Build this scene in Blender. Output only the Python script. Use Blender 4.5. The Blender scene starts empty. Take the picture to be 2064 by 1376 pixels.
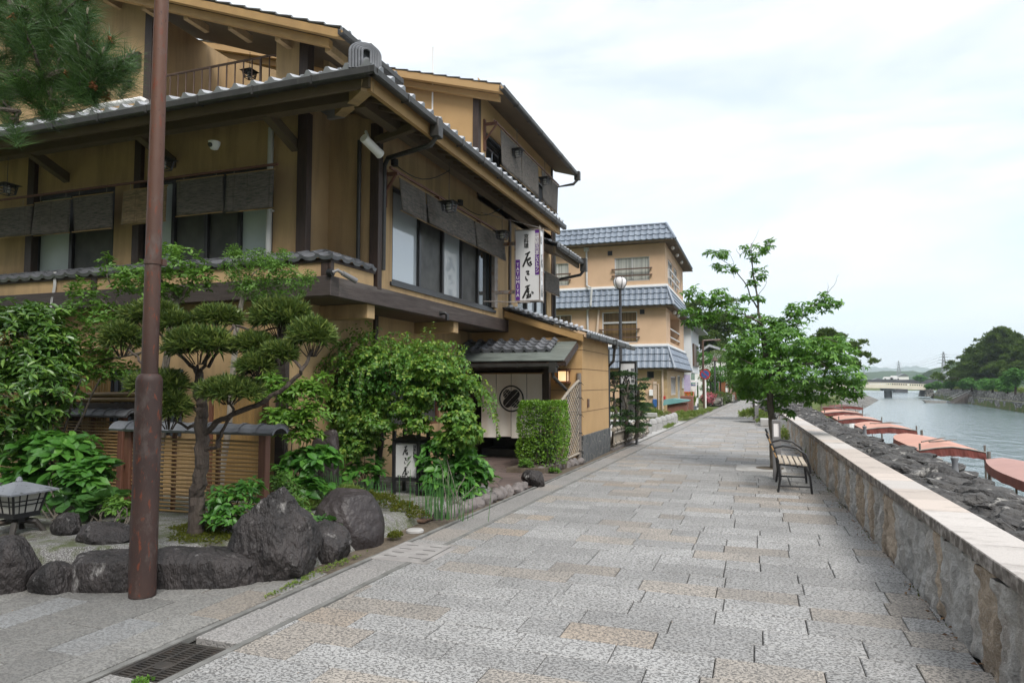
import bpy, math, random
import numpy as np
from mathutils import Vector, Matrix, noise as mnoise
R_ = math.radians
random.seed(7); rng = np.random.default_rng(11)
sc = bpy.context.scene; COL = sc.collection

# ------------------------------------------------------------------ camera, world, sun, exposure
EYE = Vector((0, 0, 1.65)); FPX = 1376.0; PITCH = 3.4934; YAW = 19.6043
cd = bpy.data.cameras.new('camera'); cam = bpy.data.objects.new('camera', cd); COL.objects.link(cam)
cam.location = EYE; cam.rotation_euler = (R_(90 + PITCH), 0, R_(YAW))
cd.sensor_width = 36; cd.lens = 24.0; cd.clip_start = 0.05; cd.clip_end = 20000
sc.camera = cam
SUN_EL, SUN_AZ = 50, 142            # azimuth clockwise from +Y
w = bpy.data.worlds.new('World'); sc.world = w; w.use_nodes = True
nt = w.node_tree; nt.nodes.clear()
def NN(t, kind, **kw):
    n = t.nodes.new(kind)
    for k, v in kw.items():
        if hasattr(n, k) and k not in n.inputs: setattr(n, k, v)
        else: n.inputs[k].default_value = v
    return n
sky = NN(nt, 'ShaderNodeTexSky', sky_type='NISHITA', sun_disc=False, sun_elevation=R_(SUN_EL), sun_rotation=R_(SUN_AZ), air_density=1.0, dust_density=1.5, ozone_density=1.2)
tc = NN(nt, 'ShaderNodeTexCoord')
mp = NN(nt, 'ShaderNodeMapping'); mp.inputs['Scale'].default_value = (1.3, 1.3, 5.5); mp.inputs['Location'].default_value = (0.9, 1.7, 0.25)
nt.links.new(tc.outputs['Generated'], mp.inputs['Vector'])
nz = NN(nt, 'ShaderNodeTexNoise', Scale=1.7, Detail=8, Roughness=0.58, Distortion=0.35); nt.links.new(mp.outputs[0], nz.inputs['Vector'])
cr = NN(nt, 'ShaderNodeValToRGB'); cr.color_ramp.elements[0].position = .36; cr.color_ramp.elements[0].color = (.58,)*3 + (1,)
cr.color_ramp.elements[1].position = .60; cr.color_ramp.elements[1].color = (.985,)*3 + (1,)
nt.links.new(nz.outputs['Fac'], cr.inputs['Fac'])
sat = NN(nt, 'ShaderNodeMix', data_type='RGBA'); sat.blend_type = 'MIX'
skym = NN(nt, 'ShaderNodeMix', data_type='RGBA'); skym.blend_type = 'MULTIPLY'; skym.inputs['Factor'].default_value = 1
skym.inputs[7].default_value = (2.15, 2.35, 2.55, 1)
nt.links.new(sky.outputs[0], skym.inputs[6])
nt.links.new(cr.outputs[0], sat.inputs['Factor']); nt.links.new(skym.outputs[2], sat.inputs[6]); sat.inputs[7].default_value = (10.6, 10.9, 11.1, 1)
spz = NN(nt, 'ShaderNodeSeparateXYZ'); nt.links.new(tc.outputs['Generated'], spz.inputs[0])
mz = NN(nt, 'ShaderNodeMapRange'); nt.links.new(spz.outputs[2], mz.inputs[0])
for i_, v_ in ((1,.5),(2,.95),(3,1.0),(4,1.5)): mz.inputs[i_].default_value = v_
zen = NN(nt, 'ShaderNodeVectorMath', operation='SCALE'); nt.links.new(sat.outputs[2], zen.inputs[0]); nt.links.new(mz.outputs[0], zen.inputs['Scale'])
# sky dimmed low in the south behind the camera, added to shade the facade
dt = NN(nt, 'ShaderNodeVectorMath', operation='DOT_PRODUCT'); nt.links.new(tc.outputs['Generated'], dt.inputs[0]); dt.inputs[1].default_value = (-.10, -.80, -.95)
mb_ = NN(nt, 'ShaderNodeMapRange'); nt.links.new(dt.outputs['Value'], mb_.inputs[0])
for i_, v_ in ((1,-.10),(2,.45),(3,1.0),(4,.16)): mb_.inputs[i_].default_value = v_
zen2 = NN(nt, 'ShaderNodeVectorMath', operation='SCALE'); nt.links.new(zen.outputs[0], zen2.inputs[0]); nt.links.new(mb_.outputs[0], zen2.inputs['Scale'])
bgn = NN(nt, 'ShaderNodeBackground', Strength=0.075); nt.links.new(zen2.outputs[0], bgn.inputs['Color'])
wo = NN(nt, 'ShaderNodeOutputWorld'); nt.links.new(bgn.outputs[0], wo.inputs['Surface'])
sl = bpy.data.lights.new('sun', 'SUN'); so = bpy.data.objects.new('sun', sl); COL.objects.link(so)
sl.energy = 2.5; sl.angle = R_(22); sl.color = (1, .96, .9)
so.rotation_euler = (R_(90 - SUN_EL), 0, R_(180 - SUN_AZ)); so.location = (20, -20, 40)
sc.view_settings.view_transform = 'Standard'; sc.view_settings.look = 'None'; sc.view_settings.gamma = 1; sc.view_settings.exposure = 0.55
try:
    sc.cycles.volume_bounces = 3; sc.cycles.max_bounces = 8; sc.cycles.transparent_max_bounces = 8; sc.cycles.use_denoising = True
    sc.cycles.volume_step_rate = 10
except Exception: pass

# ------------------------------------------------------------------ measuring helpers (photo pixel -> place on a known plane)
_p = R_(PITCH); _a = R_(YAW)
_Rt = Vector((math.cos(_a), math.sin(_a), 0)); _Fh = Vector((-math.sin(_a), math.cos(_a), 0)); _Zu = Vector((0, 0, 1))
_Up = -math.sin(_p) * _Fh + math.cos(_p) * _Zu; _Fw = math.cos(_p) * _Fh + math.sin(_p) * _Zu
def ray(x, y): return _Rt * ((x - 1032) / FPX) - _Up * ((y - 688) / FPX) + _Fw
def onz(x, y, z=0.0): d = ray(x, y); return EYE + d * ((z - EYE.z) / d.z)
def onx(x, y, X): d = ray(x, y); return EYE + d * (X / d.x)
def ony(x, y, Y): d = ray(x, y); return EYE + d * (Y / d.y)

# ------------------------------------------------------------------ mesh helpers
def V3(*a): return Vector(a)
def link(o, parent=None):
    COL.objects.link(o)
    if parent is not None:
        o.parent = parent; o.matrix_parent_inverse = Matrix.Translation(-parent.location)
    return o
def tag(o, label=None, cat=None, group=None, kind=None):
    if label: o['label'] = label
    if cat: o['category'] = cat
    if group: o['group'] = group
    if kind: o['kind'] = kind
    return o
def thing(name, loc, label, cat, group=None):
    o = bpy.data.objects.new(name, None); o.empty_display_size = .2; COL.objects.link(o); o.location = loc
    return tag(o, label, cat, group)
def copy_tree(o, delta, parent=None):
    c = o.copy(); COL.objects.link(c)
    if parent is not None: c.parent = parent; c.matrix_parent_inverse = o.matrix_parent_inverse.copy()
    else: c.location = o.location + Vector(delta)
    for ch in o.children: copy_tree(ch, delta, c)
    return c
def rand_unit(n):
    v = rng.normal(size=(n, 3)); return v / np.linalg.norm(v, axis=1, keepdims=True)
def unit(a): return a / np.maximum(np.linalg.norm(a, axis=-1, keepdims=True), 1e-9)

def np_mesh(name, V, faces, mats, parent=None, smooth=False, mi=None, col=None):
    """V (n,3); faces: list of int arrays (m,k)"""
    V = np.asarray(V, np.float32)
    me = bpy.data.meshes.new(name)
    tot = sum(len(f) for f in faces); nl = sum(f.size for f in faces)
    me.vertices.add(len(V)); me.vertices.foreach_set('co', V.ravel())
    me.loops.add(nl); me.polygons.add(tot)
    me.loops.foreach_set('vertex_index', np.concatenate([np.asarray(f, np.int32).ravel() for f in faces]))
    lt = np.concatenate([np.full(len(f), f.shape[1], np.int32) for f in faces])
    me.polygons.foreach_set('loop_start', np.concatenate([[0], np.cumsum(lt)[:-1]]).astype(np.int32))
    me.polygons.foreach_set('loop_total', lt)
    me.polygons.foreach_set('use_smooth', np.full(tot, bool(smooth)))
    for m in (mats if isinstance(mats, (list, tuple)) else [mats]): me.materials.append(m)
    if mi is not None: me.polygons.foreach_set('material_index', np.asarray(mi, np.int32))
    me.update(calc_edges=True)
    if col is not None:
        at = me.color_attributes.new('Col', 'FLOAT_COLOR', 'POINT'); at.data.foreach_set('color', np.asarray(col, np.float32).ravel())
    me.validate()
    return link(bpy.data.objects.new(name, me), parent)

class MB:
    def __init__(s): s.v = []; s.f = []; s.m = []
    def face(s, pts, m=0):
        b = len(s.v); s.v += [tuple(p) for p in pts]; s.f.append(tuple(range(b, b + len(pts)))); s.m.append(m)
    def raw(s, vs, fs, m=0):
        b = len(s.v); s.v += [tuple(p) for p in vs]
        for f in fs: s.f.append(tuple(i + b for i in f)); s.m.append(m)
    def box(s, x0, x1, y0, y1, z0, z1, m=0, bev=0.0):
        if bev <= 0:
            s.raw([(x0,y0,z0),(x1,y0,z0),(x1,y1,z0),(x0,y1,z0),(x0,y0,z1),(x1,y0,z1),(x1,y1,z1),(x0,y1,z1)],
                  [(3,2,1,0),(4,5,6,7),(0,1,5,4),(1,2,6,5),(2,3,7,6),(3,0,4,7)], m)
        else: s.obox(V3((x0+x1)/2,(y0+y1)/2,(z0+z1)/2), V3(1,0,0), V3(0,1,0), V3(0,0,1), (x1-x0)/2, (y1-y0)/2, (z1-z0)/2, m, bev)
    def obox(s, c, a, b, n, ha, hb, hn, m=0, bev=0.0):
        """oriented box with chamfered edges"""
        a, b, n, c = Vector(a), Vector(b), Vector(n), Vector(c)
        if bev <= 0:
            P = [c + a*ha*i + b*hb*j + n*hn*k for k in (-1,1) for (i,j) in ((-1,-1),(1,-1),(1,1),(-1,1))]
            s.raw(P, [(3,2,1,0),(4,5,6,7),(0,1,5,4),(1,2,6,5),(2,3,7,6),(3,0,4,7)], m); return
        e = bev; vs = []
        idx = {}
        for k in (-1,1):
            for j in (-1,1):
                for i in (-1,1):
                    for t in range(3):
                        h = [ha-e, hb-e, hn-e]; h[t] += e
                        idx[(i,j,k,t)] = len(vs); vs.append(c + a*h[0]*i + b*h[1]*j + n*h[2]*k)
        fs = []
        for sg in (-1,1):
            q = [idx[(sg,-1,-1,0)], idx[(sg,1,-1,0)], idx[(sg,1,1,0)], idx[(sg,-1,1,0)]]; fs.append(q if sg > 0 else q[::-1])
            q = [idx[(-1,sg,-1,1)], idx[(-1,sg,1,1)], idx[(1,sg,1,1)], idx[(1,sg,-1,1)]]; fs.append(q if sg > 0 else q[::-1])
            q = [idx[(-1,-1,sg,2)], idx[(1,-1,sg,2)], idx[(1,1,sg,2)], idx[(-1,1,sg,2)]]; fs.append(q if sg > 0 else q[::-1])
        for i in (-1,1):
            for j in (-1,1):
                q = [idx[(i,j,-1,0)], idx[(i,j,-1,1)], idx[(i,j,1,1)], idx[(i,j,1,0)]]; fs.append(q if i*j > 0 else q[::-1])
        for i in (-1,1):
            for k in (-1,1):
                q = [idx[(i,-1,k,0)], idx[(i,1,k,0)], idx[(i,1,k,2)], idx[(i,-1,k,2)]]; fs.append(q if i*k > 0 else q[::-1])
        for j in (-1,1):
            for k in (-1,1):
                q = [idx[(-1,j,k,1)], idx[(-1,j,k,2)], idx[(1,j,k,2)], idx[(1,j,k,1)]]; fs.append(q if j*k > 0 else q[::-1])
        for i in (-1,1):
            for j in (-1,1):
                for k in (-1,1):
                    q = [idx[(i,j,k,0)], idx[(i,j,k,1)], idx[(i,j,k,2)]]; fs.append(q if i*j*k > 0 else q[::-1])
        s.raw(vs, fs, m)
    def bar(s, p, q, wd, ht, m=0, up=(0,0,1), bev=0.0):
        p, q = Vector(p), Vector(q); d = (q - p); L = d.length; d.normalize()
        u = Vector(up); sd = d.cross(u)
        if sd.length < 1e-4: sd = d.cross(Vector((1,0,0)))
        sd.normalize(); u = sd.cross(d)
        s.obox((p+q)/2, d, sd, u, L/2, wd/2, ht/2, m, bev)
    def tube(s, pts, rad, n=10, m=0, caps=True, rough=0.0):
        pts = [Vector(p) for p in pts]
        if not hasattr(rad, '__len__'): rad = [rad]*len(pts)
        rings = []; prev = None
        for i, p in enumerate(pts):
            d = (pts[min(i+1, len(pts)-1)] - pts[max(i-1, 0)]).normalized()
            if prev is None:
                a = d.cross(Vector((0,0,1)))
                if a.length < .1: a = d.cross(Vector((1,0,0)))
            else: a = prev - d * prev.dot(d)
            a.normalize(); prev = a; b = d.cross(a)
            rr = []
            for k in range(n):
                t = 2*math.pi*k/n; r = rad[i]*(1 + rough*random.uniform(-1,1))
                rr.append(p + (a*math.cos(t) + b*math.sin(t))*r)
            rings.append(rr)
        vs = [q for r in rings for q in r]; fs = []
        for i in range(len(rings)-1):
            for k in range(n): fs.append((i*n+k, i*n+(k+1)%n, (i+1)*n+(k+1)%n, (i+1)*n+k))
        if caps: fs.append(tuple(range(n-1,-1,-1))); fs.append(tuple((len(rings)-1)*n+k for k in range(n)))
        s.raw(vs, fs, m)
    def lathe(s, c, prof, n=20, m=0):
        c = Vector(c); vs = []; fs = []
        for r, z in prof:
            for k in range(n):
                t = 2*math.pi*k/n; vs.append(c + Vector((r*math.cos(t), r*math.sin(t), z)))
        for i in range(len(prof)-1):
            for k in range(n): fs.append((i*n+k, i*n+(k+1)%n, (i+1)*n+(k+1)%n, (i+1)*n+k))
        s.raw(vs, fs, m)
    def prism(s, poly, d, m=0):
        """polygon (list of 3-D points) pushed along d"""
        n = len(poly); d = Vector(d); A = [Vector(p) for p in poly]; B = [p + d for p in A]
        nr = Vector((0,0,0))
        for i in range(n): nr += A[i].cross(A[(i+1) % n])
        fl = nr.dot(d) > 0
        f0 = tuple(range(n)); f1 = tuple(range(n, 2*n))
        fs = [f0[::-1] if fl else f0, f1 if fl else f1[::-1]]
        for i in range(n):
            q = (i, (i+1) % n, n+(i+1) % n, n+i); fs.append(q if fl else q[::-1])
        s.raw(A+B, fs, m)
    def build(s, name, mats, parent=None, smooth=False):
        me = bpy.data.meshes.new(name); me.from_pydata(s.v, [], s.f)
        for mt in (mats if isinstance(mats, (list, tuple)) else [mats]): me.materials.append(mt)
        me.polygons.foreach_set('material_index', np.array(s.m, np.int32))
        if smooth: me.polygons.foreach_set('use_smooth', np.full(len(s.f), True))
        me.update()
        return link(bpy.data.objects.new(name, me), parent)
def smooth_by_angle(o, deg=40):
    me = o.data; me.polygons.foreach_set('use_smooth', np.full(len(me.polygons), True))
    try: me.set_sharp_from_angle(angle=R_(deg))
    except Exception: pass
    return o

# ------------------------------------------------------------------ materials
def new_mat(name):
    m = bpy.data.materials.new(name); m.use_nodes = True; t = m.node_tree
    return m, t, t.nodes['Principled BSDF']
def c4(c): return (c[0], c[1], c[2], 1)
def mixc(t, fac, a, b):
    n = t.nodes.new('ShaderNodeMix'); n.data_type = 'RGBA'
    for sock, v in ((n.inputs[0], fac), (n.inputs[6], a), (n.inputs[7], b)):
        if isinstance(v, bpy.types.NodeSocket): t.links.new(v, sock)
        elif hasattr(v, '__len__'): sock.default_value = c4(v)
        else: sock.default_value = v
    return n.outputs[2]
def ramp(t, fac, p0, p1, a=0., b=1.):
    n = t.nodes.new('ShaderNodeMapRange'); n.clamp = True
    t.links.new(fac, n.inputs[0]); n.inputs[1].default_value = p0; n.inputs[2].default_value = p1; n.inputs[3].default_value = a; n.inputs[4].default_value = b
    return n.outputs[0]
def coords(t, stretch=(1,1,1), kind='Object'):
    tc = t.nodes.new('ShaderNodeTexCoord'); mp = t.nodes.new('ShaderNodeMapping'); mp.inputs['Scale'].default_value = stretch
    t.links.new(tc.outputs[kind], mp.inputs[0]); return mp.outputs[0]
def noi(t, vec, scale, detail=4, rough=.55, dist=0.):
    n = t.nodes.new('ShaderNodeTexNoise'); n.inputs['Scale'].default_value = scale; n.inputs['Detail'].default_value = detail
    n.inputs['Roughness'].default_value = rough; n.inputs['Distortion'].default_value = dist
    t.links.new(vec, n.inputs['Vector']); return n.outputs['Fac']
def vor(t, vec, scale, feature='F1', out='Distance', rnd=1.0):
    n = t.nodes.new('ShaderNodeTexVoronoi'); n.feature = feature; n.inputs['Scale'].default_value = scale; n.inputs['Randomness'].default_value = rnd
    t.links.new(vec, n.inputs['Vector']); return n.outputs[out]
def bump(t, b, h, strength=.3, dist=.02, prev=None):
    n = t.nodes.new('ShaderNodeBump'); n.inputs['Strength'].default_value = strength; n.inputs['Distance'].default_value = dist
    t.links.new(h, n.inputs['Height'])
    if prev is not None: t.links.new(prev, n.inputs['Normal'])
    t.links.new(n.outputs[0], b.inputs['Normal']); return n.outputs[0]
def mth(t, op, a, b=None):
    n = t.nodes.new('ShaderNodeMath'); n.operation = op
    for s_, v in ((n.inputs[0], a), (n.inputs[1], b)):
        if v is None: continue
        if isinstance(v, bpy.types.NodeSocket): t.links.new(v, s_)
        else: s_.default_value = v
    return n.outputs[0]
def mat(name, a, b, scale=6, lo=.35, hi=.65, rough=.8, bs=60, bst=.25, bd=.01, stretch=(1,1,1), c3=None, s3=2, lo3=.55, hi3=.7, spec=.5, metal=0., isl=None, f3=1.0, st3=None):
    m, t, p = new_mat(name); v = coords(t, stretch)
    c = mixc(t, ramp(t, noi(t, v, scale), lo, hi), a, b)
    if isl:
        g = t.nodes.new('ShaderNodeNewGeometry'); c = mixc(t, ramp(t, g.outputs['Random Per Island'], .0, 1., 0, isl[1]), c, isl[0])
    if c3: c = mixc(t, ramp(t, noi(t, coords(t, st3) if st3 else v, s3, 6, .65), lo3, hi3, 0, f3), c, c3)
    t.links.new(c, p.inputs['Base Color']); p.inputs['Roughness'].default_value = rough; p.inputs['Metallic'].default_value = metal
    p.inputs['Specular IOR Level'].default_value = spec
    if bst > 0: bump(t, p, noi(t, v, bs, 3), bst, bd)
    return m
MT = {}
MT['stucco'] = mat('ochre_stucco', (.465,.318,.165), (.395,.268,.137), 1.2, rough=.9, bs=120, bst=.7, bd=.008, c3=(.20,.138,.078), s3=1.5, lo3=.46, hi3=.74, f3=.8, st3=(2.4,2.4,.30))
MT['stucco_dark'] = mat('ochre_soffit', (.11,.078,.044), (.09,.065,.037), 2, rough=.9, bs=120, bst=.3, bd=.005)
MT['stucco_panel'] = mat('ochre_panel', (.47,.30,.14), (.42,.265,.12), 1.5, rough=.88, bs=150, bst=.4, bd=.005, c3=(.22,.16,.10), s3=1.6, lo3=.6, hi3=.8, f3=.6, st3=(5,5,.8))
MT['board'] = mat('ochre_board', (.40,.245,.095), (.33,.20,.08), 4, rough=.7, bs=60, bst=.2)
MT['stucco_b'] = mat('salmon_stucco', (.56,.385,.25), (.51,.35,.225), 1.0, rough=.9, bs=120, bst=.3, bd=.006, c3=(.40,.27,.17), s3=.5, lo3=.5, hi3=.8, f3=.6, st3=(1.2,1.2,.35))
MT['darkwood'] = mat('dark_stained_wood', (.028,.016,.012), (.052,.030,.022), 6, rough=.55, stretch=(9,9,1), bs=30, bst=.35, c3=(.02,.013,.01), s3=3)
MT['beam'] = mat('weathered_beam', (.03,.021,.018), (.06,.046,.04), 3.5, rough=.6, stretch=(1,1,14), bs=25, bst=.5, c3=(.15,.125,.11), s3=1.2, lo3=.62, hi3=.85)
MT['redwood'] = mat('red_brown_wood', (.11,.045,.028), (.15,.065,.04), 5, rough=.6, stretch=(8,8,1), bs=30, bst=.2)
MT['tile'] = mat('grey_roof_tile', (.30,.31,.33), (.42,.43,.45), 5, rough=.42, bs=40, bst=.15, c3=(.16,.165,.17), s3=3, lo3=.55, hi3=.8, f3=.7)
MT['tile_dark'] = mat('dark_roof_tile', (.10,.105,.115), (.17,.175,.19), 4, rough=.4, bs=40, bst=.15, c3=(.06,.06,.065), s3=3)
MT['tile_b'] = mat('blue_grey_tile', (.15,.18,.225), (.20,.235,.285), 1.2, rough=.45, bs=30, bst=.1, c3=(.11,.13,.165), s3=.9)
MT['gutter'] = mat('dark_bronze_gutter', (.022,.021,.019), (.040,.038,.034), 6, rough=.5, bs=20, bst=.05, c3=(.075,.072,.065), s3=2.5, lo3=.6, hi3=.75, st3=(8,8,1))
MT['copper'] = mat('patinated_metal', (.10,.115,.105), (.20,.225,.205), 3, rough=.35, stretch=(1,8,1), bs=20, bst=.1)
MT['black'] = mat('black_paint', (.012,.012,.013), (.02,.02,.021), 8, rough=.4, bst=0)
MT['alu'] = mat('dark_window_frame', (.022,.021,.022), (.03,.029,.03), 8, rough=.35, bst=0)
MT['silver'] = mat('silver_aluminium', (.50,.50,.49), (.58,.58,.57), 6, rough=.4, bst=0)
MT['white'] = mat('white_paint', (.80,.79,.77), (.74,.73,.71), 3, rough=.55, bs=40, bst=.05)
MT['whitepipe'] = mat('grey_pipe', (.50,.50,.49), (.42,.42,.41), 4, rough=.5, bst=0)
MT['beigepipe'] = mat('beige_pipe', (.55,.44,.34), (.49,.39,.30), 4, rough=.5, bst=0)
MT['rail'] = mat('brown_rail', (.085,.05,.035), (.11,.065,.045), 6, rough=.45, bst=0)
MT['shoji'] = mat('pale_paper_screen', (.50,.56,.55), (.44,.50,.49), 2, rough=.25, bst=0)
MT['curtain'] = mat('pale_curtain', (.55,.55,.50), (.22,.23,.21), 1.2, .3, .7, rough=.3, stretch=(14,14,.15), bst=0)
MT['curtain_tan'] = mat('tan_curtain', (.20,.13,.06), (.09,.06,.03), 1.2, .3, .7, rough=.25, stretch=(14,14,.15), bst=0)
MT['screen'] = mat('insect_screen', (.05,.05,.048), (.10,.10,.095), 3, rough=.6, bs=300, bst=.1)
m, t, p = new_mat('window_glass'); p.inputs['Base Color'].default_value = (.035,.04,.042,1); p.inputs['Roughness'].default_value = .03; p.inputs['IOR'].default_value = 1.9
bump(t, p, noi(t, coords(t), .8, 2), .02, .05); MT['glass'] = m
m, t, p = new_mat('bright_glass'); p.inputs['Base Color'].default_value = (.42,.455,.48,1); p.inputs['Roughness'].default_value = .05; p.inputs['IOR'].default_value = 2.2
MT['glass_lit'] = m
MT['noren'] = mat('linen_cloth', (.76,.72,.65), (.82,.78,.71), 2, rough=.95, bs=250, bst=.5, bd=.004, stretch=(1,1,.6))
MT['black_ink'] = mat('black_ink', (.012,.012,.012), (.016,.016,.016), 8, rough=.6, bst=0)
MT['purple'] = mat('purple_paint', (.10,.025,.20), (.11,.03,.22), 4, rough=.35, bst=0)
MT['signface'] = mat('white_sign_face', (.66,.66,.66), (.62,.62,.63), 1, rough=.3, bst=0)
MT['signpaper'] = mat('grey_sign_face', (.50,.50,.49), (.54,.54,.53), 1, rough=.35, bst=0)
MT['rustframe'] = mat('rusty_sign_frame', (.20,.17,.15), (.28,.25,.23), 6, rough=.6, bst=.1, c3=(.18,.08,.04), s3=8, lo3=.55, hi3=.65)
MT['rock'] = mat('dark_garden_rock', (.016,.014,.014), (.045,.038,.037), 3, rough=.68, bs=14, bst=1.0, bd=.06, c3=(.24,.23,.22), s3=5.0, lo3=.585, hi3=.70, stretch=(1.6,1.6,.8))
MT['rock_plain'] = mat('smooth_brown_rock', (.022,.017,.017), (.044,.035,.035), 2.5, rough=.55, bs=12, bst=.7, bd=.04, c3=(.13,.115,.11), s3=4, lo3=.66, hi3=.8)
MT['edging'] = mat('edging_stone', (.09,.08,.075), (.17,.155,.15), 9, rough=.8, bs=40, bst=.5, c3=(.05,.045,.045), s3=14, isl=((.20,.17,.16),.5))
MT['riprap'] = mat('lichen_dark_stone', (.020,.019,.019), (.062,.058,.055), 6, .36, .62, rough=.85, bs=11, bst=1.0, bd=.09, c3=(.34,.325,.30), s3=3.6, lo3=.585, hi3=.66, f3=.85, isl=((.10,.095,.09),.5))
MT['concrete'] = mat('concrete', (.30,.29,.275), (.38,.37,.355), 5, rough=.85, bs=90, bst=.3, c3=(.20,.19,.18), s3=2)
MT['bollard'] = mat('speckled_granite', (.34,.335,.325), (.20,.195,.19), 60, .45, .7, rough=.85, bs=60, bst=.3, c3=(.16,.15,.14), s3=5, lo3=.6, hi3=.8)
MT['kerbline'] = mat('weathered_kerb', (.12,.117,.108), (.19,.187,.176), 6, rough=.9, bs=60, bst=.5, c3=(.11,.11,.10), s3=4, lo3=.5, hi3=.7)
MT['iron'] = mat('cast_iron', (.022,.020,.018), (.045,.038,.032), 9, rough=.6, bs=50, bst=.3, c3=(.09,.06,.04), s3=12, lo3=.62, hi3=.7)
MT['rustplate'] = mat('rusty_plate', (.11,.06,.04), (.16,.10,.07), 6, rough=.8, bst=.2)
MT['slate'] = mat('dark_slate', (.05,.053,.055), (.075,.078,.08), 5, rough=.7, bs=40, bst=.3)
MT['mortar'] = mat('mortar', (.22,.21,.18), (.26,.25,.22), 9, rough=.9, bst=0)
MT['earth'] = mat('garden_soil', (.075,.058,.040), (.12,.095,.068), 7, rough=.95, bs=30, bst=.8, bd=.02)
MT['bamboo'] = mat('yellow_bamboo', (.36,.225,.085), (.25,.15,.055), 4, rough=.4, stretch=(1,1,1), bs=20, bst=.1, c3=(.16,.10,.04), s3=6, lo3=.6, hi3=.75, isl=((.21,.14,.065),.55))
MT['bamboo_grey'] = mat('weathered_bamboo', (.27,.25,.22), (.19,.175,.155), 6, rough=.6, bs=40, bst=.2, c3=(.15,.13,.115), s3=5, lo3=.55, hi3=.75, isl=((.45,.36,.25),.5))
MT['cord'] = mat('black_cord', (.02,.018,.016), (.03,.027,.024), 9, rough=.9, bst=0)
MT['bark'] = mat('grey_bark', (.085,.070,.055), (.165,.145,.12), 7, rough=.95, stretch=(3,3,.8), bs=25, bst=.8, bd=.02, c3=(.045,.05,.028), s3=4, lo3=.52, hi3=.7)
MT['bark_dark'] = mat('dark_bark', (.045,.034,.027), (.085,.067,.055), 9, rough=.95, stretch=(2,2,.7), bs=30, bst=.8, bd=.02)
MT['bark_pale'] = mat('pale_bark', (.20,.17,.14), (.30,.27,.23), 6, rough=.9, stretch=(2,2,.7), bs=30, bst=.4)
MT['slat'] = mat('pale_bench_slat', (.44,.38,.30), (.33,.28,.22), 5, rough=.7, stretch=(6,.7,6), bs=40, bst=.3)
MT['slat_tan'] = mat('tan_bench_slat', (.45,.27,.11), (.36,.21,.085), 5, rough=.55, stretch=(6,.7,6), bs=40, bst=.2)
MT['canvas'] = mat('salmon_canvas', (.50,.27,.205), (.44,.23,.175), 1.5, rough=.8, bs=40, bst=.12, c3=(.50,.24,.17), s3=.9, lo3=.5, hi3=.8)
MT['canvas_old'] = mat('faded_canvas', (.40,.235,.20), (.35,.205,.175), 1.2, rough=.8, bs=40, bst=.12)
MT['valance'] = mat('dark_red_canvas', (.17,.042,.032), (.13,.032,.026), 2, rough=.8, stretch=(5,5,.4), bs=8, bst=.4, bd=.03)
MT['boatwood'] = mat('grey_boat_wood', (.22,.21,.19), (.32,.31,.29), 4, rough=.8, bs=30, bst=.3)
MT['postwood'] = mat('weathered_post', (.12,.10,.085), (.19,.165,.145), 6, rough=.9, stretch=(4,4,.6), bs=40, bst=.4)
MT['bridge'] = mat('cream_bridge', (.72,.66,.53), (.66,.60,.48), .5, rough=.8, bst=0)
MT['greypier'] = mat('grey_pier', (.22,.23,.235), (.28,.29,.295), .5, rough=.8, bst=0)
MT['darksteel'] = mat('dark_steel', (.05,.05,.052), (.075,.075,.08), .6, rough=.7, bst=0)
MT['galv'] = mat('galvanised_steel', (.16,.165,.175), (.20,.205,.215), 2, rough=.5, bst=0)
MT['greypost'] = mat('grey_coated_steel', (.17,.165,.165), (.20,.195,.195), 5, rough=.45, bst=0)
MT['siding'] = mat('white_siding', (.62,.64,.65), (.56,.58,.59), 1, rough=.7, bst=0)
MT['forest'] = mat('forest_cover', (.025,.055,.018), (.065,.10,.032), .12, .35, .65, rough=1, bs=.3, bst=1, bd=4, c3=(.02,.045,.015), s3=.25, lo3=.5, hi3=.65, spec=0)
MT['mountain'] = mat('mountain_cover', (.05,.08,.04), (.07,.10,.05), .01, rough=1, bst=0, spec=0)
MT['grassland'] = mat('rough_grass', (.07,.11,.03), (.12,.13,.05), .6, rough=1, bs=8, bst=.8, bd=.05, c3=(.16,.14,.08), s3=.35, lo3=.5, hi3=.7, spec=.1)
MT['moss'] = mat('moss', (.11,.13,.02), (.055,.085,.015), 14, rough=1, bs=120, bst=1, bd=.02, spec=.1)
MT['yellow'] = mat('pale_yellow_panel', (.62,.50,.24), (.58,.46,.22), 3, rough=.6, bst=0)
MT['orange'] = mat('orange_plastic', (.60,.13,.035), (.55,.11,.03), 3, rough=.45, bst=0)
MT['orangeflag'] = mat('orange_cloth', (.55,.22,.11), (.50,.19,.09), 3, rough=.8, bst=0)
MT['turquoise'] = mat('turquoise_lid', (.13,.30,.30), (.17,.34,.34), 3, rough=.5, bst=0)
MT['binbrown'] = mat('red_brown_box', (.17,.07,.05), (.21,.09,.065), 3, rough=.7, bst=0)
MT['blue'] = mat('blue_paint', (.03,.10,.27), (.035,.11,.30), 3, rough=.4, bst=0)
MT['red'] = mat('red_paint', (.45,.03,.03), (.40,.03,.03), 3, rough=.4, bst=0)
MT['green'] = mat('green_paint', (.02,.20,.10), (.02,.22,.11), 3, rough=.4, bst=0)
MT['lampmilk'] = mat('milk_glass', (.80,.77,.76), (.78,.75,.74), 3, rough=.2, bst=0)
MT['lampgrey'] = mat('frosted_pane', (.48,.47,.42), (.42,.41,.37), 8, rough=.3, bst=0)
MT['acwhite'] = mat('appliance_white', (.76,.76,.75), (.72,.72,.71), 3, rough=.5, bst=0)
MT['flower'] = mat('pink_petals', (.62,.12,.20), (.70,.22,.30), 9, rough=.7, bst=0)
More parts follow.
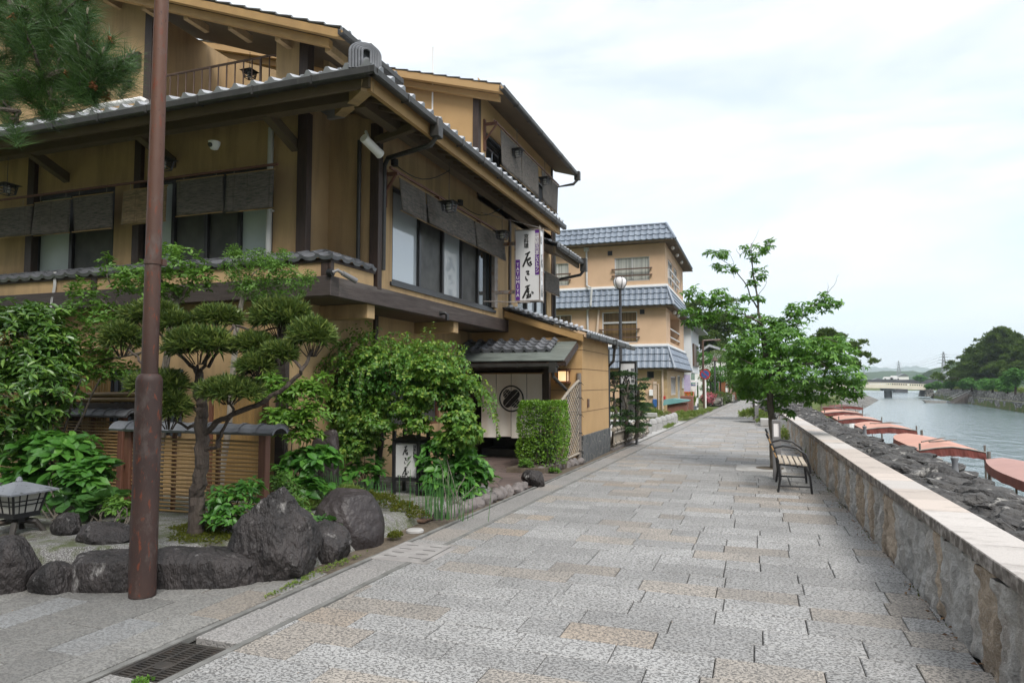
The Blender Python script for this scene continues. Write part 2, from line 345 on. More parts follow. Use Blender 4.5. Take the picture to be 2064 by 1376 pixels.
m, t, p = new_mat('lit_lamp'); p.inputs['Emission Color'].default_value = (1,.62,.28,1); p.inputs['Emission Strength'].default_value = .8; MT['lit'] = m
# rusty pole
m, t, p = new_mat('rusty_brown_steel'); v = coords(t, (1,1,.55))
n1 = noi(t, v, 2.2, 6, .7); n2 = noi(t, coords(t, (3,3,1)), 9, 5, .65, .4); n3 = noi(t, v, 38, 3)
sp = t.nodes.new('ShaderNodeSeparateXYZ'); t.links.new(coords(t), sp.inputs[0])
hz = ramp(t, sp.outputs[2], 1.6, 4.2, 0, 1)
c = mixc(t, ramp(t, n1, .35, .7), (.034,.018,.015), (.058,.030,.023))
c = mixc(t, mth(t, 'MULTIPLY', hz, .75), c, (.125,.052,.028))
c = mixc(t, ramp(t, noi(t, v, 5.5, 6, .7), .52, .64, 0, .5), c, (.11,.088,.08))
c = mixc(t, ramp(t, n2, .585, .63), c, (.13,.032,.013))
c = mixc(t, ramp(t, n3, .66, .70, 0, .9), c, (.055,.018,.012))
t.links.new(c, p.inputs['Base Color']); p.inputs['Roughness'].default_value = .62; bump(t, p, n2, .4, .01); MT['rust'] = m
# paving: colour per slab from a mesh attribute, pits from noise
def granite(name, pit=.5, base_attr=True, col=(.4,.4,.39), pits=True):
    m, t, p = new_mat(name); v = coords(t)
    if base_attr:
        a = t.nodes.new('ShaderNodeAttribute'); a.attribute_name = 'Col'; c = a.outputs['Color']
    else: c = mixc(t, 0, col, col)
    g = noi(t, v, 230, 2, .6); c = mixc(t, ramp(t, g, .42, .62, 0, .35), c, (.16,.155,.15))
    big = noi(t, v, 1.1, 5, .6); c = mixc(t, ramp(t, big, .42, .75, 0, .6), c, (.20,.195,.185)); c = mixc(t, ramp(t, noi(t, coords(t, (1,1,1)), 9, 4, .7), .5, .8, 0, .35), c, (.22,.20,.18))
    h = None
    if pits:
        pn = noi(t, coords(t, (1, 1.35, 1)), 50, 2.5, .6, .6); pf = ramp(t, pn, .49, .57)
        c = mixc(t, mth(t, 'MULTIPLY', pf, pit), c, (.055,.053,.052)); h = mth(t, 'MULTIPLY', pf, -1.)
    t.links.new(c, p.inputs['Base Color']); p.inputs['Roughness'].default_value = .78
    if h is not None: bump(t, p, h, .6, .006)
    else: bump(t, p, g, .3, .003)
    return m
MT['paver'] = granite('pitted_granite_paver', .74)
MT['paver_smooth'] = granite('flamed_granite_paver', .48)
MT['coping'] = granite('granite_coping', pits=False)
# rough split wall panels
m, t, p = new_mat('split_granite'); v = coords(t)
a = t.nodes.new('ShaderNodeAttribute'); a.attribute_name = 'Col'
c = mixc(t, ramp(t, noi(t, coords(t, (3.2,3.2,.9)), 2.2, 6, .7, .4), .50, .72, 0, .45), a.outputs['Color'], (.26,.18,.12))
c = mixc(t, ramp(t, noi(t, coords(t, (2.2,2.2,1)), 4.5, 6, .7), .60, .70, 0, .35), c, (.12,.105,.092))
c = mixc(t, ramp(t, noi(t, v, 26, 6, .8), .5, .68, 0, .20), c, (.13,.115,.10)); c = mixc(t, ramp(t, noi(t, v, 60, 3, .7), .56, .68, 0, .5), c, (.78,.75,.71)); c = mixc(t, ramp(t, noi(t, v, 190, 2), .48, .66, 0, .25), c, (.17,.16,.15))
t.links.new(c, p.inputs['Base Color']); p.inputs['Roughness'].default_value = .85
nb = bump(t, p, noi(t, v, 16, 6, .75), 1.0, .07); bump(t, p, noi(t, v, 90, 3), .7, .012, nb); MT['split'] = m
# far masonry
m, t, p = new_mat('stone_masonry'); v = coords(t, (1,1,1.5))
d = vor(t, v, 1.6, 'DISTANCE_TO_EDGE'); cc = vor(t, v, 1.6, 'F1', 'Color')
sp = t.nodes.new('ShaderNodeSeparateColor'); t.links.new(cc, sp.inputs[0])
c = mixc(t, sp.outputs[0], (.10,.095,.088), (.36,.34,.31)); c = mixc(t, ramp(t, noi(t, v, 3), .5, .7), c, (.07,.075,.05))
c = mixc(t, ramp(t, d, .02, .09, 1, 0), c, (.02,.02,.018))
t.links.new(c, p.inputs['Base Color']); p.inputs['Roughness'].default_value = .9; bump(t, p, ramp(t, d, 0, .2), 1, .12); MT['masonry'] = m
# reed blind
def reed(name, a, b):
    m, t, p = new_mat(name); tcn = t.nodes.new('ShaderNodeTexCoord'); sp = t.nodes.new('ShaderNodeSeparateXYZ'); t.links.new(tcn.outputs['Object'], sp.inputs[0])
    wv = t.nodes.new('ShaderNodeTexWave'); wv.wave_type = 'BANDS'; wv.bands_direction = 'Z'; wv.inputs['Scale'].default_value = 22; wv.inputs['Distortion'].default_value = .6; wv.inputs['Detail'].default_value = 2
    t.links.new(tcn.outputs['Object'], wv.inputs['Vector'])
    c = mixc(t, wv.outputs['Fac'], b, a); c = mixc(t, ramp(t, noi(t, coords(t, (1.2,1.2,16)), 6, 5, .75), .42, .62), c, (b[0]*.35, b[1]*.5, b[2]*.5))
    c = mixc(t, ramp(t, noi(t, coords(t, (12,12,.3)), 2, 2), .6, .68, 0, .5), c, (b[0]*.45, b[1]*.45, b[2]*.45))
    t.links.new(c, p.inputs['Base Color']); p.inputs['Roughness'].default_value = .9; bump(t, p, wv.outputs['Fac'], .5, .01)
    return m
MT['reed'] = reed('grey_reed', (.215,.18,.155), (.085,.070,.060)); MT['reed_tan'] = reed('tan_reed', (.36,.245,.135), (.20,.13,.07))
# brick tile facing of the far house
m, t, p = new_mat('yellow_brick_tile'); tcn = t.nodes.new('ShaderNodeTexCoord'); sp = t.nodes.new('ShaderNodeSeparateXYZ'); t.links.new(tcn.outputs['Object'], sp.inputs[0])
cb = t.nodes.new('ShaderNodeCombineXYZ'); t.links.new(mth(t, 'ADD', sp.outputs[0], sp.outputs[1]), cb.inputs[0]); t.links.new(sp.outputs[2], cb.inputs[1])
bk = t.nodes.new('ShaderNodeTexBrick'); t.links.new(cb.outputs[0], bk.inputs[0]); bk.inputs['Scale'].default_value = 1; bk.inputs['Brick Width'].default_value = .23; bk.inputs['Row Height'].default_value = .085; bk.inputs['Mortar Size'].default_value = .008
bk.inputs['Color1'].default_value = (.50,.36,.18,1); bk.inputs['Color2'].default_value = (.38,.26,.12,1); bk.inputs['Mortar'].default_value = (.30,.26,.20,1)
t.links.new(bk.outputs[0], p.inputs['Base Color']); p.inputs['Roughness'].default_value = .7; MT['bricktile'] = m
# crazy paving
m, t, p = new_mat('crazy_paving'); v = coords(t); d = vor(t, v, 3.0, 'DISTANCE_TO_EDGE'); cc = vor(t, v, 3.0, 'F1', 'Color')
sp = t.nodes.new('ShaderNodeSeparateColor'); t.links.new(cc, sp.inputs[0])
c = mixc(t, sp.outputs[0], (.115,.085,.078), (.18,.135,.12)); c = mixc(t, ramp(t, noi(t, v, 2.2, 5), .5, .7, 0, .6), c, (.07,.055,.05)); c = mixc(t, ramp(t, d, .012, .03, 1, 0), c, (.045,.04,.035))
t.links.new(c, p.inputs['Base Color']); p.inputs['Roughness'].default_value = .5; bump(t, p, ramp(t, d, 0, .05), .6, .01); MT['crazy'] = m
# slate plinth with pale crazed joints
m, t, p = new_mat('slate_plinth'); v = coords(t); d = vor(t, v, 5.0, 'DISTANCE_TO_EDGE')
c = mixc(t, ramp(t, noi(t, v, 6), .4, .6), (.05,.054,.056), (.085,.088,.09)); c = mixc(t, ramp(t, d, .010, .022, 1, 0), c, (.24,.23,.20))
t.links.new(c, p.inputs['Base Color']); p.inputs['Roughness'].default_value = .65; bump(t, p, noi(t, v, 30), .4, .01); MT['plinth'] = m
# bed: gravel, moss, soil
m, t, p = new_mat('gravel_and_moss'); v = coords(t)
c = mixc(t, ramp(t, noi(t, v, 120, 2), .42, .62), (.10,.095,.09), (.34,.33,.32))
c = mixc(t, ramp(t, noi(t, v, 3.8, 8, .8), .44, .60, 0, .85), c, (.065,.082,.018)); c = mixc(t, ramp(t, noi(t, v, 1.3, 5, .7), .56, .66), c, (.05,.04,.028))
t.links.new(c, p.inputs['Base Color']); p.inputs['Roughness'].default_value = .95; bump(t, p, noi(t, v, 110, 2), .8, .015); MT['bedtop'] = m
# water
m, t, p = new_mat('river_water'); v = coords(t, (1, .45, 1))
p.inputs['Base Color'].default_value = (.13,.17,.18,1); p.inputs['Roughness'].default_value = .16; p.inputs['IOR'].default_value = 1.33
nb = bump(t, p, noi(t, v, .9, 4, .6, .3), .9, .35); bump(t, p, noi(t, coords(t, (1, .6, 1)), 5, 3, .6), .35, .05, nb); MT['water'] = m

def leafmat(name, dark, mid, light, trans=.3, rough=.45, spec=.4):
    m, t, p = new_mat(name); g = t.nodes.new('ShaderNodeNewGeometry'); r = g.outputs['Random Per Island']
    c = mixc(t, ramp(t, r, 0, .55), dark, mid); c = mixc(t, ramp(t, r, .6, 1.), c, light)
    c = mixc(t, ramp(t, noi(t, coords(t), 1.6, 3), .35, .7, 0, .45), c, dark)
    t.links.new(c, p.inputs['Base Color']); p.inputs['Roughness'].default_value = rough; p.inputs['Specular IOR Level'].default_value = spec
    tr = t.nodes.new('ShaderNodeBsdfTranslucent'); t.links.new(mixc(t, .5, c, (light[0]*1.2, light[1]*1.3, light[2]*.8)), tr.inputs['Color'])
    mx = t.nodes.new('ShaderNodeMixShader'); mx.inputs[0].default_value = trans
    t.links.new(p.outputs[0], mx.inputs[1]); t.links.new(tr.outputs[0], mx.inputs[2]); t.links.new(mx.outputs[0], t.nodes['Material Output'].inputs['Surface'])
    return m
LF = dict(
 cherry=leafmat('cherry_leaf', (.045,.125,.020), (.095,.23,.032), (.20,.38,.055)),
 glossy=leafmat('glossy_evergreen_leaf', (0.038,0.096,0.016), (0.082,0.184,0.029), (0.197,0.338,0.049), .2, .33, .55),
 crape=leafmat('fresh_green_leaf', (.065,.15,.026), (.12,.245,.04), (.20,.345,.065)),
 podo=leafmat('podocarpus_leaf', (0.035,0.068,0.018), (0.095,0.155,0.032), (0.270,0.324,0.081), .15, .45),
 podo_old=leafmat('podocarpus_leaf_old', (0.053,0.092,0.017), (0.127,0.175,0.031), (0.306,0.316,0.064), .15, .45),
 broad=leafmat('hydrangea_leaf', (.040,.130,.022), (.080,.225,.034), (.15,.34,.055), .3, .4, .5),
 maple=leafmat('light_green_leaf', (0.071,0.166,0.021), (0.125,0.256,0.034), (0.202,0.333,0.048), .35),
 weep=leafmat('weeping_leaf', (.055,.14,.022), (.115,.25,.035), (.30,.40,.07), .35),
 box=leafmat('boxwood_leaf', (0.065,0.145,0.014), (0.138,0.275,0.026), (0.246,0.420,0.043), .3, .4),
 reed=leafmat('horsetail', (.035,.11,.03), (.06,.17,.04), (.11,.23,.06), .1),
 pine=leafmat('pine_needle', (0.028,0.068,0.019), (0.054,0.120,0.030), (0.099,0.176,0.042), .15, .4),
 pinefar=leafmat('far_pine_needle', (.045,.085,.020), (.085,.14,.032), (.15,.21,.05), .3, .7, .1),
 farleaf=leafmat('far_tree_leaf', (0.043,0.123,0.026), (0.080,0.203,0.038), (0.131,0.290,0.058), .25, .6, .2),
 bonsai=leafmat('bonsai_needle', (.025,.065,.02), (.05,.115,.032), (.09,.165,.045), .1, .5),
 azalea=leafmat('azalea_leaf', (.05,.10,.018), (.09,.155,.028), (.16,.20,.05), .2),
 weed=leafmat('weed_leaf', (.09,.16,.03), (.17,.25,.05), (.30,.31,.10), .3),
 pink=leafmat('pink_blossom', (.50,.09,.15), (.62,.15,.22), (.72,.30,.36), .2),
 russet=leafmat('russet_leaf', (.10,.055,.02), (.16,.10,.03), (.20,.15,.05), .2),
 sedum=leafmat('moss_sprig', (.060,.08,.010), (.11,.135,.018), (.17,.15,.03), .15, .7, .1),
 fuki=leafmat('round_leaf', (.045,.12,.03), (.07,.17,.045), (.11,.22,.06), .3, .35),
)
# ------------------------------------------------------------------ leaves
TPL = {
 'fold': (np.array([(0,0,0),(.45,.5,.09),(1,0,-.06),(.45,-.5,.09)]), [np.array([(0,2,1),(0,3,2)])]),
 'broad': (np.array([(0,0,0),(.22,.40,.07),(.6,.44,.03),(1,0,-.16),(.6,-.44,.03),(.22,-.40,.07),(.32,0,-.01),(.68,0,-.05)]),
           [np.array([(0,6,1),(2,7,3),(0,5,6),(4,3,7)]), np.array([(1,6,7,2),(5,4,7,6)])]),
 'needle': (np.array([(0,-.5,0),(0,.5,0),(1,0,0)]), [np.array([(0,1,2)])]),
 'round': (np.array([(.5+.5*math.cos(a), .5*math.sin(a), .10*abs(math.sin(2*a))) for a in np.linspace(math.pi, 3*math.pi, 11)[:-1]] + [(.3,0,-.05)]),
           [np.array([(10,i,(i+1) % 10) for i in range(10)])]),
}
def leaves(name, P, D, N, L, ratio, m, parent=None, tpl='fold'):
    T, F = TPL[tpl]; n = len(P); D = unit(np.asarray(D)); N = np.asarray(N)
    S = unit(np.cross(N, D)); Nn = np.cross(D, S); L = np.broadcast_to(np.asarray(L, float), (n,)); Wd = L*ratio
    Vv = (P[:,None,:] + D[:,None,:]*(T[None,:,0:1]*L[:,None,None]) + S[:,None,:]*(T[None,:,1:2]*Wd[:,None,None]) + Nn[:,None,:]*(T[None,:,2:3]*L[:,None,None]))
    k = len(T); off = (np.arange(n)*k)[:,None,None]
    fs = [(f[None]+off).reshape(-1, f.shape[1]) for f in F]
    return np_mesh(name, Vv.reshape(-1,3), fs, m, parent)
def blob_pts(blobs, n, inner=.55, low=-1.):
    """points in ellipsoids (cx,cy,cz,rx,ry,rz): returns points, outward unit vectors"""
    B = np.array(blobs, float); wt = (B[:,3]*B[:,4]*B[:,5])**(2/3); wt /= wt.sum()
    i = rng.choice(len(B), n, p=wt); d = rand_unit(n)
    if low > -1: d[:,2] = np.where(d[:,2] < low, -d[:,2], d[:,2])
    r = (inner**3 + (1-inner**3)*rng.random(n))**(1/3) * (1 + .12*rng.normal(size=n))
    return B[i,:3] + d*B[i,3:]*r[:,None], unit(d/B[i,3:]), i
UPV = np.array([0,0,1.])
def crown(name, blobs, n, L, ratio, m, parent, tpl='fold', out=.8, rnd=.7, droop=.0, inner=.5, up=.7, low=-1., lv=.3):
    P, O, _ = blob_pts(blobs, n, inner, low)
    D = O*out + rand_unit(n)*rnd + UPV*(-droop)
    N = UPV*up + O*.5 + rand_unit(n)*.45
    return leaves(name, P, D, N, L*(1 + lv*rng.uniform(-1,1,n)), ratio, m, parent, tpl)
def whorls(name, blobs, n, per, L, ratio, m, parent, tpl='fold', droop=.35, inner=.45, spread=1., upax=.6, low=-1., lv=.25):
    P, O, _ = blob_pts(blobs, n, inner, low)
    A = unit(O*(1-upax) + UPV*upax + rand_unit(n)*.35)
    a = unit(np.cross(A, rand_unit(n))); b = np.cross(A, a)
    t = (np.arange(per)/per*2*np.pi)[None,:] + rng.uniform(0, 6.3, (n,1)) + rng.uniform(-.3,.3,(n,per))
    rad = a[:,None,:]*np.cos(t)[...,None] + b[:,None,:]*np.sin(t)[...,None]
    D = rad*spread + A[:,None,:]*rng.uniform(.1,.7,(n,per,1)) - UPV*droop*rng.uniform(.4,1.4,(n,per,1))
    N = A[:,None,:] + .3*rng.normal(size=(n,per,3)) + UPV*.3
    PP = np.repeat(P[:,None,:], per, 1) + rad*.01
    q = n*per
    return leaves(name, PP.reshape(q,3), D.reshape(q,3), N.reshape(q,3), L*(1+lv*rng.uniform(-1,1,q)), ratio, m, parent, tpl)
def pxblob(px, py, rx, ry, Y, rdep=None):
    """an ellipsoid seen at (px,py) with half sizes rx, ry pixels, standing on the plane Y"""
    c = ony(px, py, Y); d = (c - EYE).dot(_Fw)/FPX
    return (c.x, c.y, c.z, rx*d, (rdep if rdep else rx*d), ry*d)
def wob(pts, k=4, amp=.02):
    """a wandering line through points"""
    out = []
    for a, b in zip(pts[:-1], pts[1:]):
        a, b = Vector(a), Vector(b)
        for i in range(k):
            q = a.lerp(b, i/k); q += Vector((random.uniform(-amp,amp), random.uniform(-amp,amp), random.uniform(-amp,amp)*.5)) if (out or i) else Vector((0,0,0)); out.append(q)
    out.append(Vector(pts[-1])); return out
def taper(n, r0, r1): return [r0 + (r1-r0)*i/(n-1) for i in range(n)]
def limb(mb, pts, r0, r1, n=8, k=4, amp=.015, rough=.08):
    q = wob(pts, k, amp); mb.tube(q, taper(len(q), r0, r1), n, rough=rough)

# ------------------------------------------------------------------ stones
def ico(sub):
    me = bpy.data.meshes.new('tmp'); import bmesh
    bm = bmesh.new(); bmesh.ops.create_icosphere(bm, subdivisions=sub, radius=1); bm.to_mesh(me); bm.free()
    v = np.zeros(len(me.vertices)*3); me.vertices.foreach_get('co', v); f = np.zeros(len(me.polygons)*3, np.int32); me.polygons.foreach_get('vertices', f)
    bpy.data.meshes.remove(me); return v.reshape(-1,3), f.reshape(-1,3)
ICO = {k: ico(k) for k in (2,3,4,5)}
def facet(Vv, k, dmin=.55, dmax=.9, soft=.85):
    v = Vv.copy()
    for nrm in rand_unit(k):
        d = rng.uniform(dmin, dmax); e = v @ nrm - d; v -= np.outer(np.maximum(e, 0)*soft, nrm)
    return v
def rock(name, c, r, label, m='rock', sub=4, facets=10, seed=0, amp=.10, shape=None, yaw=0., group=None, cat='rock', dmin=.6, thing_=True, freq=1.6):
    global rng
    rs = rng; rng = np.random.default_rng(seed+100)
    v = facet(ICO[sub][0], facets, dmin); rng = rs
    if shape: v = shape(v)
    o = []
    for p in v:
        q = Vector(p)*freq + Vector((seed*3.1, seed*1.7, 0)); q2 = Vector((p[0]*4+seed, p[1]*4, p[2]*1.6))
        o.append(1 + amp*(mnoise.noise(q)*1.2 + .8*(1-2*abs(mnoise.noise(q2))) + .45*(1-2*abs(mnoise.noise(q2*2.3))) + .30*mnoise.noise(Vector(p)*13)))
    v = v*np.array(o)[:,None]*np.array(r)
    cs, sn = math.cos(yaw), math.sin(yaw); v = np.stack([v[:,0]*cs - v[:,1]*sn, v[:,0]*sn + v[:,1]*cs, v[:,2]], 1) + np.array(c)
    ob = np_mesh(name, v, [ICO[sub][1]], MT[m], None, smooth=True)
    smooth_by_angle(ob, 35)
    if thing_: tag(ob, label, cat, group)
    return ob

# ------------------------------------------------------------------ roofs, walls, windows, lettering
def tile_roof(name, O, U, Vd, wid, length, m, parent, pu=.27, pv=.25, amp=.03, step=.035, lim=None, seg=8, front=.05):
    O, U, Vd = np.array(O, float), np.array(U, float), np.array(Vd, float)
    N = np.cross(U, Vd)
    if N[2] < 0: N = -N
    N /= np.linalg.norm(N); nu = int(round(wid/pu*seg)); us = np.linspace(0, wid, nu+1)
    ph = (us/pu) % 1.; prof = amp*np.where(ph < .62, np.sin(ph/.62*np.pi)**1.0*-.35, np.sin((ph-.62)/.38*np.pi)*1.0)
    rows = [(0., -front)]; nv = int(round(length/pv)); pvv = length/nv
    for i in range(nv): rows += [(i*pvv, step), ((i+1)*pvv, 0.)]
    Vs = []
    for vv, h in rows:
        u = us.copy()
        if lim: a, b = lim(vv); u = np.clip(u, a, b)
        Vs.append(O + u[:,None]*U + vv*Vd + (prof*(1 if h >= 0 else 1)+h)[:,None]*N)
    Vs = np.concatenate(Vs); nr = len(rows); i = np.arange(nr-1)[:,None]*(nu+1) + np.arange(nu)[None,:]
    q = np.stack([i, i+1, i+1+nu+1, i+nu+1], -1).reshape(-1,4)
    d = np.linalg.norm(Vs[q[:,0]]-Vs[q[:,1]], axis=1) + np.linalg.norm(Vs[q[:,2]]-Vs[q[:,3]], axis=1)
    q = q[d > 1e-4]
    nn = np.cross(Vs[q[:,1]]-Vs[q[:,0]], Vs[q[:,3]]-Vs[q[:,0]]) @ N
    if np.sum(nn) < 0: q = q[:, ::-1]
    o = np_mesh(name, Vs, [q], m, parent); smooth_by_angle(o, 30); return o
def wall_open(mb, O, U, Nn, W, H, holes, dep=.12, m=0, mr=None):
    """wall face in the plane through O spanned by U and up, with openings (u0,u1,z0,z1) and their reveals going in by dep"""
    O, U, Nn = Vector(O), Vector(U), Vector(Nn); us = sorted({0, W, *[h[0] for h in holes], *[h[1] for h in holes]}); zs = sorted({0, H, *[h[2] for h in holes], *[h[3] for h in holes]})
    P = lambda u, z, d=0.: O + U*u + Vector((0,0,z)) - Nn*d
    fl = U.cross(Vector((0,0,1))).dot(Nn) < 0
    add = lambda pts, mm: mb.face(pts[::-1] if fl else pts, mm)
    for a, b in zip(us[:-1], us[1:]):
        for c, d in zip(zs[:-1], zs[1:]):
            um, zm = (a+b)/2, (c+d)/2
            if any(h[0] < um < h[1] and h[2] < zm < h[3] for h in holes): continue
            add([P(a,c), P(b,c), P(b,d), P(a,d)], m)
    for (a,b,c,d) in holes:
        r = m if mr is None else mr
        add([P(a,c), P(a,c,dep), P(b,c,dep), P(b,c)][::-1], r); add([P(a,d), P(b,d), P(b,d,dep), P(a,d,dep)][::-1], r)
        add([P(a,c), P(a,d), P(a,d,dep), P(a,c,dep)][::-1], r); add([P(b,c), P(b,c,dep), P(b,d,dep), P(b,d)][::-1], r)
def window(parent, O, U, Nn, u0, u1, z0, z1, sashes, fm, dep=.1, fw=.045, mull=(), name='window', outer=None):
    """sashes: list of (width share, pane material); frame is a part, every pane a sub-part"""
    O, U, Nn = Vector(O), Vector(U).normalized(), Vector(Nn).normalized(); Z = Vector((0,0,1)); b = MB()
    P = lambda u, z, d: O + U*u + Z*z - Nn*d
    def fr(ua, ub, za, zb, d=dep-.03, hd=.03): b.obox(P((ua+ub)/2,(za+zb)/2,d), U, Z, Nn, (ub-ua)/2, (zb-za)/2, hd, 0, .004)
    fr(u0, u1, z0, z0+fw); fr(u0, u1, z1-fw, z1); fr(u0, u0+fw, z0+fw, z1-fw); fr(u1-fw, u1, z0+fw, z1-fw)
    tot = sum(s[0] for s in sashes); W = u1-u0-2*fw; u = u0+fw; cells = []
    for i, (sh, pm) in enumerate(sashes):
        w_ = W*sh/tot; cells.append((u, u+w_, pm)); u += w_
        if i < len(sashes)-1: fr(u-fw*.6, u+fw*.6, z0+fw, z1-fw, dep-.02)
    for z in mull: fr(u0+fw, u1-fw, z-.015, z+.015, dep-.015, .02)
    wobj = b.build(name, fm, parent)
    for a, c, pm in cells:
        q = MB(); q.obox(P((a+c)/2, (z0+z1)/2, dep+.012), U, Z, Nn, (c-a)/2-.002, (z1-z0)/2-fw*.5, .006); q.build('pane', pm, wobj)
    return wobj
def lettering(s, size, c, U, Nn, m, parent, vertical=True, bold=.0, space=1.0, name='lettering', sx=1.0):
    cu = bpy.data.curves.new('txt', 'FONT'); cu.body = '\n'.join(s) if vertical else s; cu.size = size; cu.align_x = 'CENTER'; cu.align_y = 'CENTER'
    cu.space_line = space; cu.extrude = .0015; cu.resolution_u = 4
    o = bpy.data.objects.new('txt', cu); COL.objects.link(o); bpy.context.view_layer.update()
    me = bpy.data.meshes.new_from_object(o.evaluated_get(bpy.context.evaluated_depsgraph_get())); bpy.data.objects.remove(o); bpy.data.curves.remove(cu)
    n = len(me.vertices); co = np.zeros(n*3); me.vertices.foreach_get('co', co); co = co.reshape(-1,3)
    mid = (co.max(0)+co.min(0))/2; U, Nn = np.array(Vector(U).normalized()), np.array(Vector(Nn).normalized())
    fc = [tuple(q.vertices) for q in me.polygons]; bpy.data.meshes.remove(me); vv, ff = [], []
    for k_, (dx, dy) in enumerate([(0,0)] if bold <= 0 else [(-bold,-bold*.4),(bold,bold*.4),(0,bold),(0,-bold*.6)]):
        wv = np.array(c) + (co[:,0:1]-mid[0]+dx*size)*sx*U + (co[:,1:2]-mid[1]+dy*size)*np.array([0,0,1.]) + (co[:,2:3]+.003+.0004*k_)*Nn
        ff += [tuple(i_+len(vv) for i_ in q) for q in fc]; vv += [tuple(q) for q in wv]
    me = bpy.data.meshes.new(name); me.from_pydata(vv, [], ff); me.materials.append(m); me.update()
    return link(bpy.data.objects.new(name, me), parent)

BRUSH = [ # strokes of the three brushed characters: (x, y, half width) on a 440 x 860 field
 [(265,507,9),(300,498,13),(340,478,15)],[(318,496,14),(275,600,17),(225,712,15)],[(285,618,7),(322,585,10),(356,574,12),(345,602,9),(296,630,8)],[(312,600,10),(300,650,11),(325,692,14),(352,716,10)],[(330,664,7),(366,640,12),(362,668,14),(380,690,10),(348,714,6)],
 [(284,806,12),(326,806,14),(318,825,8),(292,848,8),(328,857,14)],[(270,893,7),(274,930,11),(302,956,11)],
 [(268,1070,8),(308,1056,11),(346,1046,8)],[(316,1062,12),(275,1150,16),(224,1250,16)],[(284,1112,7),(328,1096,9),(304,1134,10)],[(330,1112,8),(298,1162,11),(334,1150,8)],[(322,1160,12),(316,1205,14),(302,1252,15)],[(284,1216,7),(352,1204,9)],[(292,1258,12),(358,1238,13),(362,1198,8)],[(380,1158,8),(402,1178,15)]]
def brush(c, height, U, Nn, m, parent, sx=1.0):
    c, U, Nn = Vector(c), Vector(U).normalized(), Vector(Nn).normalized(); k = height/790; b = MB()
    for si, st in enumerate(BRUSH):
        pts = []
        for (p0, p1) in zip(st[:-1], st[1:]):
            for i in range(6): pts.append(tuple(p0[j]+(p1[j]-p0[j])*i/6 for j in range(3)))
        pts.append(st[-1]); W = lambda x, y: c + U*((x-300)*k*sx) + Vector((0,0,-(y-865)*k)) + Nn*(.003+.0004*si)
        L, Rr = [], []
        for i, q in enumerate(pts):
            a, d = pts[max(0,i-1)], pts[min(len(pts)-1,i+1)]; tx, ty = d[0]-a[0], d[1]-a[1]; n_ = math.hypot(tx,ty) or 1
            L.append((q[0]-ty/n_*q[2], q[1]+tx/n_*q[2])); Rr.append((q[0]+ty/n_*q[2], q[1]-tx/n_*q[2]))
        for i in range(len(pts)-1): b.face([W(*L[i]),W(*L[i+1]),W(*Rr[i+1]),W(*Rr[i])])
        for q, s_ in ((pts[0],0),(pts[-1],1)):
            b.face([W(q[0]+q[2]*math.cos(t), q[1]+q[2]*math.sin(t))+Nn*.0002 for t in np.linspace(0,2*math.pi,12,endpoint=False)])
    return b.build('lettering', m, parent)
# ================================================================== SETTING: land, river, path
XW = lambda y: 1.25 - .0235*(y - 4.1)                 # face of the low granite wall
XG = lambda y: -3.07 + .0254*(y - 4.1)                # river-side edge of the gutter strip
# land as one sheet with the river channel in it
ST = [(-80,4.3,24),(0,4.3,27),(30,4.3,29.5),(50,4.6,30.5),(70,7,31.5),(110,12.5,34),(150,17,38.5),(180,20,41.5),(212,22,45),(225,22,47),(240,20,90),(330,10,160),(420,-20,260),(440,-20,300),(700,-20,300),(6600,-20,300)]
V, F = [], []
for (y, a, b) in ST:
    zl = -.06 if y < 60 else -.06
    ch = -3.4 if y < 430 else -.5
    # a small lower terrace half-way up the far bank
    V += [(-6400,y,zl),(-40,y,zl),(1.9 if y < 60 else a-3.2,y,zl),(a-.9,y,zl-.05),(a+.3,y,ch),(b-.4,y,ch),(b+.1,y,-1.15 if ch < -1 else -.5),(b+1.5,y,-1.0 if ch < -1 else -.4),(b+1.9,y,.26),(b+60,y,.34),(6400,y,.4)]
k = 11
for i in range(len(ST)-1):
    for j in range(k-1): F.append((i*k+j, i*k+j+1, (i+1)*k+j+1, (i+1)*k+j))
tag(np_mesh('ground', V, [np.array(F)], MT['grassland']), kind='structure')
tag(np_mesh('river_water', [(-60,-80,-2.3),(420,-80,-2.3),(420,436,-2.3),(-60,436,-2.3)], [np.array([(0,1,2,3)])], MT['water']), kind='structure')

def slabs(name, items, m, bev=.006, th=.05, base=None):
    """items: (x0,x1,y0,y1,z,colour, x-skew) -> one sheet of separate stone slabs with open joints"""
    Vv, Q, Cc = [], [], []
    for (x0,x1,y0,y1,z,c) in items:
        b = len(Vv); e = bev
        Vv += [(x0,y0,z-th),(x1,y0,z-th),(x1,y1,z-th),(x0,y1,z-th),(x0,y0,z-e),(x1,y0,z-e),(x1,y1,z-e),(x0,y1,z-e),(x0+e,y0+e,z),(x1-e,y0+e,z),(x1-e,y1-e,z),(x0+e,y1-e,z)]
        Cc += [(*c,1)]*12
        for i in range(4):
            j = (i+1) % 4; Q += [(b+i,b+j,b+4+j,b+4+i),(b+4+i,b+4+j,b+8+j,b+8+i)]
        Q.append((b+8,b+9,b+10,b+11))
    return np_mesh(name, Vv, [np.array(Q)], m, col=Cc)
def stone_col():
    r = rng.random(); v = rng.uniform(.80,1.16)
    c = np.array((.365,.36,.35)) if r < .72 else (np.array((.37,.33,.285)) if r < .95 else np.array((.37,.305,.24)))
    return tuple(c*v)
it = []; GAP = .004
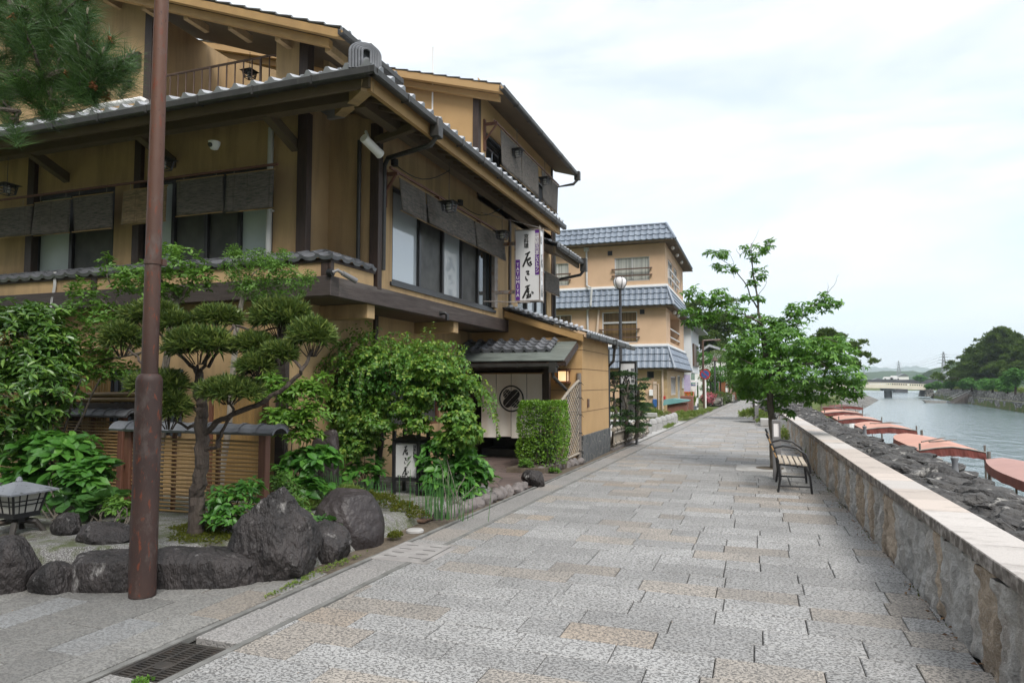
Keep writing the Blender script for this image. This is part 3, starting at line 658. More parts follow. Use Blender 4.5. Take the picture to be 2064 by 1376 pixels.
for r in range(0, 262):
    y0 = .2 + r*.3; y1 = y0 + .3 - GAP; off = (r % 2)*.3 + rng.uniform(-.05,.05)
    xa, xb = XG((y0+y1)/2), XW((y0+y1)/2) if y0 < 26 else XW(26) + (y0-26)*.012
    x = -4.8 + off
    while x < xb:
        a, b = max(x, xa), min(x + (.6 if rng.random() > .12 else .3), xb)
        wdt = (.6 if b-x > .31 else .3)
        if b - a > .03: it.append((a, b-.007, y0, y1, rng.uniform(-.0025,.0025), stone_col()))
        x = b if b > x else x + .6
tag(slabs('path', it, MT['paver']), kind='structure')
mb = MB()
for j in range(0, 80, 4): mb.face([(XG(j)-.6,j,-.042),(XW(j)+.3,j,-.042),(XW(j+4)+.3,j+4,-.042),(XG(j+4)-.6,j+4,-.042)])
mb.face([(-9,-2,-.042),(XG(0)-.6,-2,-.042),(XG(0)-.6,6,-.042),(-9,6,-.042)])
tag(mb.build('path_bedding', mat('joint_sand', (.016,.015,.013), (.035,.032,.025), 5, rough=1, bst=0)), kind='structure')
# gutter strip: two narrow kerb lines with pale cover slabs between
it = []
GW = .42
y = 1.2
while y < 60:
    L = .6
    if not (y > 2.85 and y < 3.5):
        c = np.array((.31,.295,.28))*rng.uniform(.85,1.1)
        if rng.random() < .25: c = c*np.array((1.0,.94,.88))
        xa = XG(y+.3)-.04
        it.append((xa-GW+.07, xa-.004, y, y+L-.004, rng.uniform(-.002,.004), tuple(c)))
    y += L
tag(slabs('gutter_covers', it, MT['paver_smooth']), kind='structure')
mb = MB()
for j in range(30):
    a, b = 1+j*2, 3+j*2
    for dx, wd in ((0,.05),(-GW,.05)):
        p0, p1 = V3(XG(a)+dx-.015, a, -.03), V3(XG(b)+dx-.015, b, -.03)
        mb.prism([p0-V3(wd/2,0,0), p0+V3(wd/2,0,0), p0+V3(wd/2,0,.036), p0+V3(-wd/2,0,.036)], p1-p0)
tag(mb.build('kerb_lines', MT['kerbline']), kind='structure')
# side paving in front of the planted bed, slabs laid lengthwise
it = []
for cidx in range(0, 20):
    xb = -3.57 - cidx*.31; y = .4 + rng.uniform(0,.6)
    while y < 4.75:
        L = .62
        c = np.array((.20,.195,.18))*rng.uniform(.62,1.28)
        r = rng.random()
        if r < .12: c = np.array((.25,.215,.175))*rng.uniform(.9,1.05)
        elif r < .3: c = np.array((.23,.235,.235))
        sk = .0254*(y-4.1)
        it.append((xb-.302+sk, xb+sk, y, y+L-.007, -.006+rng.uniform(-.002,.002), tuple(c))); y += L
tag(slabs('side_paving', it, MT['paver_smooth']), kind='structure')
# strip of bare ground between gutter and planting, and the entrance floor
mb = MB()
mb.face([(-5.2,4.4,-.012),(XG(4.4)-.44,4.4,-.012),(XG(24)-.44,24,-.012),(-5.2,24,-.012)])
tag(mb.build('verge', MT['earth']), kind='structure')
mb = MB(); mb.face([(-6.3,9.7,.012),(-3.42,9.7,.012),(-3.32,12.0,.012),(-3.9,12.1,.012),(-4.2,14.0,.012),(-4.2,16.5,.012),(-6.3,16.5,.012)])
tag(mb.build('entrance_floor', MT['crazy']), kind='structure')
mb = MB(); mb.face([(-9,19.2,-.004),(XG(19)-.44,19.2,-.004),(XG(31)-.44,31,-.004),(-9,31,-.004)]); tag(mb.build('forecourt', MT['concrete']), kind='structure')
# planted bed, raised behind the rocks
xs = np.linspace(-13, -3.66, 90); ys = np.linspace(1.2, 10.2, 84); V = []
YF = lambda x: 4.92 + (x+3.75)*.55
for yy in ys:
    for xx in xs:
        edge = min((xx+12.9)*9, (-3.80-xx)*1.8 + (-.02 if yy > 6.3 else .0), (yy-YF(xx)-.10)*2.2)
        top = .27 if yy < 6 else .27 - .18*min(1, (yy-6)/1.6)
        if yy > 9.4 and xx > -5.5: edge = min(edge, (10.0-yy)*.4)
        zz = max(-.10, min(top, edge)) + .025*mnoise.noise(Vector((xx*2, yy*2, 0))) + .01*mnoise.noise(Vector((xx*9, yy*9, 3)))
        V.append((xx,yy,zz))
n = len(xs); i = np.arange(len(ys)-1)[:,None]*n + np.arange(n-1)[None,:]
tag(np_mesh('garden_bed', V, [np.stack([i,i+1,i+n+1,i+n],-1).reshape(-1,4)], MT['bedtop'], smooth=True), kind='structure')
def bedz(x, y): return .26 if y < 6 else .26 - .18*min(1, (y-6)/1.6)

# ------------------------------------------------------------------ drain grate, slotted cover, small lids
g = thing('drain_grate', (-3.36,3.18,0), 'black cast iron drain grate set in the gutter strip', 'drain grate')
mb = MB(); y0, y1 = 2.86, 3.49
xa, xb = XG(3.2)-GW+.02, XG(3.2)-.05
mb.box(xa, xb, y0, y1, -.16, -.13)
for xx in (xa+.012, (xa+xb)/2-.055, (xa+xb)/2+.055, xb-.012): mb.box(xx-.011, xx+.011, y0, y1, -.05, -.004, 0)
for j in range(22):
    yy = y0+.01+j*(y1-y0-.02)/21; mb.box(xa, xb, yy-.006, yy+.006, -.05, -.007)
mb.build('grating', MT['iron'], g)
mb = MB(); mb.lathe(((xa+xb)/2, 3.2, 0), [(.0,-.002),(.045,-.002),(.05,-.006),(.05,-.03)], 20); mb.build('hub_plate', MT['iron'], g)
mb = MB(); mb.box(xa-.02, xa, y0-.02, y1+.02, -.16, -.002); mb.box(xb, xb+.02, y0-.02, y1+.02, -.16, -.002); mb.box(xa, xb, y0-.02, y0, -.16, -.003); mb.box(xa, xb, y1, y1+.02, -.16, -.003)
mb.build('frame', MT['iron'], g)
g = thing('drain_cover', (-3.2,6.1,0), 'square pale concrete drain cover with rows of slots by the brown rock', 'drain cover')
V, Q = [], []
mb = MB(); mb.box(-3.46, -2.86, 5.72, 6.42, -.02, .010, 0, .006); mb.build('slab', mat('worn_cover', (.235,.22,.21), (.30,.285,.27), 7, rough=.9, bs=120, bst=.5, c3=(.16,.15,.14), s3=3), g)
mb = MB()
for r in range(4):
    for c_ in range(2): mb.box(-3.38+c_*.26, -3.25+c_*.26, 5.845+r*.15, 5.856+r*.15, .0095, .0115)
mb.box(-2.925, -2.915, 5.76, 6.38, .0095, .0112)
mb.build('slot', MT['black'], g)
o = MB(); o.box(-3.98,-3.72,7.35,7.62,.0,.035,0,.01); tag(o.build('inspection_lid', MT['rustplate']), 'rusty square inspection lid beside the low mossy plants', 'lid')
o = MB(); o.lathe((-3.63,6.95,-.01), [(0,.03),(.085,.03),(.098,.02),(.10,0)], 24); tag(smooth_by_angle(o.build('round_cap', MT['concrete'])), 'round pale cap lying on the verge by the gutter', 'cap')
for k,(px,py,lb) in enumerate(((1300,1158,'a'),(1,1,'b'))):
    pass

# ------------------------------------------------------------------ granite wall along the river
gw = thing('river_wall', (1.2,4,0), 'long low granite wall with a pale flat coping along the path', 'wall')
V, Q, Cc = [], [], []
y = -1.5; WH = .60
while y < 26.7:
    L = rng.uniform(.20,.36); y1 = min(y+L, 26.75)
    pal = [(.66,.63,.59),(.60,.585,.56),(.62,.50,.38),(.55,.515,.47),(.70,.67,.63),(.56,.44,.32)]
    c = np.array(pal[rng.integers(len(pal))])*rng.uniform(.9,1.1)
    nu = max(3, int(L/.022)) if y < 12 else 6; nv = 26 if y < 12 else 10
    b = len(V); ph = rng.uniform(0,50)
    for a in range(nu+1):
        for d in range(nv+1):
            yy = y + .004 + (y1-y-.008)*a/nu; zz = WH*d/nv
            e = min(a, nu-a, 1)*1.0
            bulge = (.018 + .032*mnoise.noise(Vector((yy*3.2+ph, zz*3.2, ph))) + .034*mnoise.noise(Vector((yy*10, zz*8, ph))) + .016*mnoise.noise(Vector((yy*24, zz*22, ph)))) if e else -.012
            V.append((XW(yy)-bulge+.012, yy, zz-.02)); Cc.append((*c,1))
    for a in range(nu):
        for d in range(nv): q = b+a*(nv+1)+d; Q.append((q, q+1, q+nv+2, q+nv+1))
    y = y1
o = np_mesh('wall_face', V, [np.array(Q)], MT['split'], gw, smooth=False, col=Cc)
mb = MB()
for j in range(9):
    a, b = -1.5+j*3.14, -1.5+(j+1)*3.14
    mb.prism([(XW(a)+.035,a,-.6),(XW(a)+.30,a,-.6),(XW(a)+.30,a,WH),(XW(a)+.035,a,WH)], V3(XW(b)-XW(a), b-a, 0))
mb.build('wall_core', MT['concrete'], gw)
it = []; V, Q, Cc = [], [], []
y = -1.5
while y < 26.7:
    L = .58; y1 = min(y+L, 26.75); c = np.array((.50,.46,.425))*rng.uniform(.88,1.08)
    if rng.random() < .3: c = c*np.array((1,.93,.87))
    b = len(V); e = .006
    for (yy, s_) in ((y+.002,1),(y1-.002,-1)):
        x0 = XW(yy)-.03; x1 = XW(yy)+.31
        for (xx, zz) in ((x0,WH+.0),(x0,WH+.075),(x0+e,WH+.081),(x1-e,WH+.081),(x1,WH+.075),(x1,WH)): V.append((xx,yy,zz)); Cc.append((*c,1))
    for d in range(6): Q.append((b+d, b+(d+1)%6, b+6+(d+1)%6, b+6+d))
    y = y1
cpm = MT['coping']
# stained front edge of the coping: dirt in streaks
m_, t_, p_ = new_mat('stained_coping'); v_ = coords(t_)
a_ = t_.nodes.new('ShaderNodeAttribute'); a_.attribute_name = 'Col'; g_ = noi(t_, v_, 230, 2)
c_ = mixc(t_, ramp(t_, g_, .42, .62, 0, .4), a_.outputs['Color'], (.19,.18,.17))
ge_ = t_.nodes.new('ShaderNodeNewGeometry'); sp_ = t_.nodes.new('ShaderNodeSeparateXYZ'); t_.links.new(ge_.outputs['True Normal'], sp_.inputs[0])
c_ = mixc(t_, ramp(t_, noi(t_, coords(t_, (.8,2.2,1)), 2.6, 6, .7), .52, .72, 0, .7), c_, (.16,.14,.12))
c_ = mixc(t_, mth(t_, 'MULTIPLY', ramp(t_, sp_.outputs[0], -.3, -.8), ramp(t_, noi(t_, coords(t_, (1,3,3)), 3.5, 5, .7), .3, .55)), c_, (.09,.075,.062))
t_.links.new(c_, p_.inputs['Base Color']); p_.inputs['Roughness'].default_value = .8; bump(t_, p_, g_, .3, .003)
np_mesh('coping', V, [np.array(Q)], m_, gw, col=Cc)

# ------------------------------------------------------------------ rubble stone embankment (dry stones on the crest and face)
V, F3 = [], []; base, bf = ICO[2]; near, nf = ICO[3]; cnt = 0
def put_stone(c, r, hi):
    global cnt
    vv, ff = (near, nf) if hi else (base, bf)
    v = facet(vv, 9, .45, .85, .9)
    a = rng.uniform(-.5,.5); R = np.array([[math.cos(a),-math.sin(a),0],[math.sin(a),math.cos(a),0],[0,0,1]])
    tl = rng.normal(0,.12,2); v = v*np.array(r); v[:,2] += v[:,0]*tl[0] + v[:,1]*tl[1]
    if hi: v = v*(1+.05*rng.normal(size=(len(v),1)))
    V.append(v @ R.T + np.array(c)); F3.append(ff + cnt); cnt += len(v)
XO = lambda y: 2.95 if y < 14 else (2.95 - .045*(y-14) if y < 23 else 2.55 + max(0, y-30)*.02)
y = -1.0
while y < 62:
    st = .30 if y < 14 else .38
    xi = (XW(y) + .40) if y < 26.7 else XW(26.7)+.1 - (y-26.7)*.03
    x = xi + rng.uniform(0,.12)
    while x < XO(y)+.1:
        fr = (x-xi)/max(.3, XO(y)-xi)
        zz = .37 + .06*math.sin(min(1,fr)*2.6) - (.14 if fr > .85 else 0) + rng.uniform(-.025,.03)
        rx = rng.uniform(.19,.30); put_stone((x, y+rng.uniform(-.12,.12), zz-.08), (rx, rng.uniform(.16,.29), rng.uniform(.085,.135)), y < 9)
        x += rx*1.28
    for d in range(6):
        xx = XO(y) + .12 + d*.20; put_stone((xx, y+rng.uniform(-.12,.12), -.02-d*.5), (.22,.24,.30), False)
    if y < 26.7: 
        put_stone((XW(y)+.42, y, .16), (.15,.22,.30), y < 9)
    y += st*rng.uniform(.85,1.1)
o = np_mesh('stone_embankment', np.concatenate(V), [np.concatenate(F3)], MT['riprap'], smooth=False)
tag(o, 'broad bank of dark lichened rubble stones between granite wall and river', 'embankment')
mb = MB()
for j in range(16):
    a, b = -1+j*4, 3+j*4
    f_ = lambda y: [(XW(min(y,26.7))+.32 if y < 26.7 else .8, y, .15),(XO(y)+.0,y,.14),(XO(y)+.22,y,-.45),(XO(y)+1.25,y,-3.0)]
    A, B = f_(a), f_(b)
    for q in range(3): mb.face([A[q], A[q+1], B[q+1], B[q]])
tag(mb.build('bank_core', MT['earth']), kind='structure')
# steel mooring post heads among the rubble
def mooring(px, py, z, h, lab):
    c = onz(px, py, z); b = MB(); b.lathe(c, [(.055,-.1),(.042,0),(.036,h*.6),(.05,h*.85),(.05,h),(0,h+.01)], 12)
    tag(smooth_by_angle(b.build('mooring_post', MT['galv'])), lab, 'mooring post', 'mooring posts on the rubble bank')
mooring(1925, 945, .45, .16, 'short grey mooring post by the nearest faded boat roof')
mooring(1743, 872, .45, .16, 'short grey mooring post standing farther along the rubble bank')

# ================================================================== MAIN BUILDING (restaurant)
XA, YA = -5.15, 7.45
rb = thing('restaurant_building', (-8,11,0), 'ochre three storey restaurant with deep tiled eaves and dark timber', 'building')
YS, XR = 7.95, -5.98           # south wall behind the tile ledge; recessed ground floor
ZB, ZT = 2.78, 5.45; S3B = 12.4
UX, UY, NS, NE_ = (1,0,0), (0,1,0), (0,-1,0), (1,0,0)
# ground floor
mb = MB()
wall_open(mb, (-14,7.62,-.1), UX, NS, 14+XR, ZB+.1, [(4.3,6.3,1.0,1.95)], .12)
wall_open(mb, (XR,7.62,-.1), UY, NE_, 6.5, ZB+.1, [(2.6,4.9,.95,1.9)], .12)
mb.box(-14,-13.8,7.64,16,-.1,2.7)
mb.build('ground_floor_wall', MT['stucco'], rb)
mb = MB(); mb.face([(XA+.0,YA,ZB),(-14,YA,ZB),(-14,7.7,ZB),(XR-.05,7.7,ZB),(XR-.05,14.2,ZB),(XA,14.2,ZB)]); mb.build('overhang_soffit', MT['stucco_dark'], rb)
mb = MB(); mb.obox((-5.97,7.60,1.4),UX,UY,(0,0,1),.075,.04,1.38); mb.build('post', MT['darkwood'], rb)
mb = MB(); mb.obox((XR+.012,9.95,1.9),UX,UY,(0,0,1),.03,.05,.88); mb.build('post', MT['darkwood'], rb)
for y in (8.49, 11.44):
    mb = MB(); mb.box(XR, XA-.02, y-.09, y+.11, 2.57, ZB-.005, 0, .006); mb.build('corbel', MT['stucco'], rb)
# timber beam round the overhang
mb = MB(); mb.box(-14, XA+.05, YA-.05, YA+.14, ZB-.01, 3.03, 0, .008); mb.build('beam', MT['beam'], rb)
bm2 = MT['beam']
mb = MB(); mb.box(XA-.13, XA+.05, YA+.142, 14.1, ZB-.01, 3.03, 0, .008)
m_ = mat('weathered_beam_side', (.042,.028,.024), (.08,.06,.052), 3.5, rough=.6, stretch=(14,.7,9), bs=20, bst=.5, c3=(.17,.15,.135), s3=.5, lo3=.55, hi3=.8); mb.build('beam', m_, rb)
mx = mat('weathered_beam_front', (.036,.025,.021), (.07,.052,.045), 3.5, rough=.6, stretch=(.7,14,9), bs=20, bst=.5, c3=(.11,.06,.035), s3=.8, lo3=.62, hi3=.8); rb.children[-2].data.materials[0] = mx
# parapet band with tile-capped ledge
mb = MB(); mb.box(-14, XA+.012, YA, YA+.12, 3.031, 3.27); mb.box(XA-.10, XA+.012, YA+.121, 8.50, 3.031, 3.27); mb.build('parapet_band', MT['stucco'], rb)
mb = MB(); mb.box(-14, XA+.03, YA-.02, YA+.1, 3.215, 3.272); mb.box(XA-.08, XA+.03, YA+.101, 8.52, 3.215, 3.272)
for x in (-5.22, -9.28, -13.0): mb.box(x-.06, x+.06, YA-.012, YA+.05, 3.032, 3.214)
mb.box(XA-.02, XA+.022, YA-.012, YA+.06, 3.032, 3.214); mb.build('ledge_trim', MT['darkwood'], rb)
tile_roof('ledge_tiles', (-14,YA-.06,3.275), UX, unit(np.array((0,.93,.36))), 14+XA+.09, .5, MT['tile_dark'], rb, .25, .25, .03, .02, front=.03, lim=lambda v: (0, 14+XA+.09-.93*v))
tile_roof('ledge_tiles', (XA+.08,YA-.06,3.275), UY, unit(np.array((-.93,0,.36))), 1.08, .45, MT['tile_dark'], rb, .25, .25, .03, .02, front=.03, lim=lambda v: (.93*v, 1.08))
mb = MB(); mb.face([(-14,YA+.05,3.22),(XA,YA+.05,3.22),(XA,8.6,3.22),(-14,8.6,3.22)]); mb.build('ledge_floor', MT['darkwood'], rb)
# first floor walls
LW = [ony(65,500,YS).x, ony(228,500,YS).x, ony(285,500,YS).x, ony(549,500,YS).x]
zb_, zt_ = 3.30, 4.78
mb = MB(); o0 = -14.
wall_open(mb, (o0,YS,3.0), UX, NS, 14-5.97, ZT-3.0+.2, [(LW[0]-o0, LW[1]-o0, zb_-3, zt_-3),(LW[2]-o0, LW[3]-o0, zb_-3, zt_-3)], .12)
wall_open(mb, (-5.97,YS,3.0), UY, NE_, .62, ZT-2.8, [], .1)
wall_open(mb, (-5.97,8.57,3.0), UX, NS, .82, ZT-2.8, [], .1)
W0, W1, WZ0, WZ1 = 9.04, 13.33, 3.17, 4.66
wall_open(mb, (XA,8.57,3.0), UY, NE_, 14.6-8.57, ZT-2.8, [(W0-8.57,W1-8.57,WZ0-3,WZ1-3)], .12)
wall_open(mb, (XA,14.6,2.7), UY, NE_, 17.7-14.6, ZT-2.5, [(.25,2.6,.65,1.9)], .12)
mb.build('upper_floor_wall', MT['stucco'], rb)
for (x, y, hw) in ((-5.93,7.93,.085),(XA-.02,8.60,.075),(-9.0,7.94,.07),(-11.35,7.94,.08)):
    mb = MB(); mb.box(x-hw, x+hw, y-.06, y+.06, 3.0, ZT, 0, .006); mb.build('post', MT['darkwood'], rb)
mb = MB(); mb.box(XA-.06, XA+.03, 14.22, 14.34, 3.0, ZT); mb.build('post', MT['darkwood'], rb); mb = MB(); mb.box(XA-.06,XA+.03,17.62,17.74,3.2,7.5); mb.build('post', MT['darkwood'], rb)
# windows, south
window(rb, (0,YS,0), UX, NS, LW[0], LW[1], zb_, zt_, [(72,MT['shoji']),(88,MT['screen'])], MT['alu'], .09, .06)
window(rb, (0,YS,0), UX, NS, LW[2], LW[3], zb_, zt_, [(58,MT['shoji']),(72,MT['screen']),(68,MT['screen']),(66,MT['shoji'])], MT['alu'], .09, .05)
# windows, river side
window(rb, (XA,0,0), UY, NE_, W0, W1, WZ0, WZ1, [(1.05,MT['glass_lit']),(1.0,MT['screen']),(.95,MT['glass_lit']),(.9,MT['screen']),(.8,MT['glass'])], MT['alu'], .08, .06)
mb = MB(); mb.box(XA-.02, XA+.03, W0-.06, W1+.06, WZ0-.05, WZ0+.005); mb.build('window_sill', MT['alu'], rb)
window(rb, (XA,0,0), UY, NE_, 14.85, 17.2, 3.35, 4.6, [(1,MT['glass']),(1,MT['glass_lit']),(1,MT['glass_lit'])], MT['alu'], .08, .06)
mb = MB(); mb.box(-14,-6.2,YS+.16,YS+.2,3.0,5.3); mb.box(-14,-6.2,7.80,7.84,0,2.7); mb.box(XA-.24,XA-.2,8.7,17.5,2.9,5.4); mb.box(XR-.24,XR-.2,7.9,13.8,0,2.7); mb.box(XA-.24,XA-.2,S3B+.2,17.6,5.5,7.2); mb.build('dark_backing', MT['black'], rb)  # unseen black sheets added behind the windows to stop light leaking through
# lower window lattice (blue-grey bars) and fenced window on the ground floor
window(rb, (0,7.62,0), UX, NS, -9.7, -7.7, .9, 1.85, [(1,MT['glass']),(1,MT['glass'])], MT['alu'], .1, .05)
mb = MB()
for i in range(15): mb.box(-9.65+i*.137, -9.61+i*.137, 7.585, 7.61, .9, 1.85)
mb.build('window_bars', mat('blue_grey_bars', (.06,.07,.085), (.08,.09,.105), 5, rough=.5, bst=0), rb)
window(rb, (XR,0,0), UY, NE_, 10.22, 12.52, .85, 1.8, [(1,MT['glass']),(1,MT['screen'])], MT['redwood'], .1, .05)
# main eaves: hip roof over the first floor
EX, EY, EZ, SL = -4.12, 6.70, 5.30, .38
tile_roof('roof', (-16,EY,EZ+.02), UX, unit(np.array((0,1,SL))), 16+EX, 2.7, MT['tile'], rb, .27, .27, .05, .03, lim=lambda v: (0, 16+EX-v/math.hypot(1,SL)))
tile_roof('roof', (EX,EY,EZ+.02), UY, unit(np.array((-1,0,SL))), 15.05-EY, 2.7, MT['tile'], rb, .27, .27, .05, .03, lim=lambda v: (v/math.hypot(1,SL), 15.05-EY))
# hip ridge with its end tile
hv = unit(np.array((-1,1,SL)))
mb = MB(); p0 = V3(EX-.12,EY+.12,EZ+.10)
for k in range(9):
    q = p0 + Vector(hv)*(k*.28); mb.tube([q, q+Vector(hv)*.30], [.085,.075], 10)
smooth_by_angle(mb.build('hip_ridge', MT['tile'], rb))
# end tile: nested arches
mb = MB(); oc = p0 + V3(-.02,-.02,-.04); ax = Vector((1,-1,0)).normalized(); sd = Vector((1,1,0)).normalized()
for r, dd in ((.18,.0),(.148,.02),(.116,.035),(.084,.05),(.052,.065)):
    pts = [oc + sd*(r*1.0*math.cos(t)) + V3(0,0,max(0,math.sin(t))*r*.72 + .16 + (0 if math.sin(t) > 0 else -.0)) + ax*dd for t in np.linspace(0, math.pi, 15)]
    pts = [pts[0] - V3(0,0,.2)] + pts + [pts[-1] - V3(0,0,.2)]
    mb.tube(pts, .0165, 6)
mb.prism([oc + sd*(.17*math.cos(t)) + V3(0,0,.14+.13*math.sin(t)) - ax*.06 for t in np.linspace(0, math.pi, 14)] + [oc - sd*.17 - V3(0,0,.05) - ax*.06, oc + sd*.17 - V3(0,0,.05) - ax*.06], ax*.06)
smooth_by_angle(mb.build('ridge_end_tile', MT['tile_dark'], rb))
# gutters with their brackets, fascia boards
def gutter(name, a, b, out, m='gutter', hgt=.095, wid=.10):
    a, b, out = Vector(a), Vector(b), Vector(out); d = (b-a); L = d.length; g_ = MB()
    prof = [(0,hgt),(0,0.02),(.02,0),(wid-.02,0),(wid,.02),(wid,hgt),(wid-.012,hgt),(wid-.012,.03),(.012,.03),(.012,hgt)]
    g_.prism([a + out*x + V3(0,0,z) for x, z in prof], d)
    dn = d.normalized(); k = int(L/.9)
    for i in range(1, k+1):
        q = a + d*(i/(k+1)); g_.obox(q + out*wid/2 + V3(0,0,hgt/2), dn, out, (0,0,1), .012, wid/2+.006, hgt/2+.006)
    return g_.build(name, MT[m], rb)
gutter('gutter', (-16,EY+.02,EZ-.115), (EX+.09,EY+.02,EZ-.115), (0,-1,0)); gutter('gutter', (EX-.02,EY-.07,EZ-.115), (EX-.02,15.1,EZ-.115), (1,0,0))
mb = MB(); mb.box(-16, EX-.06, EY+.05, EY+.10, EZ-.20, EZ-.03); mb.build('fascia', MT['stucco_dark'], rb)
mb = MB(); mb.box(EX-.12, EX-.06, EY+.101, 15.05, EZ-.23, EZ-.03); mb.build('fascia', MT['board'], rb)
# soffits rising to the walls
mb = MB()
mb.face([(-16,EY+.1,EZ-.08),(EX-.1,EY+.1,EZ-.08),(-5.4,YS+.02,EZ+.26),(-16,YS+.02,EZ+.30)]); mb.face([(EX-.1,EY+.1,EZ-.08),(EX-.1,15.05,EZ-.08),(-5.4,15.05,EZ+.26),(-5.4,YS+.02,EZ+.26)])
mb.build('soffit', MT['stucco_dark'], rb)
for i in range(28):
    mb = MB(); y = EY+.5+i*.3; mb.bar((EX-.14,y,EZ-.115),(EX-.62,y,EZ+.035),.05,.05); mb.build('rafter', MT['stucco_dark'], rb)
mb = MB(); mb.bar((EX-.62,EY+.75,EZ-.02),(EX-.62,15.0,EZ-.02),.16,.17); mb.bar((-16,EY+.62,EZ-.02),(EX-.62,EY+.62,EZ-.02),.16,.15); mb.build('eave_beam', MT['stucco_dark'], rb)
mb = MB(); mb.bar((EX-.10,EY+.10,EZ-.17),(EX-1.25,EY+1.25,EZ+.12),.15,.13); mb.build('hip_rafter', MT['stucco'], rb)
for x in (-6.1,-8.35,-10.6):
    mb = MB(); mb.bar((x,YS+.02,EZ-.30),(x,EY+.62,EZ-.04),.12,.14); mb.build('eave_bracket', MT['stucco_dark'], rb)
mb = MB(); mb.bar((-5.2,8.6,5.2),(-4.35,8.2,5.16),.09,.10); mb.build('eave_bracket', MT['stucco_dark'], rb)
# rain head and downpipe on the river gutter
q = onx(882,262,EX+.05)
mb = MB(); mb.box(EX-.03,EX+.10,q.y-.08,q.y+.08,EZ-.27,EZ+.0,0,.01); mb.tube([(EX+.03,q.y,EZ-.25),(EX-.05,q.y,EZ-.36),(XA+.08,8.75,4.98),(XA+.05,8.70,4.85),(XA+.05,8.70,3.3)],.035,10); smooth_by_angle(mb.build('downpipe', MT['gutter'], rb))
x_ = ony(550,400,YS).x
mb = MB(); mb.tube([(x_,YS-.07,5.3),(x_,YS-.07,3.28)],.042,10); mb.obox((x_,YS-.06,4.1),UX,UY,(0,0,1),.055,.03,.012); smooth_by_angle(mb.build('downpipe', MT['whitepipe'], rb))
x_ = ony(727,400,8.55).x
mb = MB(); mb.tube([(x_,8.50,5.2),(x_,8.50,3.3)],.032,10); smooth_by_angle(mb.build('downpipe', MT['gutter'], rb))
# second lower eave past the sign
tile_roof('roof', (-4.25,15.06,4.86), UY, unit(np.array((-1,0,.42))), 2.3, 1.2, MT['tile'], rb, .25, .25, .045, .03)
gutter('gutter', (-4.27,15.06,4.75),(-4.27,17.45,4.75),(1,0,0))
mb = MB(); mb.face([(-4.3,15.06,4.80),(-4.3,17.36,4.80),(XA,17.36,5.1),(XA,15.06,5.1)]); mb.build('soffit', MT['stucco_dark'], rb)
mb = MB(); mb.box(-4.36,-4.30,15.06,17.36,4.66,4.82); mb.build('fascia', MT['stucco_dark'], rb)
mb = MB(); mb.box(-4.28,-4.12,17.33,17.5,4.58,4.92); mb.tube([(-4.2,17.4,4.6),(-4.3,17.45,4.5),(XA+.05,17.66,4.42)],.04,8); smooth_by_angle(mb.build('downpipe', MT['gutter'], rb))
# second floor block, river side (3b)
S3, N3 = 12.4, 17.7; E3X, E3Z, SL3 = -4.55, 7.42, .29
mb = MB()
mb.face([(-13,S3,5.3),(XA,S3,5.3),(XA,S3,E3Z+.15),(-13,S3,E3Z+.15+7.8*SL3)]); wall_open(mb, (XA,S3,5.3), UY, NE_, N3-S3, 2.5, [(.45,4.9,.55,1.55)], .1)
mb.build('top_floor_wall', MT['stucco_panel'], rb)
window(rb, (XA,0,0), UY, NE_, S3+.45, S3+4.9, 5.85, 6.85, [(1,MT['glass']),(1,MT['screen']),(1,MT['glass']),(1,MT['screen'])], MT['alu'], .08, .06)
mb = MB(); mb.box(XA-.09, XA+.03, S3-.03, S3+.11, 5.4, 7.4); mb.build('post', MT['darkwood'], rb)
x_ = ony(872,210,S3).x; mb = MB(); mb.box(x_-.015,x_+.015,S3-.012,S3,5.5,8.6); mb.build('panel_joint', MT['white'], rb)
tile_roof('roof', (E3X,S3-.28,E3Z+.03), UY, unit(np.array((-1,0,SL3))), N3-S3+.62, 8.5, MT['tile'], rb, .27, .30, .03, .03)
sl3 = Vector(unit(np.array((-1,0,SL3))))
p = V3(E3X,S3-.26,E3Z-.12)
mb = MB(); mb.prism([p, p+V3(0,0,.14), p+V3(0,0,.14)+sl3*8.5, p+sl3*8.5], (0,.14,0)); p = p + V3(-.10,.141,-.10); mb.prism([p, p+V3(0,0,.12), p+V3(0,0,.12)+sl3*8.3, p+sl3*8.3], (0,.1,0)); mb.build('bargeboard', MT['stucco_panel'], rb)
mb = MB(); mb.face([(E3X-.02,S3-.1,E3Z-.08),(E3X-.02,N3+.3,E3Z-.08),(XA,N3+.3,E3Z+.1),(XA,S3-.1,E3Z+.1)]); mb.build('soffit', MT['stucco_dark'], rb)
gutter('gutter', (E3X-.02,S3-.3,E3Z-.10),(E3X-.02,N3+.36,E3Z-.10),(1,0,0))
mb = MB(); mb.box(E3X-.03,E3X+.12,N3+.24,N3+.38,E3Z-.20,E3Z+.03); mb.tube([(E3X+.04,N3+.3,E3Z-.2),(E3X-.05,N3+.25,E3Z-.32),(XA+.05,N3+.06,E3Z-.42),(XA+.05,N3+.06,3.4)],.04,8); smooth_by_angle(mb.build('downpipe', MT['gutter'], rb))
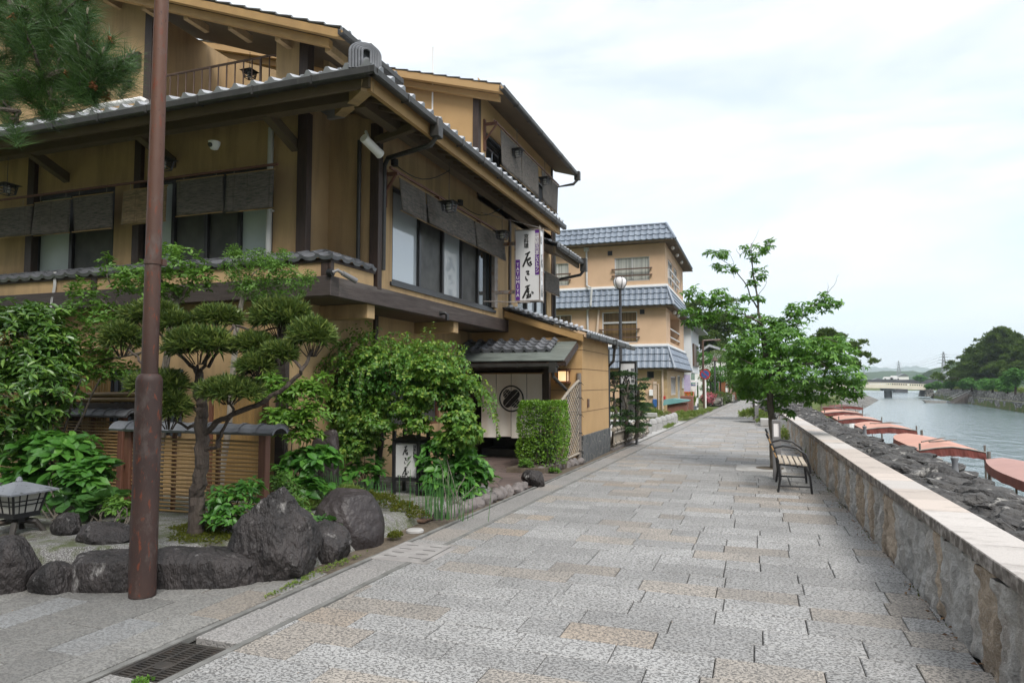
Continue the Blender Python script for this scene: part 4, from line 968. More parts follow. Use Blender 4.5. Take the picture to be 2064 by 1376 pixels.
# top floor block with the balcony, west (3a)
G3, T3X, T3Z, SLA = 8.0, -5.42, 6.62, .365
sla = Vector(unit(np.array((-1,0,SLA))))
tile_roof('roof', (T3X,G3,T3Z+.04), UY, unit(np.array((-1,0,SLA))), 1.75, 9.0, MT['tile'], rb, .27, .30, .03, .03)
p = V3(T3X+.0,G3+.02,T3Z-.10)
mb = MB(); mb.prism([p, p+V3(0,0,.12), p+V3(0,0,.12)+sla*9, p+sla*9], (0,.10,0)); p = p+V3(-.28,.101,-.03); mb.prism([p, p+V3(0,0,.12), p+V3(0,0,.12)+sla*8.6, p+sla*8.6], (0,.1,0)); mb.build('bargeboard', MT['board'], rb)
mb = MB(); p = V3(T3X-.02,G3+.1,T3Z-.07); mb.face([p, p+V3(0,1.7,0), p+V3(0,1.7,0)+sla*9, p+sla*9]); mb.build('soffit', MT['stucco_dark'], rb)
for k in range(8):
    mb = MB(); q = V3(T3X-.35,G3+.2,T3Z-.03)+sla*(k*.95); mb.bar(q-V3(0,0,.07), q+V3(0,.45,-.07), .09, .11); mb.build('purlin_end', MT['stucco'], rb)
gutter('gutter', (T3X-.02,G3-.04,T3Z-.09),(T3X-.02,9.7,T3Z-.09),(1,0,0))
mb = MB(); mb.box(T3X-.03,T3X+.12,8.62,8.78,T3Z-.12,T3Z+.1,0,.01); mb.build('rain_head', MT['gutter'], rb)
YB = 8.5; xw0, xw1 = ony(557,110,YB).x, ony(605,110,YB).x
mb = MB(); mb.box(xw0, xw1, YB, YB+.14, 5.4, 7.2); xv=ony(293,110,YB).x; mb.prism([(-15,YB,5.4),(xv,YB,5.4),(xv,YB,T3Z-.1+(T3X-xv)*SLA),(-15,YB,T3Z-.1+(T3X+15)*SLA)],(0,.14,0)); mb.prism([(-9.6,10.4,5.4),(-6.6,10.4,5.4),(-6.6,10.4,6.9),(-9.6,10.4,8.0)],(0,.1,0)); mb.box(-9.7,-9.6,YB+.141,10.4,5.4,8.0); mb.box(-6.62,-6.52,9.3,10.4,5.4,7.0); mb.build('top_floor_wall', MT['stucco'], rb)
window(rb, (0,10.4,0), UX, NS, -9.3, -7.2, 5.9, 7.15, [(1,MT['shoji']),(1,MT['shoji'])], MT['alu'], .0, .05)
for x in (xw1+.08, ony(300,110,YB).x):
    mb = MB(); mb.box(x-.08, x+.08, YB-.02, YB+.13, 5.4, T3Z-.12+(T3X-x)*SLA); mb.build('post', MT['darkwood'], rb)
mb = MB(); mb.bar((-15,YB-.03,6.95),(ony(286,110,YB).x,YB-.03,7.1),.08,.26); mb.bar((-15,YB-.03,6.35),(-10.6,YB-.03,6.35),.06,.12); mb.build('wall_timber', MT['darkwood'], rb)
# balcony railing
mb = MB(); xa_ = ony(322,190,YB).x
zr = 6.78
mb.tube([(xa_,YB+.05,zr),(xw0,YB+.05,zr)],.02,8); mb.tube([(xa_,YB+.05,6.12),(xw0,YB+.05,6.12)],.018,8); 
for i in range(15):
    x = xa_ + (xw0-xa_)*i/14; mb.tube([(x,YB+.05,6.1),(x,YB+.05,zr)], .011 if i % 6 else .02, 6)
mb.build('balcony_railing', MT['rail'], rb)
mb = MB(); mb.box(-9.6,-5.7,YB,10.4,5.6,5.75); mb.build('balcony_floor', MT['concrete'], rb)
mb = MB(); q0, q1, q2 = ony(198,215,8.3), ony(285,200,8.3), ony(296,206,8.3); mb.tube([q0-V3(.4,0,.1), q0, q1, q2],.045,10); smooth_by_angle(mb.build('roof_pipe', MT['white'], rb))
# ------------------------------------------------------------------ entrance wing
PG = 13.9
tile_roof('roof', (-3.28,PG-.02,2.70), UY, unit(np.array((-1,0,.32))), 5.0, 2.0, MT['tile'], rb, .25, .25, .035, .03)
sw = Vector(unit(np.array((-1,0,.32))))
mb = MB(); p = V3(-3.38,PG-.02,2.52); mb.prism([p, p+V3(0,0,.15), p+V3(0,0,.15)+sw*1.83, p+sw*1.83], (0,.12,0)); mb.build('bargeboard', MT['board'], rb)
mb = MB()
for k in range(15):
    q = V3(-3.45,PG+.05,2.80)+sw*(k*.118); mb.tube([q-V3(0,.06,.0), q+V3(.02,.10,.03)],.034,8)
smooth_by_angle(mb.build('verge_tiles', MT['tile'], rb))
mb = MB(); p = V3(-3.5,PG-.05,2.735); mb.prism([p, p+V3(0,0,.03), p+V3(0,0,.03)+sw*1.75, p+sw*1.75], (0,.09,0)); mb.build('verge_flashing', MT['gutter'], rb)
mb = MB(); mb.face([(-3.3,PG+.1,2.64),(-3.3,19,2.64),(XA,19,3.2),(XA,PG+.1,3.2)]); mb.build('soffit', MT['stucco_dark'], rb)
gutter('gutter', (-3.30,PG-.02,2.58),(-3.30,19.45,2.58),(1,0,0))
mb = MB(); mb.box(-3.31,-3.19,16.62,16.76,2.5,2.72); mb.tube([(-3.26,16.7,2.5),(-3.3,16.75,2.2),(-3.46,16.86,2.05),(-3.46,16.86,.1)],.035,8); smooth_by_angle(mb.build('downpipe', MT['gutter'], rb))
mb = MB()
wall_open(mb, (-4.25,13.98,.0), UX, NS, .83, 2.62, [], .1); wall_open(mb, (-3.42,13.98,.56), UY, NE_, 2.72, 2.08, [], .1); mb.box(-4.24,-3.44,14.0,14.1,0,2.5); mb.box(-3.56,-3.45,16.69,16.72,.0,2.6)
mb.face([(-6.0,14.1,2.1),(-3.6,14.1,2.1),(-3.6,14.1,2.62),(XA,14.1,3.12),(-6,14.1,3.12)])
mb.build('porch_wall', MT['stucco_panel'], rb)
mb = MB()
for z in (1.05,1.5,1.95,2.35): mb.box(-3.43,-3.416,13.975,16.7,z-.006,z+.006); mb.box(-4.25,-3.42,13.973,13.985,z-.006,z+.006)
mb.build('panel_joint', mat('dark_joint', (.16,.10,.05), (.19,.12,.06), 4, rough=1, bst=0), rb)  # brown lines along the panel joints
mb = MB(); mb.box(-3.52,-3.395,13.95,16.74,-.02,.56,0,.008); mb.build('slate_plinth', MT['plinth'], rb)
mb = MB(); mb.box(-6.2,-3.6,16.75,16.9,0,2.6); mb.box(-4.2,-4.1,16.9,19.2,0,2.7); mb.build('side_wall', MT['stucco'], rb)
mb = MB(); mb.box(-3.52,-3.46,16.95,17.1,.2,2.5); mb.box(-4.09,-4.06,17.2,17.9,.1,1.9); mb.build('side_door', MT['black'], rb)
# pent roof over the door
pv_ = unit(np.array((0,1.0,.40)))
tile_roof('pent_roof', (-6.1,13.28,2.33), UX, pv_, 2.2, .68, MT['tile_dark'], rb, .24, .17, .05, .03, lim=lambda v: (.0+v*.3, 2.2))
mb = MB()
for k in range(6):
    a_ = V3(-6.15,12.86,2.085)+Vector(pv_)*(k*.19); L_ = Vector(pv_)*.195
    mb.obox(a_+V3(1.32,0,0)+L_/2+V3(0,0,.01), UX, pv_, Vector((1,0,0)).cross(Vector(pv_)), 1.32, .098, .009)
mb.build('pent_sheeting', MT['copper'], rb)
mb = MB(); mb.bar((-3.50,12.88,2.03),(-3.50,13.9,2.44),.05,.11); mb.bar((-6.1,12.9,2.02),(-3.5,12.9,2.02),.05,.06); mb.bar((-6.1,13.4,2.12),(-3.6,13.4,2.12),.08,.09); mb.build('pent_frame', MT['darkwood'], rb)
gutter('gutter', (-6.15,12.90,1.96),(-3.62,12.90,1.96),(0,-1,0), hgt=.08, wid=.09)
mb = MB(); mb.box(-3.80,-3.66,12.80,12.93,1.86,2.06); mb.tube([(-3.73,12.86,1.88),(-3.73,12.86,1.78),(-3.62,13.5,1.5),(-3.62,13.6,1.45),(-3.62,13.6,.2)],.035,8); smooth_by_angle(mb.build('downpipe', MT['gutter'], rb))
mb = MB(); mb.box(-4.06,-3.94,13.3,13.42,0,2.05); mb.box(-4.32,-4.22,13.95,14.05,0,2.1); mb.box(-5.98,-5.86,13.95,14.05,0,2.3); mb.box(-5.98,-4.2,13.95,14.05,1.92,2.12); mb.build('door_posts', MT['darkwood'], rb)
mb = MB(); mb.box(-5.98,-4.1,16.2,16.3,0,2.4); mb.box(-5.99,-5.95,14.1,16.2,0,2.4); mb.face([(-6,14.1,2.4),(-4.1,14.1,2.4),(-4.1,16.3,2.4),(-6,16.3,2.4)]); mb.build('vestibule', MT['darkwood'], rb)
mb = MB(); mb.box(-5.9,-4.3,14.5,15.2,0.,.17); mb.box(-5.9,-4.3,15.2,16.2,.0,.34); mb.build('door_step', MT['slate'], rb)
# ================================================================== THINGS HUNG ON THE MAIN BUILDING
def sudare(name, a, b, z0, z1, lab, m='reed', grp='reed blinds under the eaves', lean=.0):
    """a, b: top corners (xy); hangs from z1 down to z0"""
    a, b = Vector((*a, 0)), Vector((*b, 0)); d = (b-a); L = d.length; d.normalize(); n_ = Vector((d.y, -d.x, 0))
    g = thing(name, (a.x, a.y, z1), lab, 'reed blind', grp)
    nu, nv = 14, 8; V = []; ph = random.uniform(0, 9)
    for s_ in (0, 1):
        for i in range(nu+1):
            for j in range(nv+1):
                u, v = i/nu, j/nv
                off = .018*math.sin(u*5+ph) * v + .02*v*math.sin(ph) + (.008 if s_ else 0)
                q = a + d*(L*u) + n_*(off + lean*v); V.append((q.x, q.y, z1 + (z0-z1)*v + .004*math.sin(u*7+ph)*v))
    k = (nu+1)*(nv+1); Q = []
    for i in range(nu):
        for j in range(nv):
            q = i*(nv+1)+j; Q += [(q, q+1, q+nv+2, q+nv+1), (k+q, k+q+nv+1, k+q+nv+2, k+q+1)]
    for j in range(nv): Q += [(j, k+j, k+j+1, j+1), (nu*(nv+1)+j, nu*(nv+1)+j+1, k+nu*(nv+1)+j+1, k+nu*(nv+1)+j)]
    for i in range(nu): q = i*(nv+1)+nv; Q.append((q, k+q, k+q+nv+1, q+nv+1))
    np_mesh('reed_sheet', V, [np.array(Q)], MT[m], g, smooth=True)
    mb = MB(); mb.tube([a+V3(0,0,z1)-d*.01, b+V3(0,0,z1)+d*.01], .011, 6); mb.build('batten', MT['bamboo'], g)
    mb = MB(); mb.tube([a+V3(0,0,z0)+n_*(lean+.004), b+V3(0,0,z0)+n_*(lean+.004)], .008, 6); mb.build('batten', MT['bamboo'], g)
    for f_ in (.15,.85):
        mb = MB(); q = a + d*(L*f_); mb.tube([q+V3(0,0,z1), q+V3(0,0,z1+.10)], .004, 5); mb.build('hook', MT['bamboo_grey'], g)
    return g
YBL = 7.62
def south_blind(x0, x1, yt, yb, lab, m='reed'):
    p0, p1 = ony(x0, yt[0], YBL), ony(x1, yt[1], YBL); zb = ony((x0+x1)/2, yb, YBL).z; zt = (p0.z+p1.z)/2
    sudare('reed_blind', (p0.x, YBL), (p1.x, YBL), zb, zt, lab, m)
south_blind(-60, 66, (430,412), 480, 'dark reed blind at the left end of the row over the white screen window')
south_blind(71, 144, (412,398), 472, 'second dark reed blind from the left above the pale window pane')
south_blind(148, 227, (398,388), 464, 'dark reed blind beside the ochre wall above the dark window pane')
south_blind(250, 337, (385,374), 450, 'tan brown reed blind hanging behind the rusty pole', 'reed_tan')
south_blind(357, 450, (365,354), 432, 'grey reed blind above the middle dark window panes')
south_blind(458, 553, (354,340), 424, 'grey reed blind with a torn patch beside the white downpipe')
mb = MB(); mb.bar((ony(-60,425,YBL).x,YBL,4.66),(ony(560,330,YBL).x,YBL,4.66),.03,.03); mb.build('blind_rail', MT['redwood'], rb)
XBL = XA+.20
zt_b, zb_b = onx(803,357,XBL).z, onx(803,424,XBL).z
yy_ = [onx(803,357,XBL).y, onx(857,390,XBL).y, onx(955,440,XBL).y, onx(1016,470,XBL).y]
for i, lb in enumerate(('short end reed blind at the corner of the big river window','long middle reed blind over the big river window','far reed blind next to the tall white restaurant sign')):
    sudare('reed_blind', (XBL, yy_[i]+.015), (XBL, yy_[i+1]-.015), zb_b, zt_b, lb, lean=.03)
mb = MB(); mb.bar((XBL,yy_[0]-.25,zt_b+.07),(XBL,yy_[3]+.2,zt_b+.07),.03,.035)
for y in (yy_[0]-.05, yy_[1]+.5, yy_[2]+.3, yy_[3]-.1): mb.bar((XA,y,zt_b+.04),(XBL+.02,y,zt_b+.04),.05,.05); mb.bar((XA+.01,y,zt_b-.22),(XBL-.02,y,zt_b+.02),.03,.03)
mb.box(XA,XA+.03,yy_[0]-.1,yy_[0]-.02,zt_b-.45,zt_b+.12); mb.build('blind_bracket', MT['redwood'], rb)
mb = MB(); mb.bar((XA,S3+.35,6.95),(XA+.3,S3+.35,6.95),.05,.05); mb.bar((XA+.01,S3+.35,6.6),(XA+.28,S3+.35,6.93),.03,.03); mb.bar((XA+.26,S3+.25,6.97),(XA+.26,17.5,6.97),.03,.03); mb.box(XA,XA+.03,S3+.3,S3+.4,6.4,7.05); mb.build('blind_bracket', MT['redwood'], rb)
for y0, y1, lb in ((13.0,14.3,'reed blind on the top floor nearest the corner post'),(14.35,15.6,'second reed blind along the top floor river windows'),(15.9,16.7,'third reed blind along the top floor river windows'),(16.75,17.4,'last reed blind on the top floor by the far post')):
    sudare('reed_blind', (XA+.26, y0), (XA+.26, y1), 6.15, 6.92, lb, grp='reed blinds on the top floor')
sudare('reed_blind', (XA+.25,16.2), (XA+.25,17.5), 3.95, 4.45, 'small reed blind behind the tall white sign', grp='reed blinds on the top floor')

def lantern(c, s, rod, lab, grp, m='iron'):
    g = thing('hanging_lantern', c, lab, 'lantern', grp); c = Vector(c); b = MB(); h = s*.5
    for sx in (-1,1):
        for sy in (-1,1): b.bar(c+V3(sx*h*.8,sy*h*.8,-h*.8), c+V3(sx*h,sy*h,h*.6), .014, .014)
    for f_ in (-.8,-.3,.2,.6):
        r_ = h*(.87+.11*f_)
        for a_, e_ in (((-1,-1),(1,-1)),((1,-1),(1,1)),((1,1),(-1,1)),((-1,1),(-1,-1))): b.bar(c+V3(a_[0]*r_,a_[1]*r_,f_*h), c+V3(e_[0]*r_,e_[1]*r_,f_*h), .009, .010)
    for k in (-.33,.33):
        for sx in (-1,1): b.bar(c+V3(k*h*1.8,sx*h*.82,-h*.8), c+V3(k*h*1.9,sx*h,h*.6), .009,.009); b.bar(c+V3(sx*h*.82,k*h*1.8,-h*.8), c+V3(sx*h,k*h*1.9,h*.6), .009,.009)
    b.build('cage', MT['black'], g)
    b = MB(); b.raw([c+V3(sx*h*1.45,sy*h*1.45,h*.62) for sx,sy in ((-1,-1),(1,-1),(1,1),(-1,1))] + [c+V3(sx*h*.5,sy*h*.5,h*.95) for sx,sy in ((-1,-1),(1,-1),(1,1),(-1,1))], [(0,1,5,4),(1,2,6,5),(2,3,7,6),(3,0,4,7),(4,5,6,7),(3,2,1,0)]); b.build('roof', MT['iron'], g)
    b = MB(); b.lathe(c, [(0,-h*.6),(h*.4,-h*.6),(h*.45,0),(h*.4,h*.5),(0,h*.5)], 10); b.build('lamp_glass', MT['lampgrey'], g)
    b = MB(); b.tube([c+V3(0,0,h*.95), c+V3(0,0,h*.95+rod)], .005, 5); b.build('chain', MT['black'], g)
    return g
LG = 'iron lanterns hung under the eaves'
lantern(onx(905,416,-4.62), .20, .62, 'iron cage lantern hanging in front of the big river window', LG)
lantern(onx(1012,474,-4.62), .20, .62, 'iron cage lantern hanging close to the tall white sign', LG)
lantern(ony(14,381,7.1), .20, .4, 'lantern under the dark eave at the far left edge of the building', LG)
lantern(ony(328,330,7.1), .20, .3, 'lantern under the eave half hidden by the rusty pole', LG)
lantern(onx(1042,308,-4.8), .20, .45, 'lantern on a long rod under the top eave, nearer one', 'lanterns under the top eave')
lantern(onx(1098,364,-4.8), .20, .45, 'lantern on a long rod under the top eave by the far end', 'lanterns under the top eave')
lantern(ony(503,150,8.9), .16, .3, 'small lantern hanging in the top floor balcony', 'lanterns under the top eave')
# cables to the lanterns
for yl in (onx(905,416,-4.62).y, onx(1012,474,-4.62).y): b = MB(); b.tube([V3(XA+.01,yl-.9,5.0)+V3(.53*f_,.9*f_,-.2*math.sin(math.pi*f_)+.1*f_) for f_ in np.linspace(0,1,9)],.008,6); b.lathe((XA+.03,yl-.9,5.0),[(0,-.06),(.06,-.05),(.06,.05),(0,.06)],10); b.build('lamp_cable', MT['black'], rb)
# security cameras and small fittings
g = thing('security_camera', onx(665,547,XA+.03), 'black security camera pointing along the parapet corner', 'camera')
c = onx(668,549,XA+.06); b = MB(); b.tube([c-V3(.05,0,0), c+V3(.02,0,0)], .05, 14); b.build('mount', MT['black'], g); b = MB(); b.tube([c+V3(.02,0,0), c+V3(.07,.03,.03), c+V3(.10,.10,.0)], .022, 10); b.tube([c+V3(.10,.10,.0), c+V3(.16,.32,-.07)], [.034,.038], 14); smooth_by_angle(b.build('body', MT['greypost'], g))
g = thing('dome_camera', ony(432,294,7.3), 'small white dome camera on the eave ceiling', 'camera'); c = ony(432,292,7.3)
b = MB(); b.lathe(c, [(0,-.08),(.05,-.06),(.075,0),(.08,.04),(0,.05)], 14); smooth_by_angle(b.build('housing', MT['acwhite'], g)); b = MB(); b.tube([c+V3(0,-.07,-.02), c+V3(0,-.085,-.025)], .032, 12); b.build('lens', MT['black'], g)
c = onx(748,293,XA+.25); q1, q0 = onx(733,278,XA+.25), onx(764,309,XA+.3)
g = thing('floodlight', c, 'white tubular floodlight tilted below the corner eave', 'floodlight'); b = MB(); b.tube([q1, q0], .062, 12); b.tube([q0, q0+(q0-q1).normalized()*.03], [.066,.066], 12); smooth_by_angle(b.build('housing', MT['white'], g)); b = MB(); b.bar(c+V3(0,0,.0), c+V3(-.15,.1,.25), .03, .03); b.build('arm', MT['acwhite'], g)
c = onx(893,634,XA+.09); g = thing('downlight', c, 'dark bent pipe spotlight fixed to the timber beam', 'spotlight'); b = MB(); b.tube([c+V3(-.06,-.03,.02), c+V3(.03,0,.03), c+V3(.07,.02,.0), c+V3(.07,.02,-.10)], .032, 12); b.tube([c+V3(-.06,-.03,.02), c+V3(-.045,-.025,.02)], .05, 12); smooth_by_angle(b.build('tube', MT['black'], g))
# AC unit on its bracket
c = ony(80,628,7.3); g = thing('air_conditioner', c, 'white air conditioner outdoor unit above the glossy shrub', 'air conditioner')
b = MB(); b.box(c.x-.62, c.x+.1, 7.2, 7.46, c.z-.30, c.z+.08, 0, .02); b.build('casing', MT['acwhite'], g); b = MB(); b.lathe((0,0,0), [(.0,0),(.18,0),(.19,.02),(.17,.02)], 20); M_ = Matrix.Translation((c.x-.33,7.195,c.z-.11)) @ Matrix.Rotation(R_(90),4,'X'); b.v = [tuple(M_ @ Vector(q)) for q in b.v]; b.build('fan_guard', MT['silver'], g)
b = MB(); b.tube([(c.x+.08,7.4,c.z+.05),(c.x+.12,7.42,c.z+.4),(c.x+.10,7.43,c.z+.62)], .012, 6); b.tube([(c.x+.105,7.4,c.z+.05),(c.x+.15,7.42,c.z+.4),(c.x+.13,7.43,c.z+.62)], .012, 6); b.build('hose', MT['whitepipe'], g)
b = MB(); b.bar((c.x-.6,7.33,c.z-.33),(c.x+.6,7.33,c.z-.33),.05,.05); b.bar((c.x,7.33,c.z-.33),(c.x,7.6,c.z-.33),.05,.05); b.build('bracket', MT['gutter'], g)

# ------------------------------------------------------------------ the tall projecting sign
SY = 13.2; p0, p1 = ony(1037,465,SY), ony(1089,605,SY)
sx0, sx1, sz0, sz1 = p0.x, p1.x, p1.z, p0.z; dp = .26
sg = thing('projecting_sign', ((sx0+sx1)/2, SY+dp/2, sz0), 'tall white box sign with black brush lettering and purple bands', 'shop sign')
b = MB(); b.box(sx0+.012, sx1-.012, SY+.012, SY+dp-.012, sz0+.012, sz1-.012); b.build('light_box', MT['signface'], sg)
b = MB(); e = .022
for (xa, ya) in ((sx0,SY),(sx1-e,SY),(sx0,SY+dp-e),(sx1-e,SY+dp-e)): b.box(xa, xa+e, ya, ya+e, sz0-.03, sz1+.06)
for z in (sz0-.01, sz1-.01):
    b.box(sx0+e, sx1-e, SY, SY+e, z, z+e); b.box(sx0+e, sx1-e, SY+dp-e, SY+dp, z, z+e); b.box(sx1-e, sx1, SY+e, SY+dp-e, z, z+e); b.box(sx0, sx0+e, SY+e, SY+dp-e, z, z+e)
b.build('frame', MT['rustframe'], sg)
W_ = sx1-sx0; FY = SY+.010
b = MB(); b.box(sx1-.02-W_*.165, sx1-.024, FY-.003, FY+.002, sz0+(sz1-sz0)*.36, sz1-.02); b.box(sx0+.024, sx0+.02+W_*.175, FY-.003, FY+.002, sz0+.02, sz0+(sz1-sz0)*.585); b.build('purple_band', MT['purple'], sg)
HH = sz1-sz0
lettering('京料理', .105, (sx0+W_*.46, FY-.001, sz0+HH*.845), UX, NS, MT['black_ink'], sg, bold=.012, space=.92)
brush((sx0+W_*.50, FY-.001, sz0+HH*.365), HH*.645, UX, NS, MT['black_ink'], sg)
lettering('国際観光日本レストラン', .088, (sx1-.022-W_*.082, FY-.004, sz0+HH*.665), UX, NS, MT['white'], sg, bold=.004, space=.84)
lettering('TATUMIYA', .098, (sx0+.022+W_*.088, FY-.004, sz0+HH*.30), UX, NS, MT['white'], sg, bold=.0, space=.92)
FX = sx1-.010
lettering('京料理', .06, (FX, SY+dp*.38, sz0+HH*.85), UY, NE_, MT['black_ink'], sg, space=.92); brush((FX, SY+dp*.52, sz0+HH*.36), HH*.60, UY, NE_, MT['black_ink'], sg, .55)
b = MB()
for z in (sz0+.18, sz1-.28): b.box(XA-.02, sx0, SY+.09, SY+.16, z, z+.07)
b.box(XA-.02, XA+.05, SY+.04, SY+.22, sz0-.1, sz1+.1); b.tube([(sx0+.6*W_,SY+.02,sz0-.035),(XA-.0,SY-.45,sz0-.03)],.012,6); b.tube([(sx1,SY+.1,sz1+.03),(XA,SY-.6,sz1+.28)],.008,6); b.build('bracket', MT['rustframe'], sg)

# ------------------------------------------------------------------ door curtain with its crest
ny = 13.82; n0, n1 = ony(970,753,ny), ony(1093,755,ny); nzb = ony(985,880,ny).z
ng = thing('door_curtain', ((n0.x+n1.x)/2, ny, nzb), 'pale linen door curtain with a round black crest', 'door curtain')
npn = 4; pw = (n1.x-n0.x)/npn
def ny_off(x, z): return -.012*math.sin(x*9.0+1) - .010*math.sin(x*23+z*2)*(n0.z-z)
for k in range(npn):
    V, Q = [], []; x0 = n0.x+pw*k+.006; x1 = n0.x+pw*(k+1)-.006; nu, nv = 8, 14
    for s_ in (0,1):
        for i in range(nu+1):
            for j in range(nv+1):
                x = x0+(x1-x0)*i/nu; z = n0.z+(nzb-n0.z+(.015 if k % 2 else -.01))*j/nv; V.append((x, ny+ny_off(x,z)+.004*s_, z))
    kk = (nu+1)*(nv+1)
    for i in range(nu):
        for j in range(nv): q = i*(nv+1)+j; Q += [(q,q+1,q+nv+2,q+nv+1),(kk+q,kk+q+nv+1,kk+q+nv+2,kk+q+1)]
    np_mesh('cloth_panel', V, [np.array(Q)], MT['noren'], ng, smooth=True)
b = MB(); b.tube([(n0.x-.05,ny-.005,n0.z+.005),(n1.x+.06,ny-.005,n0.z+.005)],.014,8); b.build('rod', MT['bamboo'], ng)
cc = ony(1031,803,ny); cR = .285
def flat_poly(b, pts):
    """small grid-free polygon laid on the cloth, in front of it"""
    b.face([(p[0], ny + ny_off(p[0], p[1]) - .012, p[1]) for p in pts])
b = MB()
def band(b, poly):   # split a polygon into thin strips so that it follows the folds
    flat_poly(b, poly)
for i in range(64):
    t0, t1 = 2*math.pi*i/64, 2*math.pi*(i+1)/64
    flat_poly(b, [(cc.x+cR*math.cos(t0), cc.z+cR*math.sin(t0)), (cc.x+cR*.885*math.cos(t0), cc.z+cR*.885*math.sin(t0)), (cc.x+cR*.885*math.cos(t1), cc.z+cR*.885*math.sin(t1)), (cc.x+cR*math.cos(t1), cc.z+cR*math.sin(t1))])
def strip(b, ang, a0, a1, w0, w1, capr=True):
    """a bar with a rounded end lying along ANG from a0 to a1 (in crest radii)"""
    ca, sa = math.cos(ang), math.sin(ang); n_ = 10
    def P(u, v): return (cc.x+cR*(u*ca-v*sa), cc.z+cR*(u*sa+v*ca))
    for i in range(n_):
        u0, u1 = a0+(a1-a0)*i/n_, a0+(a1-a0)*(i+1)/n_
        h = lambda u: math.sqrt(max(0, 1-max(0,(u-(a1-w1))/w1)**2)) if capr else 1
        flat_poly(b, [P(u0,w0*h(u0)), P(u0,-w0*h(u0)), P(u1,-w1*h(u1)), P(u1,w1*h(u1))])
for ang in (45, 135, 225, 315):
    a_ = R_(ang)
    for sgn in (-1, 1):
        ca, sa = math.cos(a_), math.sin(a_); n_ = 14
        a0, a1, w_ = (.0, .82, .36) if ang in (45,225) else (.38, .82, .36)
        for i in range(n_):
            u0, u1 = a0+(a1-a0)*i/n_, a0+(a1-a0)*(i+1)/n_
            if ang in (135,315) and i % 5 == 4: continue
            h = lambda u: w_*math.sqrt(max(0, 1-max(0,(u-(a1-w_))/w_)**2))
            P = lambda u, v: (cc.x+cR*(u*ca-v*sa), cc.z+cR*(u*sa+v*ca))
            flat_poly(b, [P(u0,sgn*.018), P(u0,sgn*max(.018,h(u0))), P(u1,sgn*max(.018,h(u1))), P(u1,sgn*.018)])
b.build('crest', MT['black_ink'], ng)
# lit porch lamp
c = ony(1136,758,13.9); g = thing('porch_lamp', c, 'small lit wooden porch lamp beside the entrance', 'lamp'); b = MB(); b.box(c.x-.09,c.x+.09,13.80,13.96,c.z-.10,c.z+.10); b.build('glass_box', MT['lit'], g)
b = MB()
for sx in (-1,1):
    for yy in (13.79,13.95): b.box(c.x+sx*.1-.012,c.x+sx*.1+.012,yy-.012,yy+.012,c.z-.14,c.z+.16)
b.box(c.x-.14,c.x+.14,13.75,13.97,c.z-.145,c.z-.12); b.box(c.x-.14,c.x+.14,13.75,13.97,c.z+.11,c.z+.13); b.build('frame', MT['redwood'], g)
o = MB(); q = onx(1186,812,-3.40); o.box(-3.42,-3.385,q.y-.05,q.y+.05,q.z-.09,q.z+.09,0,.006); tag(o.build('intercom', MT['rail']), 'small dark intercom box on the ochre panelled porch wall', 'intercom')

# ================================================================== GARDEN FENCES, SIGN LANTERN, LAMPS
def bamboo_fence(name, x0, x1, Y, z0, z1, lab, roofpx=.15):
    g = thing(name, ((x0+x1)/2, Y, z0), lab, 'bamboo fence', 'bamboo screen fences in the garden'); b = MB()
    n = int((z1-.06-z0)/.042)
    for i in range(n):
        z = z0+.05+i*.042; pts = [(x0+.05+(x1-x0-.1)*f_, Y+random.uniform(-.006,.006), z+random.uniform(-.005,.005)) for f_ in np.linspace(0,1,6)]; b.tube(pts, random.uniform(.0105,.0135), 7)
    smooth_by_angle(b.build('bamboo_rods', MT['bamboo'], g), 60)
    for f_ in (.33,.66): b = MB(); x = x0+(x1-x0)*f_; b.box(x-.02,x+.02,Y+.02,Y+.05,z0,z1); b.build('backing_bar', MT['redwood'], g)
    for x in (x0, x1): b = MB(); b.box(x-.045,x+.045,Y-.04,Y+.04,z0-.15,z1+.02,0,.006); b.build('post', MT['redwood'], g)
    b = MB(); b.box(x0-.05,x1+.05,Y-.05,Y+.05,z1-.01,z1+.035); b.build('top_rail', MT['darkwood'], g)
    # saddle tiles along the top
    nt_ = int(round((x1-x0+.36)/.21)); b = MB(); sec = [(-.125,-.02),(-.095,.02),(-.05,.048),(0,.058),(.05,.048),(.095,.02),(.125,-.02)]
    for i in range(nt_):
        xa = x0-.18+i*(x1-x0+.36)/nt_; xb = xa+(x1-x0+.36)/nt_+.012; s1, s2 = 1.0, 1.0
        A = [(xa, Y+a_*1.0, z1+.045+c_) for a_, c_ in sec]; B = [(xb, Y+a_*1.0, z1+.045+c_-.006) for a_, c_ in sec]
        low = [(xa, Y+a_*.9, z1+.015+c_*.85) for a_, c_ in sec]; lowB = [(xb, Y+a_*.9, z1+.015+c_*.85) for a_, c_ in sec]
        for k in range(6): b.face([A[k],A[k+1],B[k+1],B[k]]); b.face([A[k],low[k],low[k+1],A[k+1]]); b.face([B[k],B[k+1],lowB[k+1],lowB[k]])
        b.face([A[0],B[0],lowB[0],low[0]]); b.face([A[6],low[6],lowB[6],B[6]])
        rim = [(xb-.03, Y+a_*1.06, z1+.05+c_*1.08) for a_, c_ in sec]; rim2 = [(xb+.012, Y+a_*1.06, z1+.05+c_*1.08) for a_, c_ in sec]
        for k in range(6): b.face([rim[k],rim[k+1],rim2[k+1],rim2[k]]); b.face([rim2[k],rim2[k+1],B[k+1],B[k]]); b.face([rim[k],A[k] if False else B[k],B[k+1],rim[k+1]])
    smooth_by_angle(b.build('cap_tiles', MT['tile_dark'], g), 35)
    return g
FYY = 5.75
bamboo_fence('bamboo_fence', ony(262,900,FYY).x, ony(533,900,FYY).x, FYY, .20, 1.13, 'bamboo rod fence with grey cap tiles standing behind the trained tree')
FY2 = 6.9
